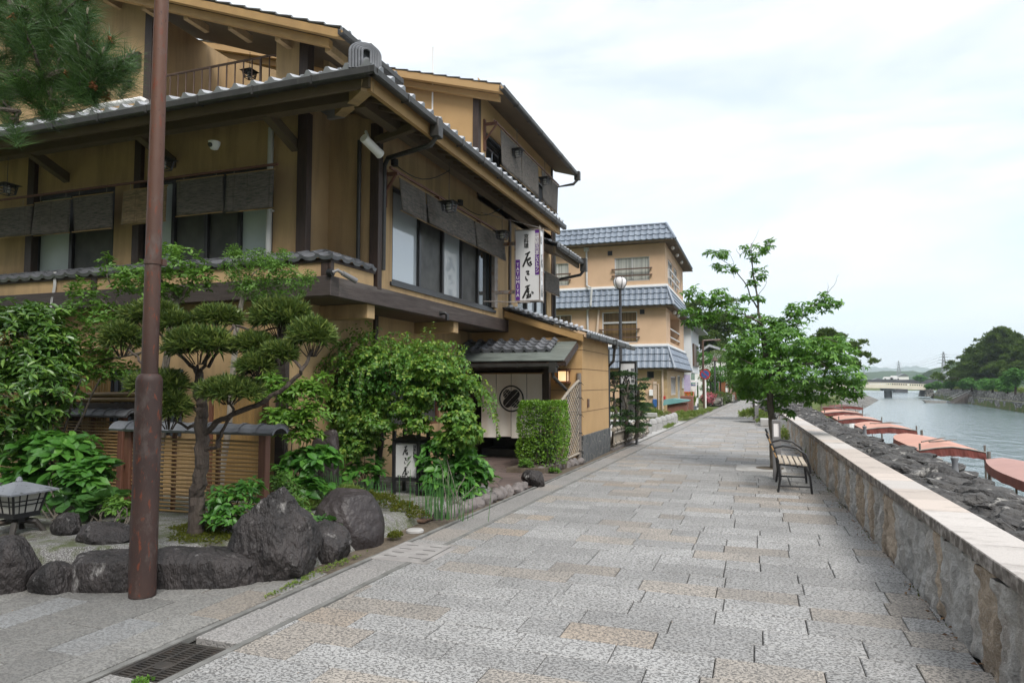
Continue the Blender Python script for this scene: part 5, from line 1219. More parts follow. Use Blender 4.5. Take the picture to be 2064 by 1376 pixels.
bamboo_fence('bamboo_fence', ony(60,900,FY2).x, ony(246,900,FY2).x, FY2, .15, 1.20, 'darker bamboo fence farther back behind the hydrangea and glossy shrub')
# vertical bamboo screen panels against the wall
g = thing('bamboo_screen', (-6.7,7.3,0), 'brown framed upright bamboo screen against the ochre wall', 'bamboo screen'); Yv = 7.25
xa, xb = ony(432,800,Yv).x, ony(532,800,Yv).x; b = MB()
for i in range(34): x = xa+(xb-xa)*(i+.5)/34; b.tube([(x,Yv,.2),(x,Yv,1.62)],.0115,6)
b.build('bamboo_rods', MT['bamboo'], g); b = MB()
for x in (xa-.03, xb+.03): b.box(x-.03,x+.03,Yv-.03,Yv+.03,.1,1.68)
b.box(xa-.06,xb+.06,Yv-.031,Yv+.031,1.64,1.70); b.build('frame', MT['redwood'], g)
g = thing('bamboo_screen', (-9.4,7.3,0), 'thick yellow bamboo screen beside the barred window, behind the shrub', 'bamboo screen'); xa, xb = ony(100,800,Yv).x, ony(220,800,Yv).x; b = MB()
for i in range(22): x = xa+(xb-xa)*(i+.5)/22; b.tube([(x,Yv,.2),(x,Yv,2.2)],.03,8)
smooth_by_angle(b.build('bamboo_rods', MT['bamboo'], g), 60); b = MB()
for z in (1.25,2.15): b = MB(); b.tube([(xa-.1,Yv-.05,z),(xb+.12,Yv-.05,z)],.03,8); b.build('cross_pole', MT['bamboo'], g)
g = thing('bamboo_rail', (-8.4,7.2,0), 'pair of thick bamboo poles laid along the window sill', 'bamboo rail'); b = MB()
for dz in (0,.07): b.tube([(ony(168,788,7.0).x,7.0,1.42+dz),(ony(300,786,7.0).x,7.0,1.43+dz)],.036,8)
smooth_by_angle(b.build('pole', MT['bamboo'], g), 60); b = MB(); b.box(-9.1,-8.98,6.98,7.08,.1,1.39); b.box(-9.2,-7.8,6.97,7.03,1.30,1.38); b.build('support', MT['darkwood'], g)

# ground sign lantern (抹茶料理 辰巳屋)
q = onz(815,966,.30); SYl = q.y; xl0, xl1 = ony(794,900,SYl).x, ony(843,900,SYl).x; zl0, zl1 = .30, ony(815,893,SYl).z
g = thing('sign_lantern', ((xl0+xl1)/2,SYl+.15,.05), 'black framed ground sign lantern with white lettered faces under the weeping tree', 'sign lantern')
b = MB(); b.box(xl0+.02,xl1-.02,SYl+.02,SYl+.30,zl0,zl1); b.build('light_box', MT['signpaper'], g)
b = MB()
for x in (xl0,xl1):
    for y in (SYl+.01,SYl+.31): b.box(x-.022,x+.022,y-.022,y+.022,.05,zl1+.17)
for z in (zl0-.02,zl1): b.box(xl0+.022,xl1-.022,SYl-.005,SYl+.018,z,z+.05); b.box(xl1-.012,xl1+.012,SYl+.03,SYl+.29,z,z+.05); b.box(xl0-.012,xl0+.012,SYl+.03,SYl+.29,z,z+.05)
b.raw([(xl0-.05,SYl-.04,zl1+.052),(xl1+.05,SYl-.04,zl1+.052),(xl1+.05,SYl+.36,zl1+.052),(xl0-.05,SYl+.36,zl1+.052),((xl0+xl1)/2,SYl+.16,zl1+.12)],[(0,1,4),(1,2,4),(2,3,4),(3,0,4),(3,2,1,0)])
b.build('frame', MT['black'], g)
hl = zl1-zl0; brush((xl0+(xl1-xl0)*.46,SYl+.019,zl0+hl*.53), hl*.80, UX, NS, MT['black_ink'], g); lettering('抹茶料理', .05, (xl0+(xl1-xl0)*.83,SYl+.019,zl0+hl*.78), UX, NS, MT['black_ink'], g, bold=.008, space=.95)
lettering('TATSUMIYA', .062, ((xl0+xl1)/2,SYl+.019,zl0+hl*.06), UX, NS, MT['black_ink'], g, vertical=False, bold=.015, sx=.85)
brush((xl1-.019,SYl+.16,zl0+hl*.53), hl*.80, UY, NE_, MT['black_ink'], g)
# roadside sign board by the low pines (same lettering)
SB = 18.6; q0, q1 = ony(1251,732,SB), ony(1279,732,SB); zb2 = .75
g = thing('sign_board', ((q0.x+q1.x)/2,SB,0), 'upright white sign board with brush lettering behind the small pines', 'sign board')
b = MB(); b.box(q0.x,q1.x,SB,SB+.22,zb2,q0.z); b.build('light_box', MT['signface'], g); b = MB()
for x in (q0.x-.02,q1.x+.02,): b.box(x-.02,x+.02,SB-.01,SB+.24,0,q0.z+.06)
b.box(q0.x,q1.x,SB-.01,SB+.23,q0.z,q0.z+.05); b.build('frame', MT['black'], g)
brush(((q0.x*.6+q1.x*.4),SB-.002,q0.z-.80), 1.25, UX, NS, MT['black_ink'], g, .75); lettering('抹茶料理', .10, (q0.x*.15+q1.x*.85,SB-.002,q0.z-.33), UX, NS, MT['black_ink'], g, bold=.008, space=1.0)

# garden lantern with frosted panes, on four curved legs
c = onz(34,1074,.27); g = thing('garden_lantern', c, 'low metal garden lantern with frosted panes and grey pyramid roof', 'garden lantern')
S = (c-EYE).dot(_Fw)/FPX
hx, ht = 42*S, 0
z0_, z1_, z2_ = c.z+ .16, c.z+.19, c.z+.43
b = MB(); r0, r1 = .115, .155
B4 = [(-1,-1),(1,-1),(1,1),(-1,1)]
b.raw([c+V3(sx*r0,sy*r0,.19) for sx,sy in B4]+[c+V3(sx*r1,sy*r1,.38) for sx,sy in B4], [(3,2,1,0),(4,5,6,7),(0,1,5,4),(1,2,6,5),(2,3,7,6),(3,0,4,7)]); b.build('pane', MT['lampgrey'], g)
b = MB(); A = lambda k, f_: c+V3(B4[k][0]*(r0+(r1-r0)*f_+.004), B4[k][1]*(r0+(r1-r0)*f_+.004), .19+.19*f_)
for k in range(4):
    j = (k+1) % 4; b.bar(A(k,0),A(k,1),.018,.018)
    for f_ in (0,.42,.62,1): b.bar(A(k,f_),A(j,f_),.010 if 0 < f_ < 1 else .018,.010 if 0 < f_ < 1 else .018)
    for u in (.2,.42,.8): b.bar(A(k,0).lerp(A(j,0),u),A(k,1).lerp(A(j,1),u),.009,.009)
b.box(c.x-.125,c.x+.125,c.y-.125,c.y+.125,c.z+.155,c.z+.185); b.lathe(c,[(.05,.09),(.09,.12),(.09,.155)],12); b.build('frame', MT['black'], g)
b = MB(); R4 = .225; b.raw([c+V3(sx*R4,sy*R4,.375) for sx,sy in B4]+[c+V3(sx*R4,sy*R4,.39) for sx,sy in B4]+[c+V3(sx*.03,sy*.03,.47) for sx,sy in B4], [(3,2,1,0),(0,1,5,4),(1,2,6,5),(2,3,7,6),(3,0,4,7),(4,5,9,8),(5,6,10,9),(6,7,11,10),(7,4,8,11),(8,9,10,11)]); b.lathe(c,[(.028,.465),(.03,.48),(.018,.51),(0,.52)],10); b.build('roof', mat('lantern_roof', (.16,.17,.19), (.20,.21,.23), 6, rough=.35, bs=40, bst=.1, c3=(.07,.075,.08), s3=26, lo3=.6, hi3=.64), g)
for sx,sy in ((-1,-1),(1,-1),(1,1),(-1,1)):
    b = MB(); b.tube([c+V3(sx*.04,sy*.04,.115), c+V3(sx*.10,sy*.10,.10), c+V3(sx*.13,sy*.13,.04), c+V3(sx*.16,sy*.16,-.03)],[.028,.028,.024,.026],8); b.build('leg', MT['iron'], g)

# rusty lamp pole in the foreground
pc = onz(287,1199); g = thing('rusty_pole', pc, 'tall rusty brown steel pole standing in front of the garden rocks', 'pole')
b = MB(); b.lathe(pc, [(.098,0),(.098,1.66),(.094,1.69),(.080,1.715),(.062,1.725)], 28); smooth_by_angle(b.build('sleeve', MT['rust'], g), 50)
b = MB(); b.lathe(pc, [(.062,1.72),(.060,2.8),(.055,4.2),(.049,6.5)], 24); smooth_by_angle(b.build('shaft', MT['rust'], g), 50)
b = MB(); b.lathe(pc, [(.063,2.60),(.067,2.60),(.067,2.64),(.063,2.64)], 24); b.obox(pc+V3(.055,.045,2.62),UX,UY,(0,0,1),.02,.02,.025); b.build('clamp_band', MT['rust'], g)
b = MB(); b.tube([pc+V3(-.102,-.03,.05), pc+V3(-.102,-.03,.66)], .012, 8); b.build('conduit', MT['rust'], g)

# curved lattice sleeve fence, low bamboo fence
lx = lambda y: -3.66 + (y-12.9)*.17
g = thing('lattice_fence', (-3.65,13.4,.1), 'curved grey bamboo lattice fence between box hedge and porch wall', 'lattice fence'); b = MB()
y0, y1 = 12.80, 13.93; zt_f = lambda y: .98 + .72*((y-y0)/(y1-y0))**.62 if y > y0 else .98
zb_f = lambda y: .10+.10*((y-y0)/(y1-y0))
for k in range(-18, 20):
    for sg_ in (1,-1):
        pts = []
        for f_ in np.linspace(0,1,24):
            y = y0+(y1-y0)*f_; z = .9 + k*.115 + sg_*(y-(y0+y1)/2)*1.25
            if zb_f(y) < z < zt_f(y): pts.append((lx(y)+.008*sg_, y, z))
        if len(pts) > 1: b.tube([pts[0], pts[-1]], .0085, 5)
b.build('lattice', MT['bamboo_grey'], g)
b = MB(); b.tube([(lx(y),y,zt_f(y)) for y in np.linspace(y0,y1,12)], .032, 8); smooth_by_angle(b.build('rail', MT['bamboo_grey'], g), 60); b = MB(); b.tube([(lx(y),y,zb_f(y)) for y in np.linspace(y0,y1,4)], .026, 8); smooth_by_angle(b.build('rail', MT['bamboo_grey'], g), 60)
b = MB(); b.tube([(lx(y1),y1+.03,-.02),(lx(y1),y1+.03,1.86)], .052, 12); smooth_by_angle(b.build('post', MT['postwood'], g), 60); b = MB(); b.tube([(lx(y0),y0-.02,-.05),(lx(y0),y0-.02,.98)], .036, 10); smooth_by_angle(b.build('post', MT['postwood'], g), 60)
b = MB()
for z in (.25,.62,1.0,1.35,1.66): b.tube([(lx(y1)+.058*math.cos(t),y1+.03+.058*math.sin(t),z+.01*math.sin(3*t)) for t in np.linspace(0,6.3,12)], .007, 5); b.tube([(lx(y1)+.05,y1+.03,z),(lx(y1)+.11,y1-.03,z-.05)],.005,5)
b.build('tie_cord', MT['cord'], g)
bx = lambda y: -3.36+(y-16.9)*.026
g = thing('low_bamboo_fence', (-3.3,18.5,0), 'knee high bamboo fence tied with black cord beside the gutter', 'bamboo fence'); b = MB(); ya, yb = 16.95, 21.9
for i in range(44): y = ya+.05+(yb-ya-.1)*i/43; b.tube([(bx(y),y,.04),(bx(y),y,.46)], .020, 7)
smooth_by_angle(b.build('bamboo_pickets', MT['bamboo_grey'], g), 60)
b = MB(); b.tube([(bx(y),y,.50) for y in (ya-.05,(ya+yb)/2,yb+.05)], .055, 10); b.tube([(bx(y)+.03,y,.42) for y in (ya-.02,(ya+yb)/2,yb)], .03, 8); smooth_by_angle(b.build('rail', MT['bamboo_grey'], g), 60); b = MB(); b.tube([(bx(y)+.02,y,.14) for y in (ya-.02,(ya+yb)/2,yb)], .034, 8); smooth_by_angle(b.build('rail', MT['bamboo_grey'], g), 60)
b = MB()
for i in range(11):
    y = ya+.15+(yb-ya-.3)*i/10
    for zc, r in ((.49,.066),(.14,.044)): b.tube([(bx(y)+.01+r*math.cos(t),y+.006*t,zc+r*math.sin(t)) for t in np.linspace(0,6.3,12)], .008, 5)
    b.tube([(bx(y),y,.55),(bx(y)+.03,y+.05,.60)],.005,5)
b.build('tie_cord', MT['cord'], g)
b = MB(); b.box(bx(ya)-.06,bx(ya)+.06,ya-.1,yb+.1,-.02,.045); b.build('base_stone', MT['edging'], g)
# planted strip behind the low fence
mb = MB(); mb.box(-4.09,-3.45,16.92,21.8,-.05,.06); tag(mb.build('planting_strip', MT['earth']), kind='structure')
# ================================================================== ROCKS
def pyr(v):
    v = v.copy(); h = np.clip((v[:,2]+.6)/1.6, 0, 1); sc_ = np.interp(h, [0,.30,.62,.70,.85,1], [1.05,1.08,.92,.66,.52,.42]); v[:,0] *= sc_; v[:,1] *= sc_; v[:,0] -= .08*np.clip(h-.6,0,1)
    v[:,2] = np.where(v[:,2] < -.6, -.6, v[:,2]); return v
def boxy(v):
    w = np.sign(v)*np.abs(v)**.55; w[:,2] += .18*w[:,0]; return w
def flat(v):
    w = np.sign(v)*np.abs(v)**np.array((.75,.8,.6)); return w
rock('standing_rock', (-3.98,5.02,.27), (.36,.30,.50), 'tall jagged dark rock with pale streaks at the garden corner', 'rock', 5, 14, 3, .08, pyr, .2, dmin=.72)
rock('domed_rock', (-4.02,6.22,.12), (.36,.32,.46), 'smooth domed purple brown rock beside the slotted drain cover', 'rock_plain', 5, 12, 9, .035, None, .3, freq=1.0, dmin=.82)
rock('small_rock', (-3.90,5.62,.10), (.25,.22,.24), 'lower dark rock wedged between the jagged and the domed rock', 'rock', 4, 9, 12, .08)
RK = 'rocks edging the raised garden bed'
rock('edging_rock', (-4.42,4.60,.07), (.46,.22,.21), 'long flat topped edging rock just right of the rusty pole', 'rock', 5, 12, 21, .06, flat, .45, RK)
rock('edging_rock', (-4.98,4.27,.07), (.38,.21,.22), 'wide dark edging rock just left of the rusty pole', 'rock', 5, 12, 25, .06, flat, .5, RK)
rock('edging_rock', (-5.36,4.03,.06), (.18,.15,.21), 'small rounded edging rock second from the left edge', 'rock', 4, 12, 29, .06, None, .3, RK)
rock('edging_rock', (-5.72,3.92,.13), (.24,.20,.28), 'upright rounded rock at the left edge of the photo', 'rock', 4, 10, 33, .06, None, .2, RK)
rock('edging_rock', (-5.2,4.28,.17), (.14,.10,.09), 'thin stone wedged on top of the mortar between two edging rocks', 'rock', 3, 8, 35, .05, None, .5, RK)
rock('bed_rock', tuple(onz(215,1078,.32)), (.26,.16,.12), 'low black rock lying on gravel behind the edging rocks', 'rock', 4, 10, 41, .1, None, .1)
rock('bed_rock', tuple(onz(137,1062,.32)), (.17,.12,.12), 'small grey rock beside the garden lantern', 'rock', 4, 8, 45, .1, None, -.3)
q = onz(652,995,.12)
rock('upright_slab', (q.x,q.y,.46), (.21,.08,.50), 'upright flat brown slab stone between hydrangea and weeping tree', 'rock_plain', 4, 5, 51, .04, boxy, .1, dmin=.9)
q = onz(596,1022,.2); o = MB(); o.lathe((q.x,q.y,.05),[(.085,0),(.09,.15),(.075,.2),(0,.2)],14); tag(smooth_by_angle(o.build('stone_stub', MT['edging'])), 'small stone stub carrying a cut bamboo spout', 'stone'); 
o = MB(); o.tube([(q.x-.12,q.y+.05,.30),(q.x+.08,q.y-.06,.30)],.032,10); tag(smooth_by_angle(o.build('bamboo_spout', MT['bamboo_grey'])), 'short cut bamboo spout resting on the stone stub', 'bamboo')
rock('path_rock', tuple(onz(1076,966,.10)), (.20,.17,.17), 'dark pointed rock at the corner of the entrance by the box hedge', 'rock', 4, 9, 61, .07)
# edging stones along the bed, each its own stone
def edge_row(p, q, n, s, lab, grp):
    p, q = Vector(p), Vector(q); first = None
    for i in range(n):
        c = p.lerp(q, (i+.5)/n); L = (q-p).length/n*.56
        rock('kerb_stone', (c.x+random.uniform(-.015,.015), c.y, c.z+.03), (s*random.uniform(.85,1.1), L*random.uniform(.95,1.1), s*random.uniform(.95,1.25)), lab, 'edging', 3, 12, 70+i+int(p.y*10), .06, None, .03, grp, 'kerb stone')
edge_row((-3.62,7.75,.0), (-3.46,10.35,.0), 13, .10, 'small rounded kerb stone in the row below the hydrangea', 'kerb stones below the hydrangea')
edge_row((-3.95,7.35,.0), (-3.66,7.75,.0), 3, .085, 'small kerb stone near the rusty inspection lid', 'kerb stones by the inspection lid')
edge_row((-3.78,12.05,.0), (-3.45,13.95,.0), 9, .10, 'dark kerb stone in the row below the lattice fence', 'kerb stones below the lattice fence')
mb = MB(); mb.prism([(-4.35,11.9,.0),(-3.66,12.0,.0),(-3.44,13.95,.0),(-4.2,13.95,.0)], V3(0,0,.10)); tag(mb.build('hedge_bed', MT['earth']), kind='structure')

# ================================================================== NEAR PLANTING
def plant(name, base, lab, cat, grp=None): return thing(name, base, lab, cat, grp)
def B(px, py, rx, ry, Y, rd=None): return pxblob(px, py, rx, ry, Y, rd)
# glossy evergreen at the far left
g = plant('evergreen_shrub', (-8.2,6.0,.2), 'large dark glossy evergreen shrub at the left edge', 'shrub')
bl = [B(20,690,100,75,5.9,.55),B(60,790,85,80,5.7,.5),B(-60,800,110,130,5.7,.6),B(95,745,50,60,5.9,.4),B(25,860,80,60,5.6,.5),B(-50,650,90,50,6.0,.5),B(70,640,60,28,6.0,.3),B(110,690,30,35,6.0,.3)]
whorls('foliage', bl, 1900, 6, .115, .34, LF['glossy'], g, 'broad', droop=.25, inner=.55)
mb = MB()
for k in range(6): limb(mb, [(-7.6-.12*k,6.0,.15),(-7.7-.15*k,5.9,.9),(-7.2-.3*k,5.9,1.7)], .025, .008)
mb.build('stem', MT['bark_dark'], g)
# russet sprig leaning in at the left edge
g = plant('maple_sprig', (-7.0,4.9,.2), 'thin russet leaved sprig at the left edge', 'shrub')
whorls('foliage', [B(8,800,26,10,4.9,.1),B(5,682,22,14,4.9,.1),B(4,830,16,10,4.9,.1)], 26, 5, .06, .25, LF['russet'], g, droop=.3)
mb = MB(); limb(mb, [(-8.3,4.7,.1), tuple(ony(-60,780,4.9)), tuple(ony(20,800,4.9))], .012, .004); limb(mb, [tuple(ony(-60,780,4.9)), tuple(ony(-30,720,4.9)), tuple(ony(15,680,4.9))], .008, .003); mb.build('stem', MT['bark_dark'], g)
# crape myrtles pruned behind the trained tree
g = plant('crape_myrtle', (-7.3,6.6,.2), 'pruned tree with fresh pale green leaves behind the rusty pole', 'tree')
YC = 6.5
bl = [B(230,660,65,55,YC,.35),B(175,610,40,50,YC,.25),B(290,560,55,40,YC,.3),B(365,535,60,42,YC,.3),B(330,592,45,26,YC,.25),B(185,735,45,34,YC,.3),B(235,745,40,30,YC+.1,.3),B(240,560,28,30,YC,.2),B(160,680,30,40,YC,.2),B(400,560,30,30,YC,.2),B(330,500,30,12,YC,.15),B(215,525,10,18,YC,.1),B(150,580,12,26,YC,.1)]
whorls('crown', bl, 1150, 5, .066, .46, LF['crape'], g, 'broad', droop=.1, inner=.2, upax=.75)
mb = MB(); P = lambda x,y,Y=YC: tuple(ony(x,y,Y))
limb(mb, [(-7.0,6.6,.1),P(330,760),P(345,640),P(360,605)],.05,.03); limb(mb,[P(360,605),P(318,560),P(300,535)],.022,.008); limb(mb,[P(360,605),P(385,575),P(400,530)],.02,.006); limb(mb,[P(345,640),P(250,640),P(200,600)],.025,.008); limb(mb,[P(250,640),P(215,560),P(212,515)],.01,.004); limb(mb,[P(330,700),P(240,720),P(180,730)],.02,.006); limb(mb,[P(200,620),P(165,600),P(150,565)],.008,.004)
mb.build('trunk', MT['bark'], g)
g = plant('crape_myrtle', (-6.3,6.7,.2), 'slender pale trunked tree with small fresh leaves before the timber beam', 'tree'); YC = 6.7
bl = [B(480,535,32,30,YC,.22),B(520,520,30,18,YC,.2),B(560,550,50,24,YC,.25),B(600,565,30,22,YC,.2),B(520,585,55,26,YC,.25),B(470,505,16,14,YC,.12),B(575,515,20,14,YC,.12),B(625,560,14,14,YC,.1),B(490,565,30,25,YC,.2),B(545,535,30,16,YC,.2),B(585,590,26,12,YC,.15)]
whorls('crown', bl, 1000, 5, .042, .42, LF['crape'], g, droop=.15, inner=.1, upax=.6)
mb = MB(); limb(mb,[(-6.2,6.75,.1),P(475,690,YC),P(478,640,YC),P(492,592,YC)],.04,.028); limb(mb,[P(492,592,YC),P(485,560,YC),P(470,530,YC)],.014,.005); limb(mb,[P(492,592,YC),P(540,580,YC),P(590,570,YC)],.014,.005); limb(mb,[P(540,580,YC),P(570,545,YC),P(600,550,YC)],.009,.004); limb(mb,[P(490,575,YC),P(520,545,YC),P(540,525,YC)],.009,.004)
mb.build('trunk', MT['bark_pale'], g)
# trained podocarpus
g = plant('trained_pine', (-4.87,5.0,.26), 'trained cloud pruned tree with flat needle pads and a rugged trunk', 'tree')
YN = 5.0
pads = [(305,642,66,24,YN+.35),(438,645,50,20,YN+.45),(565,645,62,32,YN+.25),(628,684,48,30,YN+.15),(400,700,70,30,YN-.1),(245,688,40,26,YN+.1),(513,702,42,20,YN+.1),(563,718,32,16,YN),(318,780,62,22,YN-.1),(463,792,68,20,YN-.15),(340,828,36,32,YN-.15),(516,742,30,14,YN-.1),(350,655,30,15,YN+.3)]
mb = MB(); C_ = lambda x,y,Y=YN: tuple(ony(x,y,Y))
limb(mb,[C_(393,1078),C_(396,1000),C_(410,930),C_(403,860),C_(408,820),C_(398,790),C_(402,750)],.074,.038,12,5,.012,.14)
for pts, r0, r1 in (([C_(405,880),C_(440,850),C_(470,835),C_(520,815),C_(580,780),C_(610,745),C_(630,705,YN+.15)],.030,.014),
    ([C_(402,800),C_(440,790),C_(480,768),C_(500,745),C_(512,715)],.024,.010),([C_(400,780),C_(365,775),C_(330,762),C_(290,735),C_(260,705)],.026,.010),
    ([C_(402,760),C_(385,735),C_(350,700,YN+.2),C_(310,660,YN+.3)],.022,.009),([C_(402,760),C_(415,730),C_(430,690,YN+.3),C_(440,660,YN+.4)],.018,.008),
    ([C_(420,740),C_(470,655,YN+.3),C_(520,670,YN+.3),C_(560,660,YN+.25)],.014,.008),([C_(402,850),C_(380,862),C_(350,845)],.02,.009),([C_(408,905),C_(440,900),C_(445,870),C_(470,830),C_(465,800)],.022,.009),
    ([C_(610,745),C_(590,725),C_(570,690,YN+.2),C_(565,660,YN+.25)],.014,.008),([C_(470,655,YN+.3),C_(500,700),C_(512,712)],.01,.006),([C_(403,770),C_(398,735)],.02,.012),([C_(405,835),C_(370,805),C_(330,790)],.016,.008),([C_(480,770),C_(500,765),C_(516,750)],.01,.006)):
    limb(mb, pts, r0, r1, 8, 4, .014, .14)
for (x,y,rx,ry,Y) in pads:            # twigs fanning up into each pad
    for k in range(12):
        u = random.uniform(-.85,.85); b_ = C_(x+u*rx*.25, y+ry*1.15, Y); t_ = C_(x+u*rx, y+ry*.1-abs(1-abs(u))*ry*.3, Y+random.uniform(-.12,.12)); limb(mb,[b_,t_],.006,.003,5,2,.01)
mb.build('trunk', MT['bark_dark'], g)
V_, n_ = [], 0
P_, D_, N_ = [], [], []
for (x,y,rx,ry,Y) in pads:
    bx_ = pxblob(x,y,rx*.90,ry*.98,Y,rx*.0027); m_ = int(80*rx*ry/700)+30
    Pp, O, _ = blob_pts([bx_], m_*3, .55, -.25)
    Pp[:,2] = np.maximum(Pp[:,2], bx_[2]-bx_[5]*.45)
    per = 11; A = unit(O*.75+UPV*.7+.25*rng.normal(size=O.shape)); a = unit(np.cross(A, rand_unit(len(A)))); b_ = np.cross(A,a)
    th = rng.uniform(0,6.3,(len(A),per)); el = rng.uniform(.25,1.35,(len(A),per))
    d = (a[:,None]*np.cos(th)[...,None]+b_[:,None]*np.sin(th)[...,None])*np.sin(el)[...,None]+A[:,None]*np.cos(el)[...,None]
    P_.append(np.repeat(Pp[:,None],per,1).reshape(-1,3)); D_.append(d.reshape(-1,3)); N_.append((A[:,None]+.5*rng.normal(size=d.shape)).reshape(-1,3))
P_, D_, N_ = map(np.concatenate, (P_, D_, N_))
leaves('needle_pads', P_, D_, N_, .098*rng.uniform(.65,1.25,len(P_)), .125, LF['podo'], g)
# small leaved shrubs and hydrangeas
def bush(name, lab, bl, n, per, L, ratio, m, base, cat='shrub', tpl='broad', stems=None, droop=.35, inner=.4, spread=1., upax=.6, grp=None, low=-.3):
    g = plant(name, base, lab, cat, grp); whorls('foliage', bl, n, per, L, ratio, LF[m], g, tpl, droop, inner, spread, upax, low)
    mb = MB()
    for i in range(stems or 7):
        k = bl[i % len(bl)]; tip = V3(k[0]+random.uniform(-.5,.5)*k[3], k[1]+random.uniform(-.4,.4)*k[4], k[2]+random.uniform(0,.5)*k[5])
        limb(mb, [Vector(base)+V3(random.uniform(-.12,.12),random.uniform(-.08,.08),-.05), Vector(base).lerp(tip,.5)+V3(random.uniform(-.06,.06),0,.05), tip], .008, .004, 6, 3, .015)
    mb.build('stem', MT['bark'] if cat != 'flowerless' else MT['bark'], g); return g
bush('hydrangea', 'broad leaved hydrangea in front of the dark bamboo fence at left', [B(110,930,90,55,5.5,.35),B(60,990,60,60,5.4,.3),B(160,990,55,60,5.4,.3),B(120,900,80,30,5.6,.25),B(190,960,28,40,5.5,.2)], 210, 5, .15, .68, 'broad', tuple(onz(115,1045,.3)))
bush('leopard_plant', 'round leaved leopard plants among the rocks by the lantern', [B(150,1010,35,25,5.3,.2),B(190,1030,32,22,5.2,.2),B(225,1010,35,20,5.4,.2)], 26, 4, .14, .95, 'fuki', tuple(onz(190,1050,.28)), 'plant', 'round', 6, .2, .3, 1., .8)
bush('low_shrub', 'bright small leaved bush at the foot of the fence by the pole', [B(240,1025,24,24,5.2,.12),B(262,1045,16,22,5.2,.1)], 40, 5, .075, .5, 'crape', tuple(onz(245,1058,.28)))
bush('low_shrub', 'leafy bush on the right of the trained tree trunk before the bamboo fence', [B(470,1010,50,40,5.25,.22),B(455,1050,40,30,5.1,.2),B(505,985,28,22,5.35,.15),B(440,1030,28,30,5.2,.15)], 150, 4, .078, .5, 'broad', tuple(onz(468,1070,.27)), droop=.5)
bush('low_shrub', 'light green bush between the fence post and jagged rock', [B(578,1000,28,40,6.0,.2),B(592,1040,28,34,5.8,.2),B(560,975,14,22,6.1,.15)], 190, 5, .05, .42, 'crape', tuple(onz(585,1062,.2)))
bush('leopard_plant', 'small round leaved plants growing between the dark rocks', [B(650,1058,22,16,5.85,.12),B(668,1068,16,12,5.8,.1)], 14, 3, .085, .98, 'fuki', tuple(onz(655,1080,.18)), 'plant', 'round', 4, .1, .3, 1., .9)
bush('maple_shrub', 'pale yellow green maple like bush behind the bamboo fence end', [B(560,800,50,30,7.0,.3),B(610,790,45,28,7.0,.3),B(580,850,55,30,6.9,.3),B(620,840,40,35,6.9,.25),B(545,770,25,20,7.0,.2),B(605,880,45,25,6.9,.25),B(640,800,16,24,7.0,.15),B(650,760,14,10,7.0,.1)], 560, 5, .082, .45, 'maple', tuple(onz(590,1000,.1)), droop=.35, inner=.3)
bush('hydrangea', 'hydrangea with big leaves in front of the upright slab stone', [B(615,940,50,38,7.0,.28),B(640,925,40,30,7.0,.25),B(585,960,35,30,6.9,.25),B(625,990,50,26,6.8,.25),B(668,930,20,20,7.0,.15)], 105, 5, .135, .58, 'broad', tuple(onz(620,1020,.15)))
bush('hydrangea', 'dark hydrangea in the shade left of the ground sign lantern', [B(730,920,36,40,8.8,.25),B(752,955,26,22,8.7,.2),B(722,960,35,25,8.7,.25),B(715,890,30,40,8.8,.25)], 90, 5, .13, .6, 'broad', tuple(onz(740,985,.1)))
bush('hydrangea', 'large bright hydrangea right of the ground sign lantern spilling to the kerb', [B(890,930,50,48,8.9,.38),B(940,950,45,45,9.0,.35),B(915,980,55,30,8.9,.35),B(880,960,30,36,8.8,.22),B(970,970,28,30,9.2,.25),B(885,895,24,20,8.9,.2),B(900,885,30,14,9.0,.2)], 210, 5, .15, .55, 'broad', tuple(onz(915,1010,.1)))
# weeping tree
g = plant('weeping_tree', (-5.3,9.0,.1), 'umbrella shaped weeping tree with trailing small heart leaves', 'tree'); YW = 9.0
top = [B(790,735,100,38,YW,.65),B(700,750,45,35,YW,.45),B(880,755,60,40,YW,.5),B(930,790,30,30,YW,.3),B(740,700,50,16,YW,.4),B(850,715,60,18,YW,.4),B(660,790,18,30,YW,.2)]
Pp, O, _ = blob_pts(top, 620, .5, -.3); P_, D_, N_ = [], [], []
mbs = MB()
for i in range(len(Pp)):
    o = O[i].copy(); Ln = rng.uniform(.15,.75)*(.6 if -5.0 < Pp[i][0] < -4.1 and Pp[i][1] < 8.9 else 1)*(1.15 if o[2] < .6 else .7); p = Pp[i].copy(); d = unit(np.array((o[0],o[1]*.9,.25+.3*max(0,o[2])))+.25*rng.normal(size=3)); pts = [p.copy()]
    ns = int(Ln/.045)
    for s_ in range(ns):
        d = unit(d + np.array((0,0,-.20)) + .06*rng.normal(size=3)); p = p + d*.045
        if p[2] < .55: break
        side = unit(np.cross(d, rng.normal(size=3))); 
        for sg in (1,-1): P_.append(p.copy()); D_.append(side*sg*.8 + d*.5 + np.array((0,0,-.35))); N_.append(np.array((0,0,.7)) + o*.6 + .35*rng.normal(size=3))
        pts.append(p.copy())
    if i % 5 == 0 and len(pts) > 3: mbs.tube(pts[::3] if len(pts) > 6 else pts, .0035, 4)
P_, D_, N_ = map(np.array, (P_, D_, N_)); leaves('foliage', P_, D_, N_, .052*rng.uniform(.65,1.25,len(P_)), .72, LF['weep'], g, 'broad')
cl = []
for k in range(46):
    t_ = rng.uniform(-1,1); x_ = 800+t_*150; yt_ = 700+70*t_*t_ + (14 if t_ < -.6 else 0); y_ = yt_+rng.uniform(0,1)**.8*(165-40*abs(t_)); cl.append(B(x_, y_, rng.uniform(20,40), rng.uniform(12,22), YW-.55*math.sqrt(max(0,1-t_*t_))*rng.uniform(.2,1), .22))
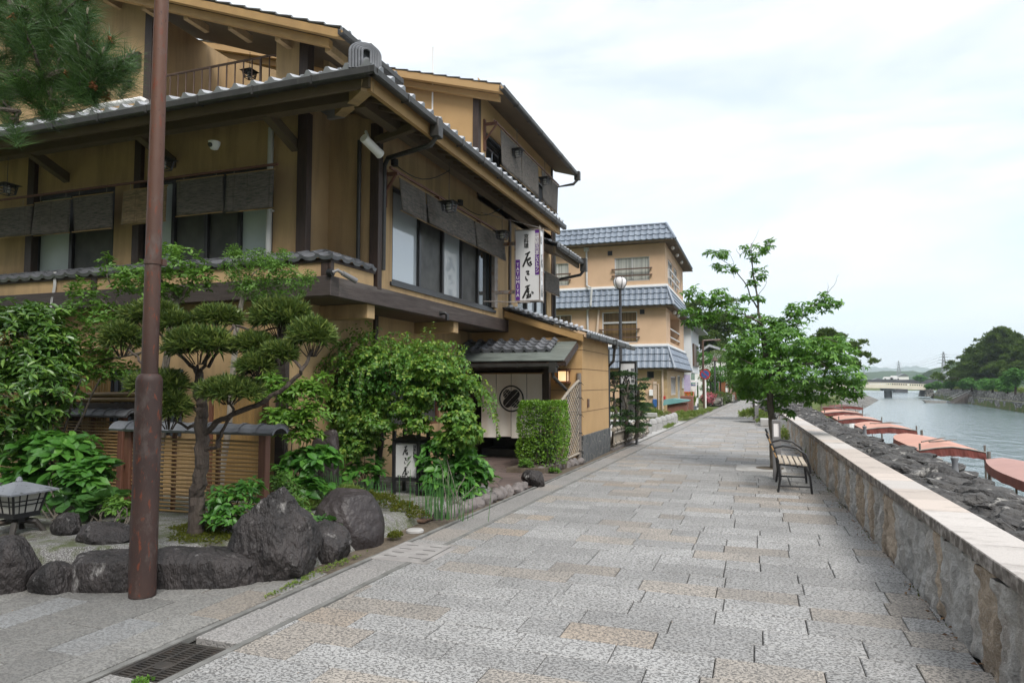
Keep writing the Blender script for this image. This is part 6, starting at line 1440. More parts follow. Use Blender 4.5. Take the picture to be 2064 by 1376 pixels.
for (x_,y_) in ((700,835),(725,860),(750,845),(690,800),(735,885),(712,905),(930,845),(915,880),(945,870)): cl.append(B(x_, y_, 30, 24, YW-.35, .25))
whorls('dome_foliage', cl, 3900, 5, .060, .72, LF['weep'], g, 'broad', .8, .35, 1.0, .5)
crown('under_foliage', [B(800,770,130,60,YW,.6),B(880,800,70,60,YW,.45),B(730,800,60,60,YW,.45)], 4200, .056, .72, LF['broad'], g, 'broad', .35, .6, .6, .5, .5, -.35)
mbs.build('twigs', MT['bark_dark'], g)
mb = MB(); limb(mb,[(-5.35,9.0,.05),(-5.3,9.05,.8),(-5.38,9.0,1.45)],.05,.04,10)
for k in range(11):
    a_ = k*.57; r = random.uniform(.4,.9); limb(mb,[(-5.38,9.0,1.4),(-5.38+r*.5*math.cos(a_),9+r*.5*math.sin(a_),1.85),(-5.38+r*math.cos(a_),9+r*math.sin(a_),1.8)],.022,.007,6)
mb.build('trunk', MT['bark_dark'], g)
g = plant('understory_shrub', (-5.9,9.3,.1), 'dark leafy shrub filling the shade under the weeping tree', 'shrub')
whorls('foliage', [B(720,860,45,60,9.4,.3),B(790,880,45,40,9.4,.3),B(760,830,60,40,9.5,.3)], 260, 5, .07, .6, LF['broad'], g, 'fold', .3)
# horsetail reeds
def reeds(name, lab, cx, cy, Y, n, hx, hgt):
    g_ = MB()
    for i in range(n):
        x = cx + rng.normal()*hx; yv = cy + rng.normal()*hx*.5; h = hgt*rng.uniform(.6,1.15); tx, ty = rng.normal(0,.03,2)
        z0 = bedz(x,yv)-.05; g_.tube([(x,yv,z0),(x+tx*.5,yv+ty*.5,z0+h*.5),(x+tx,yv+ty,z0+h)],[.0038,.0034,.0025],5)
    tag(g_.build(name, LF['reed']), lab, 'reeds')
q = onz(888,1045,.05); reeds('horsetail_reeds', 'clump of upright horsetail reeds in front of the bright hydrangea', q.x, q.y, 0, 62, .17, .50)
q = onz(760,1010,.1); reeds('horsetail_reeds', 'thin horsetail reeds below the ground sign lantern', q.x-.12, q.y, 0, 60, .16, .32)
q = onz(670,1000,.15); reeds('horsetail_reeds', 'thin horsetail reeds around the upright slab stone', q.x, q.y, 0, 70, .20, .42)
# mossy low ground plants
def tuft(name, lab, bl, n, L, ratio, m, cat='ground plants', tpl='fold', droop=.05, per=7):
    P, O, _ = blob_pts(bl, n, .6, -.1); per_ = per
    g_ = None; A = unit(O+UPV*.6); a = unit(np.cross(A, rand_unit(n))); b_ = np.cross(A,a); th = rng.uniform(0,6.3,(n,per_)); el = rng.uniform(.2,1.2,(n,per_))
    d = (a[:,None]*np.cos(th)[...,None]+b_[:,None]*np.sin(th)[...,None])*np.sin(el)[...,None]+A[:,None]*np.cos(el)[...,None]-UPV*droop
    o_ = leaves(name, np.repeat(P[:,None],per_,1).reshape(-1,3), d.reshape(-1,3), (A[:,None]+.5*rng.normal(size=d.shape)).reshape(-1,3), L*rng.uniform(.6,1.3,n*per_), ratio, LF[m]); return tag(o_, lab, cat)
tuft('moss_cushion', 'low yellow green mossy plants beside the domed rock', [B(770,1015,36,20,7.6,.25),B(815,1028,30,16,7.4,.2),B(745,1005,22,16,7.8,.2),B(840,1040,24,12,7.3,.15)], 1500, .022, .35, 'sedum')
tuft('moss_cushion', 'bright little moss cushion at the foot of the domed rock', [(-3.66,6.55,.02,.07,.10,.05)], 300, .016, .4, 'sedum')
tuft('moss_patch', 'moss and short grass patch around the trained tree trunk', [(-4.7,4.95,.26,.35,.22,.03),(-5.0,5.2,.27,.3,.2,.03),(-4.3,5.25,.24,.25,.2,.03)], 1500, .02, .3, 'sedum')
tuft('grass_tufts', 'green fern tufts between the bush and the domed rock', [B(620,1020,22,18,6.7,.2),B(700,1000,28,18,7.2,.2)], 420, .07, .12, 'weed', droop=.25)
tuft('verge_weeds', 'yellow flecked weeds along the verge below the jagged rock', [(-3.62,5.25,.0,.05,.55,.02),(-3.60,4.75,.0,.03,.35,.015)], 170, .02, .4, 'weed')
tuft('grate_weed', 'small green weed growing out of the drain grate', [(-3.24,2.98,-.01,.05,.05,.015)], 26, .025, .55, 'crape', 'weed')
# clipped box hedge
g = plant('box_hedge', (-4.0,12.55,.08), 'clipped block of bright boxwood hedge before the door curtain', 'hedge')
hx0, hx1 = ony(1044,870,12.35).x, ony(1130,870,12.35).x; hz0, hz1 = .12, ony(1080,812,12.3).z; n_ = 9500
P = rng.uniform(-1,1,(n_,3)); ax_ = rng.integers(0,3,n_); sg = np.where(rng.random(n_) < .5, -1., 1.); sg = np.where((ax_ == 2), 1., sg)
P[np.arange(n_), ax_] = sg*(1-.12*rng.random(n_)**2); O = np.zeros((n_,3)); O[np.arange(n_), ax_] = sg
P = np.sign(P)*np.abs(P)**.9; rr = np.linalg.norm(P, axis=1, keepdims=True); P *= np.minimum(1, 1.45/rr)
P += .02*rng.normal(size=P.shape); low = P[:,2] < -.45; keep = ~(low & (rng.random(n_) < .45)); P, O = P[keep], O[keep]; n_ = len(P)
Pw = np.array(((hx0+hx1)/2,12.65,(hz0+hz1)/2)) + P*np.array(((hx1-hx0)/2,.36,(hz1-hz0)/2))
Pw = Pw + O*np.array([mnoise.noise(Vector(q*3.2))*.06 for q in Pw])[:,None]
leaves('foliage', Pw, O*.7+rand_unit(n_)*.8+UPV*.25, O+UPV*.4+rand_unit(n_)*.6, .042*rng.uniform(.7,1.3,n_), .55, LF['box'], g)
crown('inner_foliage', [((hx0+hx1)/2,12.65,(hz0+hz1)/2,(hx1-hx0)*.46,.30,(hz1-hz0)*.48)], 2500, .05, .6, LF['glossy'], g)
mb = MB()
for k in range(9): limb(mb,[((hx0+hx1)/2+random.uniform(-.25,.25),12.65+random.uniform(-.2,.2),.05),((hx0+hx1)/2+random.uniform(-.35,.35),12.6+random.uniform(-.3,.3),.8)],.015,.008,6)
mb.build('stem', MT['bark_dark'], g)
tuft('hedge_weeds', 'small bright leafed weeds at the foot of the box hedge', [B(1060,940,14,12,12.1,.12),B(1100,950,30,6,12.3,.1)], 120, .06, .5, 'crape')
# row of small trained pines behind the low fence
g = plant('small_pines', (-3.8,18.2,.05), 'group of small trained pines growing together behind the low bamboo fence', 'tree'); YP = 18.2
bl = []
mb = MB()
for (x, y0_) in ((1238,903),(1262,895),(1285,884)):
    limb(mb,[tuple(ony(x-4,y0_,YP)),tuple(ony(x+4,840,YP)),tuple(ony(x-2,800,YP)),tuple(ony(x+6,770,YP))],.055,.02,8,4,.03,.1)
for i in range(84):
    x = random.uniform(1226,1306); y = random.uniform(752,872); x += (y-810)*.0; bl.append(B(x,y,random.uniform(7,14),random.uniform(3.6,6.5),YP+random.uniform(-.5,.6),.13))
    s_ = min(((1238,0),(1262,0),(1285,0)), key=lambda t: abs(t[0]-x))[0]; limb(mb,[tuple(ony(s_,min(880,y+14),YP)),tuple(ony((s_+x)/2,y+9,YP)),(bl[-1][0],bl[-1][1],bl[-1][2]-.03)],.016,.006,5,3,.02)
mb.build('trunk', MT['bark'], g)
P, O, _ = blob_pts(bl, 4600, .3, -.3); per = 6; A = unit(O*.5+UPV*.8+.3*rng.normal(size=O.shape)); a = unit(np.cross(A,rand_unit(len(A)))); b_ = np.cross(A,a); th = rng.uniform(0,6.3,(len(A),per)); el = rng.uniform(.4,1.5,(len(A),per))
d = (a[:,None]*np.cos(th)[...,None]+b_[:,None]*np.sin(th)[...,None])*np.sin(el)[...,None]+A[:,None]*np.cos(el)[...,None]
leaves('needles', np.repeat(P[:,None],per,1).reshape(-1,3), d.reshape(-1,3), (A[:,None]+.4*rng.normal(size=d.shape)).reshape(-1,3), .045, .3, LF['bonsai'], g)

# ------------------------------------------------------------------ black pine at the upper left: trunk stands outside the frame
g = plant('black_pine', (-5.2,1.3,0), 'black pine branch with long needles hanging in at the upper left', 'tree')
mb = MB(); limb(mb,[(-5.3,1.3,-.1),(-5.2,1.2,1.5),(-5.45,1.4,3.2),(-5.2,1.5,5.2),(-5.35,1.6,7.0)],.20,.09,14,4,.04,.1)
tips = []
def pt(px, py, d): 
    r_ = ray(px,py); return EYE + r_*d
def branch(pts, r0, r1, ntip, spread):
    q = [Vector(p) for p in pts]; limb(mb, q, r0, r1, 8, 4, .03, .1)
    return q
main = [(-5.35,1.4,3.3), tuple(pt(-220,120,3.7)), tuple(pt(-60,150,3.6)), tuple(pt(90,160,3.55)), tuple(pt(180,135,3.5))]
branch(main,.05,.012,0,0)
b2 = [(-5.35,1.4,3.2), tuple(pt(-200,-60,3.9)), tuple(pt(-20,-20,3.8)), tuple(pt(80,40,3.7))]; branch(b2,.045,.012,0,0)
b3 = [tuple(pt(-220,150,3.7)), tuple(pt(-60,215,3.5)), tuple(pt(40,225,3.45))]; branch(b3,.03,.01,0,0)
NT = [(20,30,3.75),(75,45,3.7),(115,20,3.75),(60,95,3.65),(105,90,3.6),(30,140,3.6),(85,140,3.5),(160,96,3.55),(188,108,3.5),(248,120,3.45),(262,135,3.5),(225,150,3.55),(150,175,3.5),(190,165,3.45),(130,210,3.5),(60,190,3.5),(10,200,3.5),(25,235,3.45),(-20,120,3.7),(-10,60,3.8),(10,-20,3.8),(70,-10,3.85),(140,-15,3.8),(100,60,3.7),(215,185,3.55),(170,130,3.5),(115,150,3.55),(5,170,3.6),(40,75,3.7),(130,60,3.7),(150,40,3.75),(-30,0,3.8),(-30,180,3.6),(-25,230,3.5),(165,20,3.8)]
for k in range(70):
    x, y = random.uniform(-60,272), random.uniform(-30,225)
    if (y < 75 and x > 185) or (y > 195 and x > 150) or (x > 235 and y > 180): continue
    NT.append((x,y,random.uniform(3.4,3.9)))
P_, D_, N_ = [], [], []
pcm = mat('pollen_cone', (.20,.07,.02), (.14,.05,.018), 20, rough=.9, bst=0); pcn = mat('pine_candle', (.30,.26,.19), (.24,.20,.14), 20, rough=.9, bst=0)
for (x,y,d) in NT:
    T = pt(x,y,d); root = min([Vector(q) for q in main[1:]+b2[1:]+b3], key=lambda q: (q-T).length); mid = root.lerp(T,.5)+V3(0,0,-.04); limb(mb,[root,mid,T],.011,.006,6,3,.012)
    ax_ = (T-mid).normalized()*.6 + V3(.15,0,.55); ax_.normalize(); A = np.array(ax_)
    n_ = 300; t_ = rng.random(n_); base_ = np.array(T) - A*(.16*t_[:,None]) + .008*rng.normal(size=(n_,3))
    el = rng.uniform(.45,1.45,n_); th = rng.uniform(0,6.3,n_); a = unit(np.cross(A, rng.normal(size=3))); b_ = np.cross(A,a)
    dd = (a*np.cos(th)[:,None]+b_*np.sin(th)[:,None])*np.sin(el)[:,None]+A*np.cos(el)[:,None]; dd[:,2] -= .10
    P_.append(base_); D_.append(dd); N_.append(rand_unit(n_))
    if random.random() < .22:
        cones = MB()
        for k in range(9): cones.tube([T+V3(random.uniform(-.015,.015),random.uniform(-.015,.015),-.02+random.uniform(-.02,.015)), T+V3(random.uniform(-.022,.022),random.uniform(-.022,.022),-.02+random.uniform(-.025,.02))],.006,5)
        cones.build('pollen_cone', pcm, g)
    if random.random() < .3: buds = MB(); buds.tube([T, T+ax_*.02, T+ax_*random.uniform(.03,.05)],[.004,.005,.002],6); buds.build('candle', pcn, g)
P_, D_, N_ = map(np.concatenate,(P_,D_,N_)); leaves('needles', P_, D_, N_, (.125*rng.uniform(.75,1.15,len(P_))), .02, LF['pine'], g, 'needle')
# unseen rest of its crown, left and above, added to block sky light
bl = []; ang_ok = []
for k in range(60):
    q = (rng.uniform(-10.5,-6.5), rng.uniform(-1.0,5.0), rng.uniform(4.2,8.6), .8,.8,.26)
    v = Vector(q[:3])-EYE; w_ = v.dot(_Fw)
    if w_ > .3:
        sx_, sy_ = 1032+FPX*v.dot(_Rt)/w_, 688-FPX*v.dot(_Up)/w_; m__ = FPX*1.0/w_
        if sx_ > -m__ and sy_ > -m__*.75: continue
    ang_ok.append(q)
    if len(ang_ok) <= 60 and len(ang_ok) % 2: limb(mb,[(-5.3+.1*rng.normal(),1.6,rng.uniform(4,6.5)),((q[0]-5.3)/2,(q[1]+1.6)/2,q[2]-.2),q[:3]],.05,.015,6,3,.05)
if ang_ok: crown('upper_needles', ang_ok, 24000, .17, .06, LF['pine'], g, 'fold', .4, 1.0)
mb.build('trunk', MT['bark_dark'], g)

# fallen leaves and crumbs of moss in the joints: too many to count
n_ = 230; yy = rng.uniform(2.2,20,n_)**1.0; xx = np.array([XW(y) for y in yy]) - .03 - np.abs(rng.normal(0,.05,n_)); D = rand_unit(n_); D[:,2] *= .12
tag(leaves('leaf_litter', np.stack([xx,yy,np.full(n_,.012)],1), D, UPV+.35*rng.normal(size=(n_,3)), rng.uniform(.02,.05,n_), .5, mat('dry_leaf',(.16,.085,.04),(.26,.16,.08),9,rough=.9,bst=0,isl=((.09,.05,.03),.7))), kind='stuff')
n_ = 60; P = np.stack([rng.uniform(-5.2,1.0,n_), rng.uniform(2.3,9,n_), np.full(n_,.010)],1); D = rand_unit(n_); D[:,2] *= .1
tag(leaves('leaf_litter', P, D, UPV+.2*rng.normal(size=(n_,3)), rng.uniform(.008,.022,n_), .5, bpy.data.materials['dry_leaf']), kind='stuff')
n_ = 900; yy = rng.uniform(1.5,22,n_); xx = np.array([XW(y) for y in yy]) - .02 - np.abs(rng.normal(0,.03,n_)); P = np.stack([xx,yy,np.full(n_,.0)],1); cl = np.array([mnoise.noise(Vector((0,y*1.5,4))) for y in yy]) > .08; P = P[cl]; n_ = len(P)
tag(leaves('joint_moss', P, rand_unit(n_)*.7+UPV, rand_unit(n_), rng.uniform(.012,.035,n_), .35, LF['sedum']), kind='stuff')
# ================================================================== BENCH, PATH LIGHTS, CHERRY TREES
g = thing('park_bench', (.5,11.8,0), 'black steel bench with pale wooden slats facing the river wall', 'bench')
x0, x1 = .27, .76
for y in (11.22, 12.38):
    b = MB(); t_ = .017
    b.tube([(x0+.02,y,0),(x0+.05,y,.2),(x0+.03,y,.44)],t_,8); b.tube([(x1,y,0),(x1-.02,y,.25),(x1-.08,y,.40)],t_,8)
    b.tube([(x0+.04,y,.10),(x1-.01,y,.10)],t_*.8,8); b.tube([(x0+.03,y,.43),(x1-.07,y,.40)],t_,8)
    b.tube([(x0+.05,y,.40),(x0-.02,y,.62),(x0-.13,y,.88)],t_,8)
    b.tube([(x0-.05,y,.66),(x0+.10,y,.70),(x0+.28,y,.68),(x0+.42,y,.58),(x1-.02,y,.40),(x1-.01,y,.30)],t_,8)
    smooth_by_angle(b.build('side_frame', MT['black'], g), 60)
b = MB(); b.tube([(x0+.2,11.22,.10),(x0+.2,12.38,.10)],.012,8); b.tube([(x0+.3,11.22,.39),(x0+.3,12.38,.39)],.012,8); b.build('stretcher', MT['black'], g)
for k in range(5): b = MB(); xx = x0+.07+k*.083; b.obox((xx,11.8,.445-.006*k),UX,UY,(0,0,1),.031,.60,.011,0,.003); b.build('seat_slat', MT['slat'], g)
for k in range(3):
    b = MB(); z = .56+k*.105; xx = x0+.012-(z-.50)*.36; n_ = Vector((.93,0,.36)).normalized(); b.obox((xx,11.8,z),UY,n_.cross(Vector((0,1,0))),n_,.60,.038,.010,0,.003); b.build('back_slat', MT['slat_tan'], g)
def path_light(px, py, h, wd, lab, Y=None):
    c = onz(px,py); g = thing('path_light', c, lab, 'path light', 'square path lights along the river side'); S_ = wd/2
    b = MB(); b.box(c.x-S_,c.x+S_,c.y-S_,c.y+S_,0,h*.72,0,.006); b.build('post', MT['greypost'], g)
    b = MB(); b.box(c.x-S_,c.x+S_,c.y-S_,c.y+S_,h*.955,h,0,.004)
    for sx in (-1,1):
        for sy in (-1,1): b.box(c.x+sx*(S_-.012)-.012,c.x+sx*(S_-.012)+.012,c.y+sy*(S_-.012)-.012,c.y+sy*(S_-.012)+.012,h*.72,h*.956)
    b.build('lamp_cage', MT['greypost'], g); b = MB(); b.box(c.x-S_+.014,c.x+S_-.014,c.y-S_+.014,c.y+S_-.014,h*.722,h*.953); b.build('lamp_pane', MT['lampmilk'], g)
path_light(1567, 966, 1.02, .135, 'grey square path light standing behind the bench by the cherry trunk')
path_light(1525.5, 852, 1.02, .15, 'grey square path light by the bushy weeds farther along the path')
path_light(1531, 829, 1.0, .16, 'grey square path light far along the path behind the second cherry tree')
path_light(1541, 814, 1.0, .16, 'farthest grey path light beside the far end of the granite wall')
# tree pit plate round the trunk
TB = onz(1552, 944); o = MB(); o.box(TB.x-.62,TB.x+.28,TB.y-.55,TB.y+.45,-.02,.012,0,.005); tag(o.build('tree_pit_plate', MT['concrete']), 'smooth pale concrete plate round the cherry trunk', 'tree pit')
o = MB(); o.lathe((TB.x,TB.y,.0),[(0,.017),(.24,.017),(.26,.016),(.26,0)],28); tag(o.build('pit_soil', MT['earth']), kind='structure')
g = thing('cherry_tree', (TB.x,TB.y,0), 'young cherry tree with drooping dark green leaves growing beside the bench', 'tree'); YT = TB.y
C = lambda x,y,dy=0: tuple(ony(x,y,YT+dy))
mb = MB(); limb(mb,[C(1560,948),C(1559,880),C(1553,820),C(1549,760),C(1541,700),C(1534,655)],.078,.04,12,5,.01,.08)
limb(mb,[C(1534,655),C(1526,600),C(1518,545),C(1514,490)],.026,.006,8)
for pts, r0 in (([C(1534,655),C(1515,640,-.3),C(1480,630,-.5),C(1420,625,-.6)],.024),([C(1526,620),C(1510,585,.2),C(1487,548,.2),C(1450,520,.2)],.016),([C(1541,690),C(1580,650,.3),C(1620,625,.4),C(1660,605,.4)],.022),([C(1549,760),C(1590,735,-.4),C(1650,730,-.6),C(1700,760,-.7)],.026),
    ([C(1549,770),C(1515,735,-.5),C(1480,715,-.7)],.022),([C(1553,800),C(1600,790,.5),C(1650,780,.8)],.022),([C(1549,750),C(1545,720,.6),C(1560,690,1.0)],.02),([C(1552,790),C(1520,770,.6),C(1500,760,.9)],.02),([C(1549,730),C(1600,700,.0),C(1660,680,.1),C(1690,690,.1)],.02),([C(1556,850),C(1570,838),C(1590,830)],.012),([C(1550,770),C(1560,740,-.8),C(1580,730,-1.2)],.02)): limb(mb, pts, r0, .005, 7, 4, .03)
for pts in ([C(1600,660,.3),C(1640,612,.3),C(1668,590,.3)],[C(1660,605,.4),C(1680,575,.4),C(1692,552,.4)],[C(1480,560,.2),C(1478,530,.2),C(1470,505,.2)],[C(1518,545),C(1512,500),C(1530,462)],[C(1526,600),C(1545,570),C(1540,545)],[C(1668,590,.3),C(1668,570,.3)],[C(1492,520,.2),C(1484,500,.2)]): limb(mb, pts, .006, .002, 5, 3, .015)
mb.build('trunk', MT['bark'], g)
def Bt(x,y,rx,ry,dy=0,rd=None): return pxblob(x,y,rx,ry,YT+dy,rd)
bl = [Bt(1535,495,16,14),Bt(1552,490,10,14),Bt(1505,500,12,12),Bt(1520,518,14,10),Bt(1448,512,22,10,.2),Bt(1432,510,12,8,.2),Bt(1475,540,20,8,.2),Bt(1450,537,14,7,.2),Bt(1530,550,16,12),Bt(1515,570,12,8),Bt(1510,600,18,9),Bt(1530,602,8,8),Bt(1535,640,16,12,.1),
 Bt(1395,590,22,14,-.5),Bt(1440,600,35,22,-.5),Bt(1400,630,30,14,-.5),Bt(1470,625,32,20,-.4),Bt(1400,650,26,10,-.5),Bt(1490,650,26,16,-.3),Bt(1430,640,25,14,-.5),Bt(1565,640,18,10,.2),
 Bt(1600,625,26,14,.3),Bt(1640,620,36,16,.4),Bt(1665,610,22,10,.4),Bt(1660,595,12,10,.4),Bt(1688,612,12,8,.4),Bt(1610,645,30,16,.3),Bt(1570,655,20,12,.3)]
big = [Bt(1540,700,60,40,0,.7),Bt(1500,690,35,26,-.5,.4),Bt(1590,690,50,32,-.4,.6),Bt(1640,700,45,28,-.2,.6),Bt(1690,710,40,24,-.5,.5),Bt(1560,750,60,40,-.6,.6),Bt(1630,750,60,40,-.3,.7),Bt(1700,750,40,34,-.5,.5),Bt(1715,780,30,20,-.5,.4),Bt(1500,740,40,34,-.2,.6),Bt(1480,720,26,24,.3,.4),Bt(1600,790,50,22,.2,.6),Bt(1660,790,45,22,0,.6),Bt(1710,800,26,12,-.4,.3),Bt(1540,790,50,24,.4,.6),Bt(1515,775,35,24,.4,.5),Bt(1560,665,40,22,.2,.5),Bt(1590,830,10,8,0,.15),Bt(1578,845,8,6,0,.1),Bt(1570,815,26,10,.2,.4),Bt(1495,785,22,16,.2,.3),Bt(1690,690,25,16,.2,.4),Bt(1728,768,14,9,-.5,.2),Bt(1625,805,20,10,.1,.3)]
whorls('crown', bl, 560, 7, .092, .42, LF['cherry'], g, 'broad', droop=.75, inner=.15, upax=.75)
whorls('crown', big, 1600, 7, .095, .42, LF['cherry'], g, 'broad', droop=.75, inner=.45, upax=.7)
# weeds round the foot of the wall
def weeds(name, lab, bl, n, L, ratio, m='weed', cat='weeds'): tuft(name, lab, bl, n, L, ratio, m, cat)
q = onz(1578,905); weeds('wall_weeds', 'yellow green weeds growing against the wall behind the path light', [(q.x+.02,q.y,.25,.10,.25,.28)], 110, .07, .3)
q = onz(1632,925); weeds('wall_weeds', 'small weed climbing the wall next to the bench armrest', [(XW(10.6)-.06,q.y-.6,.15,.05,.12,.16)], 34, .06, .35)
q = onz(1510,850); weeds('path_weeds', 'bushy green weeds round the second path light and tree', [(q.x+.15,q.y,.25,.5,.7,.26)], 420, .14, .25)
weeds('path_weeds', 'dry grass beside the concrete kerb block on the path', [(tuple(onz(1545,855))[0],tuple(onz(1545,855))[1],.1,.4,.3,.16)], 200, .12, .1)
q = onz(1549,858); o = MB(); o.box(q.x-.3,q.x+.45,q.y-.5,q.y+.5,0,.28,0,.02); tag(o.build('kerb_block', MT['concrete']), 'low pale concrete block beside the path before the second tree', 'block')
# second, farther cherry tree
T2 = onz(1522,846); g = thing('cherry_tree', (T2.x,T2.y,0), 'smaller second cherry tree farther along the path behind the first', 'tree'); Y2 = T2.y
mb = MB(); limb(mb,[(T2.x,Y2,0),tuple(ony(1521,800,Y2)),tuple(ony(1526,760,Y2))],.10,.06,10)
for k in range(9): a_ = k*.7; limb(mb,[tuple(ony(1525,780-k*3,Y2)),(T2.x+1.4*math.cos(a_),Y2+1.4*math.sin(a_),1.9+.25*k)],.035,.01,6)
mb.build('trunk', MT['bark'], g)
whorls('crown', [pxblob(1510,770,40,26,Y2,1.),pxblob(1490,760,30,22,Y2,.8),pxblob(1530,745,40,34,Y2,1.),pxblob(1545,775,30,20,Y2,.8),pxblob(1480,725,26,24,Y2,.8),pxblob(1560,720,40,30,Y2,1.),pxblob(1500,790,16,10,Y2,.5)], 1000, 6, .15, .42, LF['crape'], g, 'fold', .7, .4)
o = MB(); q = onz(1548,824); o.box(q.x-.3,q.x+.25,q.y-.2,q.y+.2,0,.62,0,.02); tag(o.build('planter_box', MT['black']), 'black box standing at the far end of the wall', 'box')

# ================================================================== STREET LAMP, BOLLARDS, NEIGHBOUR HOUSE
LY = 21.3; c = ony(1251,700,LY); g = thing('street_lamp', (c.x,LY,0), 'tall dark lamp post with a white globe in front of the tiled house', 'street lamp'); zt = ony(1251,585,LY).z
b = MB(); b.lathe((c.x,LY,0),[(.09,0),(.09,.5),(.06,.6),(.052,2),(.045,zt),(.06,zt+.02),(.06,zt+.06)],14); smooth_by_angle(b.build('post', MT['darksteel'], g))
b = MB(); b.lathe((c.x,LY,zt+.24),[(.03,-.2),(.12,-.16),(.18,-.06),(.20,.04),(.17,.13),(.09,.17),(0,.18)],18); smooth_by_angle(b.build('globe', MT['lampmilk'], g))
b = MB()
for k in range(6):
    a_ = k*math.pi/3; b.tube([(c.x+r*math.cos(a_),LY+r*math.sin(a_),zt+.24+z) for r,z in ((.05,-.2),(.135,-.165),(.195,-.06),(.213,.04),(.18,.14),(.1,.185))],.010,5)
b.build('cage', MT['darksteel'], g)
pos = [onz(1274,890)] + [onz(1080+a/2.867,420+b_/2.867) for a,b_ in ((680,1287),(710,1277),(737,1267),(765,1257),(785,1250),(803,1240))]
labs = ['nearest domed granite bollard at the end of the low bamboo fence','second domed granite bollard from the low bamboo fence','third domed granite bollard of the row','middle domed granite bollard of the row of seven','fifth domed granite bollard, touching the weeds','sixth domed granite bollard, half hidden by the one before it','last domed granite bollard of the row, beside the tall weeds']
pos[0] = onz(1080+648/2.867,420+1300/2.867)
g0 = thing('bollard', (pos[0].x-.02,pos[0].y,0), labs[0], 'bollard', 'domed granite bollards beside the gutter'); c = g0.location
b = MB(); b.lathe(c,[(.145,-.02),(.145,.22),(.128,.23),(.128,.245),(.145,.255),(.14,.31),(.118,.38),(.075,.425),(0,.445)],20); smooth_by_angle(b.build('stone', MT['bollard'], g0), 40)
for k in range(1,7):
    d = V3(pos[k].x-.02, pos[k].y, 0)-c; cp = copy_tree(g0, d); cp['label'] = labs[k]
o = MB(); q = onz(1298,885); o.box(-3.55,-3.2,20.72,20.95,0,.5,0,.05); tag(o.build('fence_end_stone', MT['edging']), 'rough stone block closing the low bamboo fence', 'stone')

XB, YBb = -4.66, 38.8
hb = thing('tiled_house', (-8,43,0), 'salmon three storey house with blue grey tiled mansard bands', 'building')
mb = MB()
def oS(x0,x1,y0,y1,Y=YBb):   # opening on the south face from pixels
    a, b_ = ony(x0,y1,Y), ony(x1,y0,Y); return (a.x, b_.x, a.z, b_.z)
w3a, w3b, w2a, w2b, wv = oS(1239,1309,516,568), oS(1100,1146,530,577), oS(1214,1284,627,691), oS(1105,1152,634,690), oS(1304,1318,748,762)
S0 = -13.
holes = lambda lst, z: [(h[0]-S0 if h[0] > S0 else .05, h[1]-S0, h[2]-z, h[3]-z) for h in lst]
wall_open(mb,(S0,YBb,0),UX,NS,XB-S0,2.9,holes([wv],0),.15)
wall_open(mb,(S0,YBb,3.6),UX,NS,XB-S0,2.9,holes([w2a,w2b],3.6),.15)
wall_open(mb,(S0,YBb,6.9),UX,NS,XB-S0,3.0,holes([w3a,w3b],6.9),.15)
LE = 10.0
wall_open(mb,(XB,YBb,3.6),UY,NE_,LE,2.9,[(2.0,7.2,.45,2.2)],1.5); wall_open(mb,(XB,YBb,6.9),UY,NE_,LE,3.0,[(1.3,3.6,.55,2.0),(4.2,6.3,.55,2.0),(8,8.6,.5,1.9)],.15)
mb.build('wall', MT['stucco_b'], hb)
mb = MB(); wall_open(mb,(XB+.01,YBb-.012,0),UY,NE_,LE,2.9,[(1.9,4.6,.95,2.05),(5.6,7.2,.05,2.15)],.15); mb.face([(-5.35,YBb-.012,0),(XB+.01,YBb-.012,0),(XB+.01,YBb-.012,2.9),(-5.35,YBb-.012,2.9)]); mb.build('brick_facing', MT['bricktile'], hb)
for h, n_, pm in ((w3a,2,'curtain'),(w3b,2,'curtain'),(w2b,2,'curtain_tan')): window(hb,(0,YBb,0),UX,NS,max(h[0],S0+.05),h[1],h[2],h[3],[(1,MT[pm])]*n_,MT['silver'],.1,.05)
window(hb,(0,YBb,0),UX,NS,w2a[0],w2a[1],w2a[2],w2a[2]+1.15,[(1,MT['curtain_tan'])]*2,MT['silver'],.1,.05); window(hb,(0,YBb,0),UX,NS,w2a[0],w2a[1],w2a[2]+1.152,w2a[3],[(1,MT['curtain_tan'])]*2,MT['silver'],.1,.05)
window(hb,(0,YBb,0),UX,NS,*wv,[(1,MT['glass'])],MT['alu'],.1,.04)
for a, b_ in ((1.3,3.6),(4.2,6.3)): window(hb,(XB,YBb,0),UY,NE_,a,b_,7.45,8.9,[(1,MT['curtain']),(1,MT['glass'])],MT['silver'],.1,.06)
window(hb,(XB,YBb,0),UY,NE_,8,8.6,7.4,8.8,[(1,MT['glass'])],MT['silver'],.1,.06)
window(hb,(XB+.01,YBb,0),UY,NE_,1.9,4.6,.95,2.05,[(1,MT['glass'])]*4,MT['silver'],.1,.06)
d_ = window(hb,(XB+.01,YBb,0),UY,NE_,5.6,7.2,.05,2.15,[(1,MT['glass_lit']),(1,MT['glass'])],MT['silver'],.1,.07,name='door')
mb = MB(); mb.face([(XB-1.5,YBb+2,4.05),(XB-1.5,YBb+7.2,4.05),(XB-1.5,YBb+7.2,5.8),(XB-1.5,YBb+2,5.8)]); mb.build('loggia_wall', MT['stucco_dark'], hb)
mb = MB()
for h in (w3a, w3b, w2a, w2b):
    for f_ in (.22,.50) if h in (w3a,w3b) else (.16,.42): z = h[2]+(h[3]-h[2])*f_; mb.box(h[0]-.16,h[1]+.16,YBb-.14,YBb-.06,z-.035,z+.035); mb.box(h[0]-.1,h[0]-.06,YBb-.06,YBb,z-.03,z+.03); mb.box(h[1]+.06,h[1]+.1,YBb-.06,YBb,z-.03,z+.03)
mb.build('window_guard', MT['rail'], hb)
mb = MB()
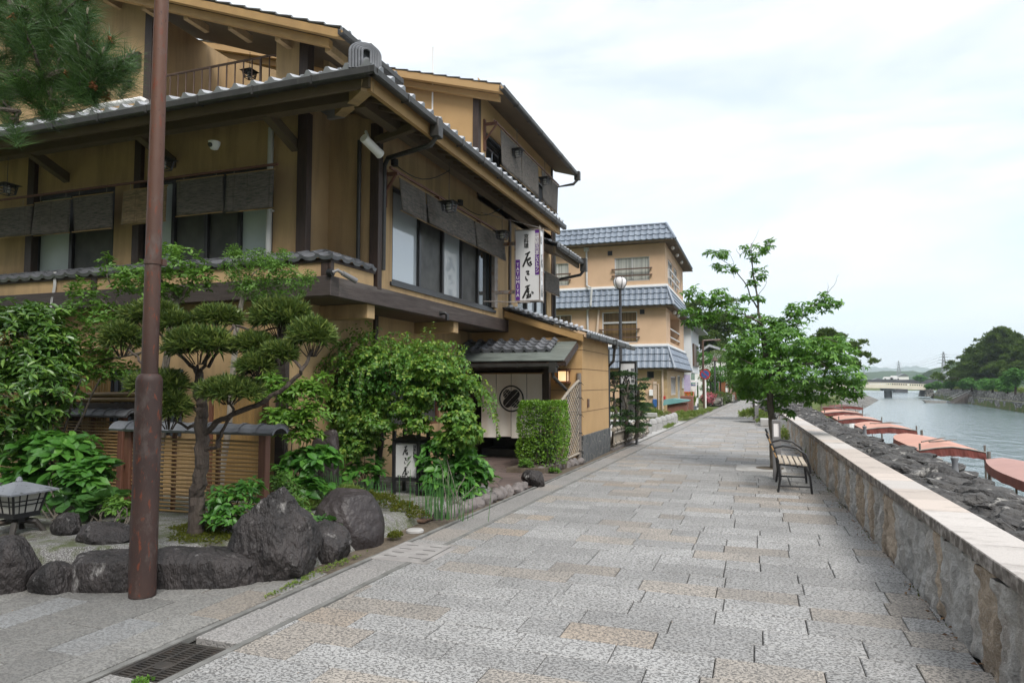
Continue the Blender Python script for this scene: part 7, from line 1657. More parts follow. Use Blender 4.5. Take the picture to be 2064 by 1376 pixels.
for z in (7.75,8.2): mb.box(XB+.06,XB+.14,YBb+1.1,YBb+6.5,z-.03,z+.03)
for z in (4.35,4.85): mb.box(XB-.06,XB+.02,YBb+2.02,YBb+7.18,z-.03,z+.03)
for y in (1.1,3.9,6.5): mb.box(XB+.0,XB+.06,YBb+y-.03,YBb+y+.03,7.7,8.3)
mb.build('loggia_rail', MT['silver'], hb)
def mansard(z0, z1, prj0, prj1, eh):
    e0x, e0y, t0x, t0y = XB+prj0, YBb-prj0, XB+prj1, YBb-prj1; run = prj0-prj1; ht = z1-z0; L = math.hypot(run, ht)
    tile_roof('mansard', (S0-1,e0y,z0), UX, unit(np.array((0,run,ht))), e0x-S0+1, L, MT['tile_b'], hb, .34, .36, .05, .05, lim=lambda v: (0, e0x-S0+1-v/L*run))
    tile_roof('mansard', (e0x,e0y,z0), UY, unit(np.array((-run,0,ht))), LE+prj0+.5, L, MT['tile_b'], hb, .34, .36, .02, .05, lim=lambda v: (v/L*run, LE+prj0+.5))
    b = MB(); b.tube([(e0x+.03,e0y-.03,z0-.03),(t0x+.03,t0y-.03,z1+.04)],.075,8); b.tube([(S0-1,t0y,z1+.02),(t0x,t0y,z1+.02)],.07,8); b.tube([(t0x,t0y,z1+.02),(t0x,YBb+LE+.5,z1+.02)],.07,8); smooth_by_angle(b.build('ridge_tiles', MT['tile_b'], hb))
    b = MB(); b.box(S0-1,e0x-.04,e0y+.03,YBb,z0-.10,z0-.02); b.box(XB,e0x-.03,YBb+.001,YBb+LE+prj0,z0-.10,z0-.02); b.prism([(e0x,YBb+LE+prj0+.5,z0-.05),(t0x,YBb+LE+prj0+.5,z1),(XB-.3,YBb+LE+prj0+.5,z1),(XB-.3,YBb+LE+prj0+.5,z0-.05)],(0,.05,0)); b.build('eave_board', MT['stucco_dark'], hb)
mansard(9.66,10.62,.62,.05,0); mansard(6.0,7.02,.48,.08,0); mansard(2.50,3.66,.48,.08,0)
mb = MB()
for z in (7.08,3.72): mb.box(S0,XB+.10,YBb-.10,YBb+.02,z,z+.14); mb.box(XB-.02,XB+.10,YBb+.021,YBb+LE,z,z+.14)
mb.build('white_band', MT['white'], hb)
mb = MB()
for y in (1.2,3.6,6.2): mb.lathe((XB+.3,YBb+y,9.46),[(0,-.12),(.09,-.06),(.10,.03),(.06,.12)],10)
for y in (2.2,4.2): mb.lathe((XB+.25,YBb+y,5.8),[(0,-.12),(.09,-.06),(.10,.03),(.06,.12)],10)
mb.build('eave_lamp', MT['white'], hb)
mb = MB(); X_ = lambda px,py: ony(px,py,YBb-.1).x; Zp = lambda px,py: ony(px,py,YBb-.1).z
for pts in ([(1182,503),(1183,575),(1194,582)],[(1196,585),(1194,618)],[(1184,624),(1185,675)]): mb.tube([(X_(*p_),YBb-.1 if p_[1] < 578 or p_[1] > 620 else YBb-.55,Zp(*p_)) for p_ in pts],.06,8)
mb.tube([(X_(1194,618),YBb-.5,Zp(1194,618)),(X_(1184,626),YBb-.1,Zp(1184,626))],.06,8); mb.box(X_(1182,503)-.14,X_(1182,503)+.14,YBb-.2,YBb,Zp(1182,503)-.1,Zp(1182,503)+.1)
smooth_by_angle(mb.build('downpipe', MT['whitepipe'], hb)); mb = MB(); mb.tube([(X_(1207,624),YBb-.1,Zp(1207,624)),(X_(1203,676),YBb-.1,Zp(1203,676))],.07,8); mb.tube([(X_(1335,744),YBb-.12,2.4),(X_(1335,744),YBb-.12,0.05)],.06,8); mb.tube([(X_(1320,742),YBb-.12,2.45),(X_(1335,744),YBb-.12,2.4)],.06,8); smooth_by_angle(mb.build('downpipe', MT['beigepipe'], hb))
mb = MB()
for px, py in ((1229,510),(1294,628)):
    x = X_(px,py); z = Zp(px,py); mb.box(x-.13,x+.13,YBb-.05,YBb-.001,z-.13,z+.13)
mb.build('vent_grille', MT['alu'], hb)
# fittings on its ground floor
def southbox(name, px0, px1, py0, py1, dep, m, lab, cat):
    a, b_ = ony(px0,py1,YBb-.1), ony(px1,py0,YBb-.1); o = MB(); o.box(a.x,b_.x,YBb-.02-dep,YBb-.02,a.z,b_.z,0,.02); return tag(o.build(name, MT[m]), lab, cat)
southbox('meter_box', 1308.5,1316,785,797.5,.15,'acwhite','round cornered white electric meter box on the salmon wall','meter box')
southbox('mailbox', 1316,1324,804,820,.2,'blue','blue box mounted on a plank against the salmon wall','box')
southbox('fire_box', 1337,1341.5,798,812,.15,'red','small red box on the yellow brick corner','box')
southbox('yellow_panel', 1284,1299,771,832,.04,'yellow','pale yellow door panel seen behind the small pines','door')
o = MB(); x = X_(1320,780); o.box(x-.10,x+.10,YBb-.09,YBb-.025,.1,1.75); o.tube([(X_(1327,776),YBb-.1,.1),(X_(1327,776),YBb-.1,1.6),(X_(1318,776),YBb-.1,1.62)],.03,6); tag(o.build('meter_board', MT['beigepipe']), 'wooden plank with conduit carrying the blue box', 'plank')
o = MB(); q = onx(1377,773,XB+.05); o.box(XB+.02,XB+.08,q.y-.5,q.y+.5,1.3,2.0); tag(o.build('shop_plate', MT['signface']), 'small white sign plate on the brick facing', 'sign')
# flowerbed with weeds in front of it
o = MB(); o.box(-8.5,-4.5,33.4,33.6,0,.22,0,.03); tag(o.build('flowerbed_kerb', MT['concrete']), 'low concrete kerb of the weedy bed before the tiled house', 'kerb')
weeds('bed_weeds', 'weedy strip of grass below the salmon wall', [(-6.2,34.6,.1,1.9,.9,.28)], 900, .16, .12)
weeds('bed_weeds', 'tall dry weeds beside the last bollards', [(-3.15,31.2,.12,.28,1.6,.24),(-2.95,33.6,.1,.25,1.2,.18)], 420, .13, .10)
weeds('bed_weeds', 'green and yellow weeds by the flower pot and vending machine', [(-2.85,37.5,.08,.3,1.6,.12),(-2.6,41.5,.06,.2,1.4,.08)], 300, .10, .2)
weeds('bollard_weeds', 'dry grass at the foot of the bollard row', [(-3.1,26.5,.03,.08,1.6,.05)], 110, .09, .1)
# rubbish boxes
q = onz(1372,836); g = thing('waste_bin', q, 'red brown waste box with a tilted turquoise lid', 'bin'); b = MB(); b.box(q.x-.65,q.x+.35,q.y-.3,q.y+.5,0,.62,0,.02); b.build('box', MT['binbrown'], g)
b = MB(); b.prism([(q.x-.85,q.y-.45,.50),(q.x+.45,q.y-.45,.72),(q.x+.48,q.y-.45,.78),(q.x-.35,q.y-.45,.86),(q.x-.80,q.y-.45,.80)],(0,1.05,0)); b.build('lid', MT['turquoise'], g)
q2 = onz(1381,834); o = MB(); o.box(q2.x-.3,q2.x+.35,q2.y+.6,q2.y+1.4,0,.95,0,.03); tag(o.build('waste_bin', MT['binbrown']), 'plain brown bin standing behind the turquoise lid', 'bin')
q = onz(1389,830); o = MB(); o.prism([(q.x-.22,q.y,0),(q.x+.22,q.y,0),(q.x+.25,q.y,1.1),(q.x-.25,q.y,1.1)],(0,.5,0)); o.box(q.x-.27,q.x+.27,q.y-.03,q.y+.53,1.1,1.16); tag(o.build('waste_bin', MT['orange']), 'bright orange plastic bin beside the white vending machine', 'bin')
q = onz(1397,832); g = thing('flower_pot', q, 'grey pot with a thin dry plant in front of the vending machine', 'flower pot'); b = MB(); b.lathe(q,[(.16,0),(.22,.35),(.24,.36),(.22,.40),(.0,.36)],14); b.build('pot', mat('grey_pot',(.12,.14,.15),(.15,.17,.18),5,bst=0), g); leaves('plant', np.array([[q.x,q.y,.38]]*40)+rng.normal(0,.05,(40,3)), np.array([[0,0,1.]]*40)+rng.normal(0,.22,(40,3)), rand_unit(40), rng.uniform(.3,1.0,40), .05, LF['weed'], g)
# vending machine
q0, q1 = onz(1392.5,826.5), onz(1406,828); VY = 41.6; xv0, xv1 = ony(1392.5,800,VY).x, ony(1404.5,800,VY).x
g = thing('vending_machine', ((xv0+xv1)/2,VY+.4,0), 'white vending machine with a green and blue header, side towards us', 'vending machine')
b = MB(); b.box(xv0,xv1,VY,VY+1.15,.02,1.83,0,.02); b.build('cabinet', MT['acwhite'], g)
b = MB(); b.box(xv0+.02,xv1-.05,VY-.012,VY-.002,1.50,1.68); b.build('header', MT['blue'], g); b = MB(); b.box(xv0+.03,xv1-.06,VY-.016,VY-.0125,1.61,1.67); b.build('header_stripe', MT['green'], g)
lettering('伊藤園', .085, ((xv0+xv1)/2,VY-.018,1.59), UX, NS, MT['white'], g, vertical=False, bold=.01)
b = MB(); b.box(xv1+.002,xv1+.02,VY+.1,VY+1.05,.8,1.7); b.build('display_window', MT['glass'], g); b = MB(); b.box(xv1+.002,xv1+.015,VY+.15,VY+1.0,.2,.45); b.build('pickup_flap', MT['black'], g)

# ================================================================== FARTHER HOUSES AND GARDENS ON THE LEFT
hc = thing('white_house', (-7,55,0), 'narrow white sided house with a grey tiled roof behind the tiled house', 'building'); yc0 = 49.7; xc = ony(1393,700,yc0).x
mb = MB(); mb.box(-10,xc,yc0,yc0+7,2.4,ony(1390,662,yc0).z); mb.box(-10,xc-.7,yc0+.3,yc0+7,0,2.4); mb.build('wall', MT['siding'], hc)
zc = ony(1390,662,yc0).z; mb = MB(); mb.prism([(-10,yc0-.4,zc),(xc+.7,yc0-.4,zc),(xc+.7,yc0-.4,zc+.12),(-5.5,yc0-.4,zc+1.6),(-10,yc0-.4,zc+.4)],(0,8,0)); mb.build('roof', MT['tile_dark'], hc)
mb = MB(); mb.box(xc+.01,xc+.12,yc0+1.0,yc0+5.5,2.9,4.5); mb.build('shutter', MT['rail'], hc); mb = MB(); mb.box(xc+.121,xc+.14,yc0+3.0,yc0+5.3,3.0,4.4); mb.build('window', MT['glass'], hc)
mb = MB(); mb.prism([(xc-.7,yc0,2.4),(xc,yc0,2.4),(xc-.3,yc0,1.75),(xc-.7,yc0,1.6)],(0,.3,0)); mb.build('bracket', MT['siding'], hc)
q = ony(1385,776,46); g = thing('banner', (q.x,46,0), 'narrow lavender banner between the brick facing and vending machine', 'banner'); b = MB(); b.box(q.x-.2,q.x+.2,45.98,46.0,.9,2.2); b.build('cloth', mat('lavender_cloth',(.42,.36,.55),(.5,.45,.6),6,bst=0), g); b = MB(); b.tube([(q.x+.22,46,0),(q.x+.22,46,2.3)],.02,6); b.build('pole', MT['white'], g)
# no parking sign, bent street lamp, pyramid lamp
q = onz(1422.5,822); g = thing('road_sign', q, 'round blue and red no parking sign on a white pole', 'road sign'); zt = ony(1422.5,754,q.y).z
b = MB(); b.tube([q,(q.x,q.y,zt+.3)],.055,10); b.build('pole', MT['white'], g)
def disc(r, y, m, n=28):
    b = MB(); b.prism([(q.x+r*math.cos(t),y,zt+r*math.sin(t)) for t in np.linspace(0,2*math.pi,n,endpoint=False)],(0,.012,0)); return b
disc(.34,q.y-.08,0).build('rim', MT['red'], g); disc(.255,q.y-.095,0).build('disc', MT['blue'], g); b = MB(); b.obox((q.x,q.y-.10,zt),V3(1,0,-1).normalized(),(0,1,0),V3(1,0,1).normalized(),.25,.004,.03); b.build('slash', MT['red'], g)
q = onz(1419,822); g = thing('street_lamp', q, 'thin rusty brown street lamp with a bent horizontal arm', 'street lamp'); zt = ony(1419,685,q.y).z; b = MB(); b.tube([q,(q.x,q.y,zt)],.06,8); b.tube([(q.x,q.y,zt-.03),(q.x+1.1,q.y+.3,zt+.02)],.05,8); b.build('post', MT['rail'], g); b = MB(); b.box(q.x+.75,q.x+1.15,q.y+.15,q.y+.45,zt-.06,zt-.02); b.build('lamp_head', MT['rail'], g)
yq = 58.; q = ony(1441,760,yq); g = thing('garden_lamp', (q.x,yq,0), 'dark lamp post with a pyramid shaped hood among the clipped trees', 'street lamp'); zt = ony(1441,727,yq).z; zp = ony(1441,717,yq).z; b = MB(); b.tube([(q.x,yq,0),(q.x,yq,zt)],.06,8); b.build('post', MT['darksteel'], g); b = MB(); b.lathe((q.x,yq,zt),[(.0,0),(.28,.0),(.02,zp-zt),(0,zp-zt)],4); b.build('hood', MT['rail'], g)
# low stone planters with azaleas
for (x0,x1,yy,h,lab) in ((1426,1456,52,.6,'dark stone planter wall below the pink azalea'),(1455,1478,60,.6,'second dark stone planter wall farther along the path')):
    a, b_ = ony(x0,818,yy), ony(x1,814,yy); o = MB(); o.box(a.x,b_.x,yy,yy+5,0,h,0,.05); tag(o.build('planter_wall', MT['masonry']), lab, 'planter wall')
def ball(name, lab, px, py, rx, ry, Y, n, m, L=.10, cat='shrub'):
    q = pxblob(px,py,rx,ry,Y,None); g_ = thing(name,(q[0],q[1],0),lab,cat); crown('foliage',[q],n,L,.5,LF[m],g_,'fold',.8,.7,0,.75); b = MB(); b.tube([(q[0],q[1],0),(q[0],q[1],q[2])],.06,6); b.build('stem', MT['bark_dark'], g_); return g_
ball('azalea', 'pink flowering azalea mound on the stone planter', 1429,803,16,12,52.5,1600,'azalea'); gz_ = bpy.data.objects['azalea']; q = pxblob(1429,802,14,10,52.3); crown('blossom',[q],1100,.08,.8,LF['pink'],gz_,'fold',.6,.8,0,.9)
ball('azalea', 'round green azalea bush beside the pink one', 1450,802,13,13,53,1800,'azalea'); ball('azalea', 'reddish green azalea ball farther along the planter', 1466,800,9,9,60,900,'azalea')
# garden wall of leaves: clipped trees, maples and pines
def farball(lab, px, py, rx, ry, Y, n, m, L=.16): return ball('garden_tree', lab, px, py, rx, ry, Y, n, m, L, 'tree')
farball('flat domed clipped tree top beside the white gable', 1452,718,28,11,64,1500,'azalea'); farball('darker clipped dome tree left of the pyramid lamp', 1416,722,20,10,62,1000,'farleaf'); farball('yellow green maple behind the wooden fence', 1482,762,16,24,70,1300,'maple'); farball('layered green tree below the pyramid lamp', 1452,754,26,14,60,1500,'farleaf'); farball('russet leaved tree behind the orange flag', 1470,768,14,11,66,700,'russet'); farball('open layered pine behind the no parking sign', 1432,760,22,9,60,800,'pinefar'); farball('low green bushes behind the flowering azalea', 1436,782,22,10,62,900,'farleaf'); farball('dark olive tree between the street lamp and clipped dome', 1425,742,18,13,64,800,'pinefar')
# house with the white gable, guard hut, wood fence, black and white shed
hd = thing('gabled_house', (-9,82,0), 'house with a white gable and grey tiled roof beyond the gardens', 'building'); yd = 80.; a, p_, e = ony(1400,722,yd), ony(1430,699,yd), ony(1504,722,yd)
mb = MB(); mb.prism([(a.x,yd,0),(e.x,yd,0),(e.x,yd,e.z-.2),(p_.x+.5,yd,p_.z-.3),(a.x,yd,a.z-.3)],(0,10,0)); mb.build('wall', MT['white'], hd)
mb = MB(); mb.prism([(p_.x,yd-.6,p_.z),(e.x+.6,yd-.6,e.z-.25),(e.x+.6,yd-.6,e.z),(p_.x,yd-.6,p_.z+.28)],(0,11,0)); mb.prism([(p_.x,yd-.6,p_.z),(p_.x,yd-.6,p_.z+.28),(a.x-.8,yd-.6,a.z-.2),(a.x-.8,yd-.6,a.z-.45)],(0,11,0)); mb.build('roof', MT['tile'], hd)
yh = 66.; a, b_ = ony(1432,800,yh), ony(1460,768,yh); g = thing('guard_hut', ((a.x+b_.x)/2,yh,0), 'small grey hut with dark windows behind the azaleas', 'hut'); b = MB(); b.box(a.x,b_.x,yh,yh+2.5,0,b_.z-.12); b.build('wall', MT['greypier'], g); b = MB(); b.box(a.x+.15,b_.x-.6,yh-.03,yh-.002,.8,b_.z-.35); b.build('window', MT['glass'], g); b = MB(); b.box(a.x-.3,b_.x+.3,yh-.4,yh+2.8,b_.z-.118,b_.z); b.build('roof', MT['tile'], g)
yf = 61.; a = ony(1456,800,yf); g = thing('flag', (a.x,yf,0), 'tall narrow orange flag banner by the path', 'flag'); z0, z1 = ony(1456,800,yf).z, ony(1456,764,yf).z; b = MB(); b.raw([(a.x-.25+.03*math.sin(k),yf+.05*math.sin(k*1.3),z0+(z1-z0)*k/8) for k in range(9)]+[(a.x+.27+.03*math.sin(k*1.2),yf+.06*math.sin(k*1.1+1),z0+(z1-z0)*k/8) for k in range(9)],[(k,9+k,10+k,k+1) for k in range(8)]); b.build('cloth', MT['orangeflag'], g); b = MB(); b.tube([(a.x-.27,yf,0),(a.x-.27,yf,z1+.15)],.025,6); b.build('pole', MT['white'], g)
yf = 68.; a, b_ = ony(1467,803,yf), ony(1484,780,yf); o = MB()
for k in range(10): x = a.x+(b_.x-a.x)*k/10; o.box(x,x+(b_.x-a.x)/10-.02,yf,yf+.04,.1,b_.z)
tag(o.build('wooden_fence', mat('red_fence_board',(.19,.08,.045),(.24,.11,.06),6,stretch=(6,6,1),bst=.1)), 'reddish board fence at the far end of the gardens', 'fence')
ys = 76.; a, b_ = ony(1484,805,ys), ony(1540,768,ys); g = thing('shed', ((a.x+b_.x)/2,ys,0), 'low black and white shed closing the view at the end of the path', 'shed'); b = MB(); b.box(a.x,b_.x,ys,ys+5,0,b_.z-.5); b.build('wall', MT['darkwood'], g)
for k, (u0,u1) in enumerate(((1487,1497),(1500,1505),(1507,1514),(1518,1534))): b = MB(); b.box(ony(u0,790,ys).x,ony(u1,790,ys).x,ys-.05,ys-.002,.15,b_.z-.75); b.build('door' if k < 2 else 'panel', MT['white'], g)
b = MB(); b.prism([(a.x-.5,ys-.7,b_.z-.5),(b_.x+.5,ys-.7,b_.z-.5),(b_.x+.5,ys+2,b_.z+.4),(a.x-.5,ys+2,b_.z+.4)],(0,0,.12)); b.build('roof', MT['tile'], g)

# ------------------------------------------------------------------ trees made of tiered needle clumps
def tier_tree(name, lab, base, h, crown_r, shape, n_cl, L, m, cat='tree', lean=(0,0), low=.25, per=14, rs=1., grp=None, flat=.45):
    g_ = thing(name, base, lab, cat, grp); bx_, by_, bz_ = base; mb = MB(); top = (bx_+lean[0],by_+lean[1],bz_+h*.97)
    limb(mb,[(bx_,by_,bz_-.2),(bx_+lean[0]*.3+h*.02,by_,bz_+h*.4),top],h*.028,h*.006,10,5,h*.006); bl = []
    for i in range(n_cl):
        f_ = low+(1-low)*(i+rng.random())/n_cl; a_ = rng.uniform(0,6.3); rr = crown_r*shape(f_)*(1+.22*math.sin(3*a_+i*.3)+.15*math.sin(f_*38)); r = rr*math.sqrt(rng.uniform(.15,1)); c = (bx_+lean[0]*f_+r*math.cos(a_), by_+lean[1]*f_+r*math.sin(a_), bz_+h*f_-r*.06); s_ = crown_r*rng.uniform(.15,.28)*rs
        if i % 3 == 0: k_ = 1.22; c = (bx_+lean[0]*f_+rr*k_*math.cos(a_), by_+lean[1]*f_+rr*k_*math.sin(a_), c[2]+s_*.3); s_ *= .55
        bl.append((*c,s_,s_,s_*flat))
        if i % 2 == 0: limb(mb,[(bx_+lean[0]*f_*.8,by_+lean[1]*f_*.8,bz_+h*(f_-.10)),c],h*.008,h*.002,5,3,h*.006)
    mb.build('trunk', MT['bark_dark'], g_)
    n = n_cl*46; P, O, _ = blob_pts(bl, n, .35, -.5); per_ = 5; A = unit(O*.6+UPV*.8+.35*rng.normal(size=O.shape)); a = unit(np.cross(A,rand_unit(n))); b_ = np.cross(A,a); th = rng.uniform(0,6.3,(n,per_)); el = rng.uniform(.3,1.4,(n,per_))
    d = (a[:,None]*np.cos(th)[...,None]+b_[:,None]*np.sin(th)[...,None])*np.sin(el)[...,None]+A[:,None]*np.cos(el)[...,None]
    leaves('crown', np.repeat(P[:,None],per_,1).reshape(-1,3), d.reshape(-1,3), (A[:,None]+.4*rng.normal(size=d.shape)).reshape(-1,3), L*rng.uniform(.7,1.3,n*per_), .34, LF[m], g_)
    return g_
umb = lambda f_: (math.sin(min(1,(f_-.0)*1.1)*math.pi*.85)**.6)
conez = lambda f_: max(.08,(1-f_)**.75*1.15)
yp = 84.; q = ony(1412,800,yp); tier_tree('pine_tree', 'tall dark umbrella pine behind the white house', (q.x,yp,0), ony(1412,612,yp).z, 5.5, umb, 34, .5, 'pinefar', low=.5)
yp = 88.; q = ony(1462,800,yp); tier_tree('pine_tree', 'spreading dark pine above the white gable', (q.x,yp,0), ony(1455,632,yp).z, 4.6, umb, 26, .5, 'pinefar', low=.55)
yp = 74.; q = ony(1650,800,yp); tier_tree('pine_tree', 'dark river bank pine showing right of the cherry crown', (q.x,yp,-.5), ony(1680,672,yp).z+.5, 3.4, umb, 30, .42, 'pinefar', low=.5, lean=(1.5,0))
bush('garden_shrub', 'leafy green shrubs beside the far end of the path', [pxblob(1500,795,14,12,72,2.)], 260, 5, .3, .5, 'farleaf', (ony(1500,800,72).x,72,0))
# stone bank that runs on beyond the wall
mb = MB(); f0 = lambda y: [(XW(26.7)+.15+(y-60)*.02, y, -.1), (2.2+(y-60)*.17+ (0 if y > 61 else .6), y, .35), (3.9+(y-60)*.17, y, -1.0), (5.0+(y-60)*.19, y, -2.6)]
ys_ = [60,70,85,110,150,180]
for A_, B_ in zip(ys_[:-1], ys_[1:]):
    A, Bq = f0(A_), f0(B_)
    for k in range(3): mb.face([A[k],A[k+1],Bq[k+1],Bq[k]])
tag(mb.build('stone_bank', MT['masonry']), 'sloping stone bank continuing beyond the moored boats', 'embankment')
mb = MB(); q0, q1 = ony(1592,810,52), ony(1650,833,40)
mb.prism([(1.7,44,-.1),(4.2,40,-1.6),(4.2,40,-1.2),(1.7,44,.62)],(.6,.5,0)); tag(mb.build('stone_stair_wall', MT['masonry']), 'sloping stone side wall of the steps down to the boats', 'wall')

# ================================================================== BOATS
def make_boat(x, y, yaw, L, W, canv, lab, open_=False):
    g_ = thing('river_boat', (x,y,-2.3), lab, 'boat', 'roofed river boats moored below the stone bank'); ca, sa = math.cos(yaw), math.sin(yaw)
    def P(u, v, z): return V3(x+u*ca-v*sa, y+u*sa+v*ca, z)     # u across, v along, from the near end
    ez = -.40; n_ = 14; wf = lambda f_: W/2*(1-.55*max(0,(f_-.55)/.45)**1.8); rid = lambda f_: .13*(1-.55*max(0,(f_-.5)/.5)**2)
    b = MB(); prev = None
    for i in range(n_+1):
        f_ = i/n_; w_ = wf(f_); row = [P(-w_*1.0,f_*L,ez),P(-w_*.5,f_*L,ez+rid(f_)*.62),P(0,f_*L,ez+rid(f_)),P(w_*.5,f_*L,ez+rid(f_)*.62),P(w_,f_*L,ez)]
        if prev:
            for k in range(4): b.face([prev[k],prev[k+1],row[k+1],row[k]]); b.face([prev[k]-V3(0,0,.03),row[k]-V3(0,0,.03),row[k+1]-V3(0,0,.03),prev[k+1]-V3(0,0,.03)])
        prev = row
    smooth_by_angle(b.build('canopy', MT[canv], g_), 30)
    b = MB(); w_ = wf(0); pts = [(-w_,0),(-w_*.5,rid(0)*.62),(0,rid(0)),(w_*.5,rid(0)*.62),(w_,0)]; dz = .20; N_ = 24
    def topz(u):
        for (a,za),(c_,zc_) in zip(pts[:-1],pts[1:]):
            if a-1e-6 <= u <= c_+1e-6: return za+(zc_-za)*(u-a)/(c_-a)
    for i in range(N_):
        u0, u1 = -w_+2*w_*i/N_, -w_+2*w_*(i+1)/N_; s0, s1 = .02*math.sin(i*1.3), .02*math.sin((i+1)*1.3); z0, z1 = ez+topz(u0), ez+topz(u1); f0_, f1_ = dz+.35*topz(u0)+.018*abs(math.sin(i*.9)), dz+.35*topz(u1)+.018*abs(math.sin((i+1)*.9))
        b.face([P(u0,-.005,z0),P(u1,-.005,z1),P(u1,-.03+s1,z1-f1_),P(u0,-.03+s0,z0-f0_)])
    for sg in (-1,1):
        for i in range(n_): f0_, f1_ = i/n_, (i+1)/n_; b.face([P(sg*wf(f0_),f0_*L,ez),P(sg*wf(f1_),f1_*L,ez),P(sg*(wf(f1_)+.02),f1_*L,ez-.2-.02*(i%2)),P(sg*(wf(f0_)+.02),f0_*L,ez-.2-.02*((i+1)%2))])
    b.build('valance', MT['valance'], g_)
    b = MB(); b.tube([P(-w_,-.01,ez+.01),P(-w_*.5,-.01,ez+rid(0)*.62+.01),P(0,-.01,ez+rid(0)+.01),P(w_*.5,-.01,ez+rid(0)*.62+.01),P(w_,-.01,ez+.01)],.022,6); b.build('end_batten', MT['boatwood'], g_)
    for sg in (-1,1):
        b = MB(); b.tube([P(sg*(w_-.02),.03,-1.95),P(sg*(w_-.02),.03,ez+.22)],.03,8); b.build('corner_post', MT['postwood'], g_)
        b = MB(); b.tube([P(sg*(w_*.45),L-.3,-1.95),P(sg*(w_*.45),L-.3,ez)],.025,8); b.build('corner_post', MT['postwood'], g_)
        b = MB(); b.tube([P(sg*(w_-.1),L*.5,-1.95),P(sg*(w_-.1),L*.5,ez)],.022,8); b.build('corner_post', MT['postwood'], g_)
    b = MB(); secs = []
    for i in range(13):
        f_ = -.14+1.28*i/12; ww = W*.5*max(.10,1-abs((f_-.5)/.66)**3.2); sh = .35*abs((f_-.5)/.64)**3
        secs.append([P(-ww,f_*L,-1.72+sh),P(-ww*.8,f_*L,-2.40+sh),P(ww*.8,f_*L,-2.40+sh),P(ww,f_*L,-1.72+sh),P(ww*.93,f_*L,-1.72+sh),P(ww*.75,f_*L,-2.1+sh),P(-ww*.75,f_*L,-2.1+sh),P(-ww*.93,f_*L,-1.72+sh)])
    for A, Bq in zip(secs[:-1], secs[1:]):
        for k in range(8): b.face([A[k],A[(k+1)%8],Bq[(k+1)%8],Bq[k]])
    b.face(secs[0][::-1]); b.face(secs[-1]); b.build('hull', MT['boatwood'] if not open_ else MT['white'], g_)
    return P, ez
def punt(P, ez, u0, v0, u1, v1, lab, z=.2):
    b = MB(); a, c_ = P(u0,v0,ez+z), P(u1,v1,ez+z); b.tube([a, c_],.022,6); m_ = a.lerp(c_,.7); d = (c_-a).normalized(); b.obox(c_,d,d.cross(Vector((0,0,1))),(0,0,1),.28,.05,.01); tag(b.build('punt_pole', MT['postwood']), lab, 'pole', 'poles lying on the boat roofs')
make_boat(6.05,14.2,-.02,7.6,1.75,'canvas_old','nearest roofed boat with faded dull pink canvas at the right edge')
P, ez = make_boat(5.52,23.9,-.02,7.3,1.72,'canvas','second roofed boat with bright salmon canvas and dark red end flap'); punt(P,ez,-.5,.5,.25,1.4,'wooden pole lying crossed on the second boat roof',.24); punt(P,ez,-.75,.25,.15,2.1,'second pole lying crossed on the second boat roof',.25)
P, ez = make_boat(5.5,33.8,-.02,6.4,2.05,'canvas','third roofed boat, with poles and a tall white corner post'); punt(P,ez,-.55,.4,.25,1.8,'pole lying on the third boat roof',.26); punt(P,ez,-.75,.3,.35,.9,'shorter pole crossing the third boat roof',.27)
P, ez = make_boat(5.35,41.8,-.02,6.6,2.15,'canvas','fourth roofed boat with small green corner patches'); punt(P,ez,-.7,.6,.5,1.8,'pole lying on the fourth boat roof',.26)
make_boat(5.55,51.2,-.02,6.2,2.35,'canvas','fifth roofed boat, the last of the salmon roofed row')
make_boat(5.3,60.5,.05,5.5,2.4,'valance','boat with a dark red roof and white hull below the cherry leaves',True)
make_boat(7.4,64.5,.05,5.5,2.2,'valance','farthest dark red roofed boat with bare posts on the water',True)
for k,(px,py,Y,h,lb) in enumerate(((1655,815,56,2.2,'dark mooring stake left of the farthest boats'),(1984,905,23.8,1.0,'grey stake at the river corner of the second boat'),(1852,860,33.7,1.0,'grey stake at the river corner of the third boat'))):
    q = ony(px,py,Y); o = MB(); o.tube([(q.x+(.08 if k else 0),Y-.1,-3),(q.x+(.08 if k else 0),Y-.1,-2.3+h+(.95 if k else .6))],.05,8); tag(o.build('mooring_stake', MT['postwood']), lb, 'stake')
# ================================================================== FAR BANK, BRIDGES, PYLONS, HILLS
def xbank(y):
    for (a, _, r0), (b_, _, r1) in zip(ST[:-1], ST[1:]):
        if a <= y <= b_: return r0+(r1-r0)*(y-a)/(b_-a)
def tierwall(name, dx0, z0, dx1, z1, lab, y0=-20, y1=222):
    V, Q = [], []; n_ = 120
    for i in range(n_+1):
        y = y0+(y1-y0)*i/n_; x = xbank(y)
        for j in range(5): f_ = j/4; V.append((x+dx0+(dx1-dx0)*f_+.06*mnoise.noise(Vector((y*.9,j*2.,dx0))), y, z0+(z1-z0)*f_))
        V.append((x+dx1+.35,y,z1+.02))
    for i in range(n_):
        for j in range(5): q = i*6+j; Q.append((q,q+1,q+7,q+6))
    tag(np_mesh(name, V, [np.array(Q)], MT['masonry']), lab, 'stone wall', 'stone retaining walls of the far bank')
tierwall('bank_wall', -.25,-2.9,.12,-1.0,'lower dark stone retaining wall rising from the water on the far bank'); tierwall('bank_wall', 1.35,-1.1,1.85,.28,'upper dark stone retaining wall under the grass of the far bank')
weeds('bank_grass', 'grass ledge fringe on the far bank', [(xbank(y)+2.6,y,.34,.8,7,.25) for y in range(60,220,12)], 2600, .5, .12)
tag(bpy.data.objects['bank_grass'], kind='stuff')
g = thing('bank_railing', (40,110,.3), 'grey post and rail fence on top of the far bank', 'railing'); b = MB(); y = 60
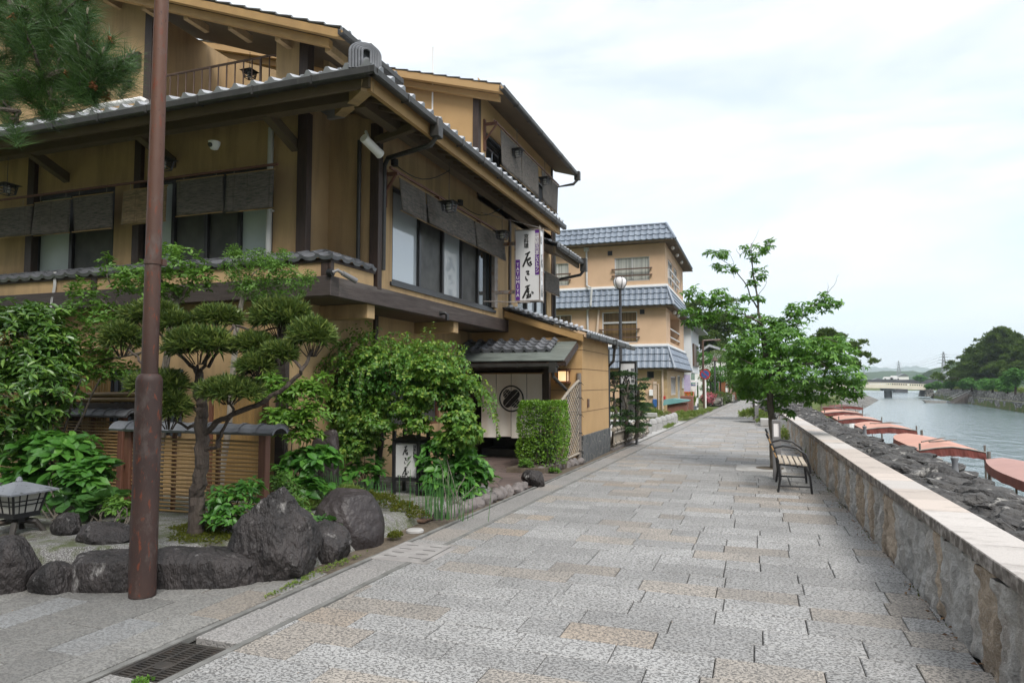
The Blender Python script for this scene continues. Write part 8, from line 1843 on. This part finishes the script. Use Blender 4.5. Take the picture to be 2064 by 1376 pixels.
while y < 200:
    x, x2 = xbank(y)+5, xbank(y+3)+5; b.box(x-.05,x+.05,y-.05,y+.05,.2,1.35)
    for z in (.55,.95,1.3): b.bar((x,y,z),(x2,y+3,z),.05,.06)
    y += 3
b.build('rails', MT['galv'], g)
# steps with a work boat at the foot
q = onz(1925,812,-2.3); g = thing('landing_steps', q, 'dark wooden landing steps at the foot of the far bank', 'steps'); b = MB()
for k in range(6): b.box(q.x+k*.55-1,q.x+k*.55-.3,q.y-2,q.y+1.5,-2.4,-2.1+k*.33)
b.build('tread', MT['postwood'], g); b = MB(); b.bar((q.x-1,q.y-2,-1.4),(q.x+4.5,q.y-2,1.4),.06,.06); b.bar((q.x-1,q.y+1.5,-1.4),(q.x+4.5,q.y+1.5,1.4),.06,.06); b.build('handrail', MT['silver'], g)
o = MB(); o.prism([(q.x-5.5,q.y,-1.75),(q.x-1.4,q.y,-1.95),(q.x-1.6,q.y,-2.4),(q.x-4.9,q.y,-2.4)],(0,1.4,0)); tag(o.build('rowing_boat', MT['boatwood']), 'small pale rowing boat tied beside the landing steps', 'boat')
# far bank trees
PH = dict(low=.12)
def farpine(px, py_top, Y, r, lab, n=80, low=.2):
    q = ony(px,790,Y); tier_tree('pine_tree', lab, (q.x,Y,.3), ony(px,py_top,Y).z-.3, r, conez, int(n*.62), .62, 'pinefar', low=low, grp='pines on the far bank', rs=.72, flat=.5)
farpine(2024,668,158,8.8,'tallest broad pine on the far bank',170,.22); farpine(1966,712,172,6.6,'left sloping side pine of the far bank group',90,.25); farpine(1992,694,166,7.6,'pine between the tallest and the left one on the far bank',110,.22); farpine(2090,688,150,8.0,'pine cut by the right edge of the photo',110,.22); farpine(1940,742,186,5.0,'lowest pine at the left end of the far bank group',60,.2)
def roundtree(px, py, rx, ry, Y, n, m, lab, L=.32, zb=.3, grp='low round trees on the far bank'):
    q = pxblob(px,py,rx,ry,Y); g_ = thing('bank_tree',(q[0],q[1],zb),lab,'tree',grp); bl = [(q[0]+rng.uniform(-.55,.55)*q[3],q[1]+rng.uniform(-.5,.5)*q[3],q[2]+rng.uniform(-.5,.55)*q[5],q[3]*.5,q[3]*.5,q[5]*.5) for _ in range(9)]
    whorls('crown', bl, n, 5, L, .45, LF[m], g_, 'fold', .4, .5); mb = MB(); limb(mb,[(q[0],q[1],zb-.2),(q[0]+.1,q[1],q[2])],q[3]*.08,q[3]*.05,8)
    for k in range(5): limb(mb,[(q[0],q[1],q[2]-q[5]*.6),bl[k][:3]],q[3]*.04,q[3]*.02,5)
    mb.build('trunk', MT['bark_dark'], g_)
for px,py,rx,ry,Y,lb in ((1884,775,18,9,185,'bright round tree at the right end of the bridge'),(1917,777,18,9,172,'second low bright tree right of the bridge'),(1958,772,22,12,150,'low leafy tree under the left pines of the far bank'),(2000,774,26,13,132,'wide low leafy tree under the tallest pine'),(2045,760,28,22,112,'bright tall bushy tree at the right edge under the pines'),(2030,778,24,11,120,'dark low bushy tree at the right edge of the far bank'),(1940,775,14,9,160,'small leafy tree left of the landing steps railing')): roundtree(px,py,rx,ry,Y,620,'farleaf',lb)
roundtree(1854,762,14,7,330,420,'farleaf','rounded olive tree rising behind the bridge deck',.6,0,'trees behind the bridges'); roundtree(1878,765,8,4,420,240,'pinefar','dark small tree behind the right end of the bridge',.8,0,'trees behind the bridges')
roundtree(1850,783,7,3,235,120,'farleaf','tiny tree under the right end of the bridge',.35,-.5,'trees behind the bridges')
# cream road bridge
g = thing('road_bridge', (28,212,-2), 'cream arched road bridge with a pale railing across the river', 'bridge'); YBR = 212.; xs_ = np.linspace(ony(1560,775,YBR).x, ony(1869,778,YBR).x, 25); zt_ = lambda x: ony(1740,770.5,YBR).z - .0021*(x-ony(1735,770,YBR).x)**2*1.0
b = MB()
for x0_, x1_ in zip(xs_[:-1], xs_[1:]):
    z0, z1 = zt_(x0_), zt_(x1_); h0 = 1.55
    b.prism([(x0_,YBR,z0-h0),(x1_,YBR,z1-h0),(x1_,YBR,z1-.55),(x0_,YBR,z0-.55)],(0,6,0))
b.build('deck', MT['bridge'], g); b = MB()
for x0_, x1_ in zip(xs_[:-1], xs_[1:]):
    z0, z1 = zt_(x0_), zt_(x1_); b.prism([(x0_,YBR+.1,z0-.12),(x1_,YBR+.1,z1-.12),(x1_,YBR+.1,z1+.05),(x0_,YBR+.1,z0+.05)],(0,.2,0))
    for k in range(3): x = x0_+(x1_-x0_)*k/3; z = z0+(z1-z0)*k/3; b.box(x,x+.22,YBR+.12,YBR+.25,z-.55,z-.121)
b.build('railing', MT['bridge'], g); b = MB()
qx = ony(1794,790,YBR).x; b.lathe((qx,YBR+3,0),[(1.0,-3.4),(1.0,zt_(qx)-2.2)],18); b.box(qx-1.6,qx+1.6,YBR+.6,YBR+5.4,zt_(qx)-2.2,zt_(qx)-1.56); smooth_by_angle(b.build('pier', MT['greypier'], g)); b = MB(); b.prism([(ony(1862,786,YBR).x,YBR-1,-2),(ony(1880,786,YBR).x,YBR-1,-2),(ony(1880,786,YBR).x,YBR-1,.3),(ony(1868,780,YBR).x,YBR-1,zt_(xs_[-1])-.3)],(0,8,0)); b.build('abutment', MT['masonry'], g)
g = thing('steel_bridge', (60,330,0), 'long dark girder bridge behind the cream one', 'bridge'); b = MB(); YD = 340.; xa, xb = ony(1560,768,YD).x, ony(1960,769,YD).x; zd0, zd1 = ony(1750,768.5,YD).z, ony(1750,765,YD).z; b.box(xa,xb,YD,YD+8,zd0-.9,zd1); b.build('girder', MT['darksteel'], g)
for px in (1693,1817): b = MB(); x = ony(px,780,YD).x; b.box(x-2.6,x+2.6,YD+1,YD+6,-3.4,zd0-.901); b.build('pier', MT['darksteel'], g)
for k, px in enumerate((1792,1806,1858)):
    x = ony(px,764,YD).x; g = thing('parked_car', (x,YD+3,zd1), ['pale car crossing the dark bridge, leftmost','white van crossing the dark bridge, middle one','white car crossing the dark bridge, nearest the round tree'][k], 'car', 'cars on the dark bridge'); hh = 1.3 if k != 1 else 1.8
    b = MB(); b.prism([(x-2,YD+2,zd1+.25),(x+2,YD+2,zd1+.25),(x+2,YD+2,zd1+.8),(x+1.2,YD+2,zd1+.9),(x+.7,YD+2,zd1+hh),(x-1.3,YD+2,zd1+hh),(x-1.9,YD+2,zd1+.85)],(0,1.7,0)); b.build('body', MT['white'], g)
    for u in (-1.2,1.2): b = MB(); b.tube([(x+u,YD+1.95,zd1+.3),(x+u,YD+2.15,zd1+.3)],.3,12); b.build('wheel', MT['black'], g)
# low town strip and far bank land behind the bridges
for k, (px, w_, h, Y, m_) in enumerate(((1822,6,8,520,'white'),(1770,9,4,480,'acwhite'),(1903,5,7,500,'white'),(1893,8,6,480,'greypier'),(1930,9,5,430,'greypier'))):
    x = ony(px,770,Y).x; g = thing('town_house', (x,Y,0), ['tiny white block beyond the dark bridge','pale low house beyond the middle of the bridge','small white house by the near pylon foot','grey house left of the near pylon','low grey house behind the bright far bank trees'][k], 'house', 'small houses beyond the bridges'); b = MB(); b.box(x-w_/2,x+w_/2,Y,Y+8,-.4,h*.8); b.build('wall', MT[m_], g); b = MB(); b.prism([(x-w_/2-.4,Y-.4,h*.8),(x+w_/2+.4,Y-.4,h*.8),(x,Y-.4,h*.8+1.6)],(0,8.8,0)); b.build('roof', MT['tile_dark'], g)
YH = 190.; a, c_ = ony(1921,765,YH), ony(1948,748,YH); g = thing('riverside_house', ((a.x+c_.x)/2,YH+5,0), 'white house with a grey roof half hidden behind the far pines', 'house'); b = MB(); b.box(a.x+.6,c_.x,YH,YH+8,0,c_.z-.2); b.build('wall', MT['white'], g); b = MB(); zr_ = ony(1930,745.5,YH).z; b.prism([(a.x-.3,YH-.8,c_.z-.3),(c_.x+.8,YH-.8,c_.z-.3),((a.x+c_.x)/2,YH-.8,zr_+.3)],(0,9.5,0)); b.build('roof', MT['tile'], g); b = MB(); b.box(a.x+1.2,a.x+2.6,YH-.05,YH-.002,2.2,3.6); b.build('window', MT['glass'], g)
# pylons with cross arms and sagging lines
def pylon(px, ytop, Y, wpx, lab):
    x, zt = ony(px,ytop,Y).x, ony(px,ytop,Y).z; w_ = wpx*Y/FPX; g_ = thing('pylon',(x,Y,0),lab,'pylon','power line pylons'); b = MB(); r = zt*.0045
    cor = lambda f_,sx,sy: V3(x+sx*w_/2*(1-f_)**1.25+sx*.35, Y+sy*w_/2*(1-f_)**1.25+sy*.35, zt*f_); N_ = 9
    for sx,sy in ((-1,-1),(1,-1),(1,1),(-1,1)): b.tube([cor(f_,sx,sy) for f_ in np.linspace(0,1,N_+1)], r*1.5, 4)
    for i in range(N_):
        f0_, f1_ = i/N_, (i+1)/N_
        for (s0,s1) in (((-1,-1),(1,-1)),((1,-1),(1,1)),((1,1),(-1,1)),((-1,1),(-1,-1))): b.tube([cor(f0_,*s0),cor(f1_,*s1)],r,4); b.tube([cor(f0_,*s1),cor(f1_,*s0)],r,4)
    b.build('tower', MT['galv'], g_); b = MB(); arms = []
    for f_ in (.66,.75,.84,.92): A_ = zt*.085*(1.2-f_)/.4; b.tube([(x-A_*1.6,Y,zt*f_),(x,Y,zt*f_+zt*.015),(x+A_*1.6,Y,zt*f_)],r*1.2,4); arms.append((x-A_*1.6,Y,zt*f_)); arms.append((x+A_*1.6,Y,zt*f_))
    b.build('cross_arms', MT['galv'], g_); return arms
A1 = pylon(1901.5,709,620,12,'nearest tall lattice pylon right of the bridge'); A2 = pylon(1811,727,1050,11,'middle hazy lattice pylon above the bridge'); A3 = pylon(1741,739,1500,9,'faintest lattice pylon nearest the cherry leaves')
b = MB()
for S0_, E0_ in ((A1,A2),(A2,A3)):
    for p_, q_ in zip(S0_[::1], E0_[::1]): p_, q_ = Vector(p_), Vector(q_); b.tube([p_.lerp(q_,f_)-V3(0,0,4*math.sin(math.pi*f_)) for f_ in np.linspace(0,1,9)], .06, 3)
for p_ in A1: p_ = Vector(p_); q_ = p_+V3(420,-160,-2); b.tube([p_.lerp(q_,f_)-V3(0,0,5*math.sin(math.pi*f_)) for f_ in np.linspace(0,1,9)], .05, 3)
tag(b.build('power_line', MT['galv']), 'thin power lines sagging between the pylons', 'power lines')
# hills
def hill(name, Y, depth, prof, m, nx=340, ny=14, amp=.1):
    V = []; X0, X1 = prof[0][0], prof[-1][0]
    for j in range(ny+1):
        f_ = j/ny; pr_ = math.sin(math.pi*f_)**.75
        for i in range(nx+1):
            u = X0+(X1-X0)*i/nx; y = Y+depth*f_
            for (a,ha),(b_,hb_) in zip(prof[:-1],prof[1:]):
                if a <= u <= b_: t = (u-a)/(b_-a); t = t*t*(3-2*t); h = ha+(hb_-ha)*t; break
            V.append((u, y, -1+h*pr_*(1+amp*mnoise.noise(Vector((u/140.,y/140.,Y*.01)))+amp*.9*mnoise.noise(Vector((u/38.,y/38.,5)))+amp*.6*mnoise.noise(Vector((u/14.,y/14.,8))))))
    k = nx+1; i = np.arange(ny)[:,None]*k+np.arange(nx)[None,:]; tag(np_mesh(name, V, [np.stack([i,i+1,i+k+1,i+k],-1).reshape(-1,4)], m, smooth=True), kind='structure')
hx = lambda px,Y: ony(px,772,Y).x
hz_ = lambda py,Y: ony(1780,py,Y).z
Yh = 1500.
hill('wooded_hills', Yh, 500, [(hx(900,Yh),40),(hx(1400,Yh),35),(hx(1640,Yh),16),(hx(1700,Yh),hz_(752,Yh)),(hx(1760,Yh),hz_(746,Yh)),(hx(1820,Yh),hz_(744.5,Yh)),(hx(1880,Yh),hz_(744.5,Yh)),(hx(1925,Yh),hz_(748,Yh)),(hx(1990,Yh),30),(hx(2300,Yh),60),(hx(2700,Yh),50)], MT['forest'])
Ym = 5200.
hill('mountains', Ym, 900, [(hx(700,Ym),120),(hx(1300,Ym),150),(hx(1600,Ym),90),(hx(1700,Ym),hz_(742,Ym)),(hx(1745,Ym),hz_(740,Ym)),(hx(1788,Ym),hz_(736.5,Ym)),(hx(1835,Ym),hz_(741,Ym)),(hx(1858,Ym),hz_(736,Ym)),(hx(1885,Ym),hz_(738,Ym)),(hx(1920,Ym),hz_(739,Ym)),(hx(2000,Ym),120),(hx(2400,Ym),200)], MT['mountain'], amp=.14)
Yk = 640.
hill('near_hill', Yk, 160, [(hx(1898,Yk),0),(hx(1912,Yk),6),(hx(1928,Yk),hz_(741,Yk)),(hx(1950,Yk),hz_(735,Yk)),(hx(1990,Yk),22),(hx(2200,Yk),30),(hx(2500,Yk),10)], MT['forest'], 120, 12)
# scattered tree crowns that make up the near hill's skyline
# haze: one closed box of even air round everything
b = MB(); b.box(-5200,5800,-150,6300,-5,330)
hm = bpy.data.materials.new('haze_air'); hm.use_nodes = True; t = hm.node_tree; t.nodes.clear(); pv = t.nodes.new('ShaderNodeVolumePrincipled'); pv.inputs['Color'].default_value = (.80,.885,1,1); pv.inputs['Density'].default_value = .00021; pv.inputs['Anisotropy'].default_value = .2
t.links.new(pv.outputs[0], t.nodes.new('ShaderNodeOutputMaterial').inputs['Volume'])
hz = tag(b.build('haze', hm), kind='stuff')
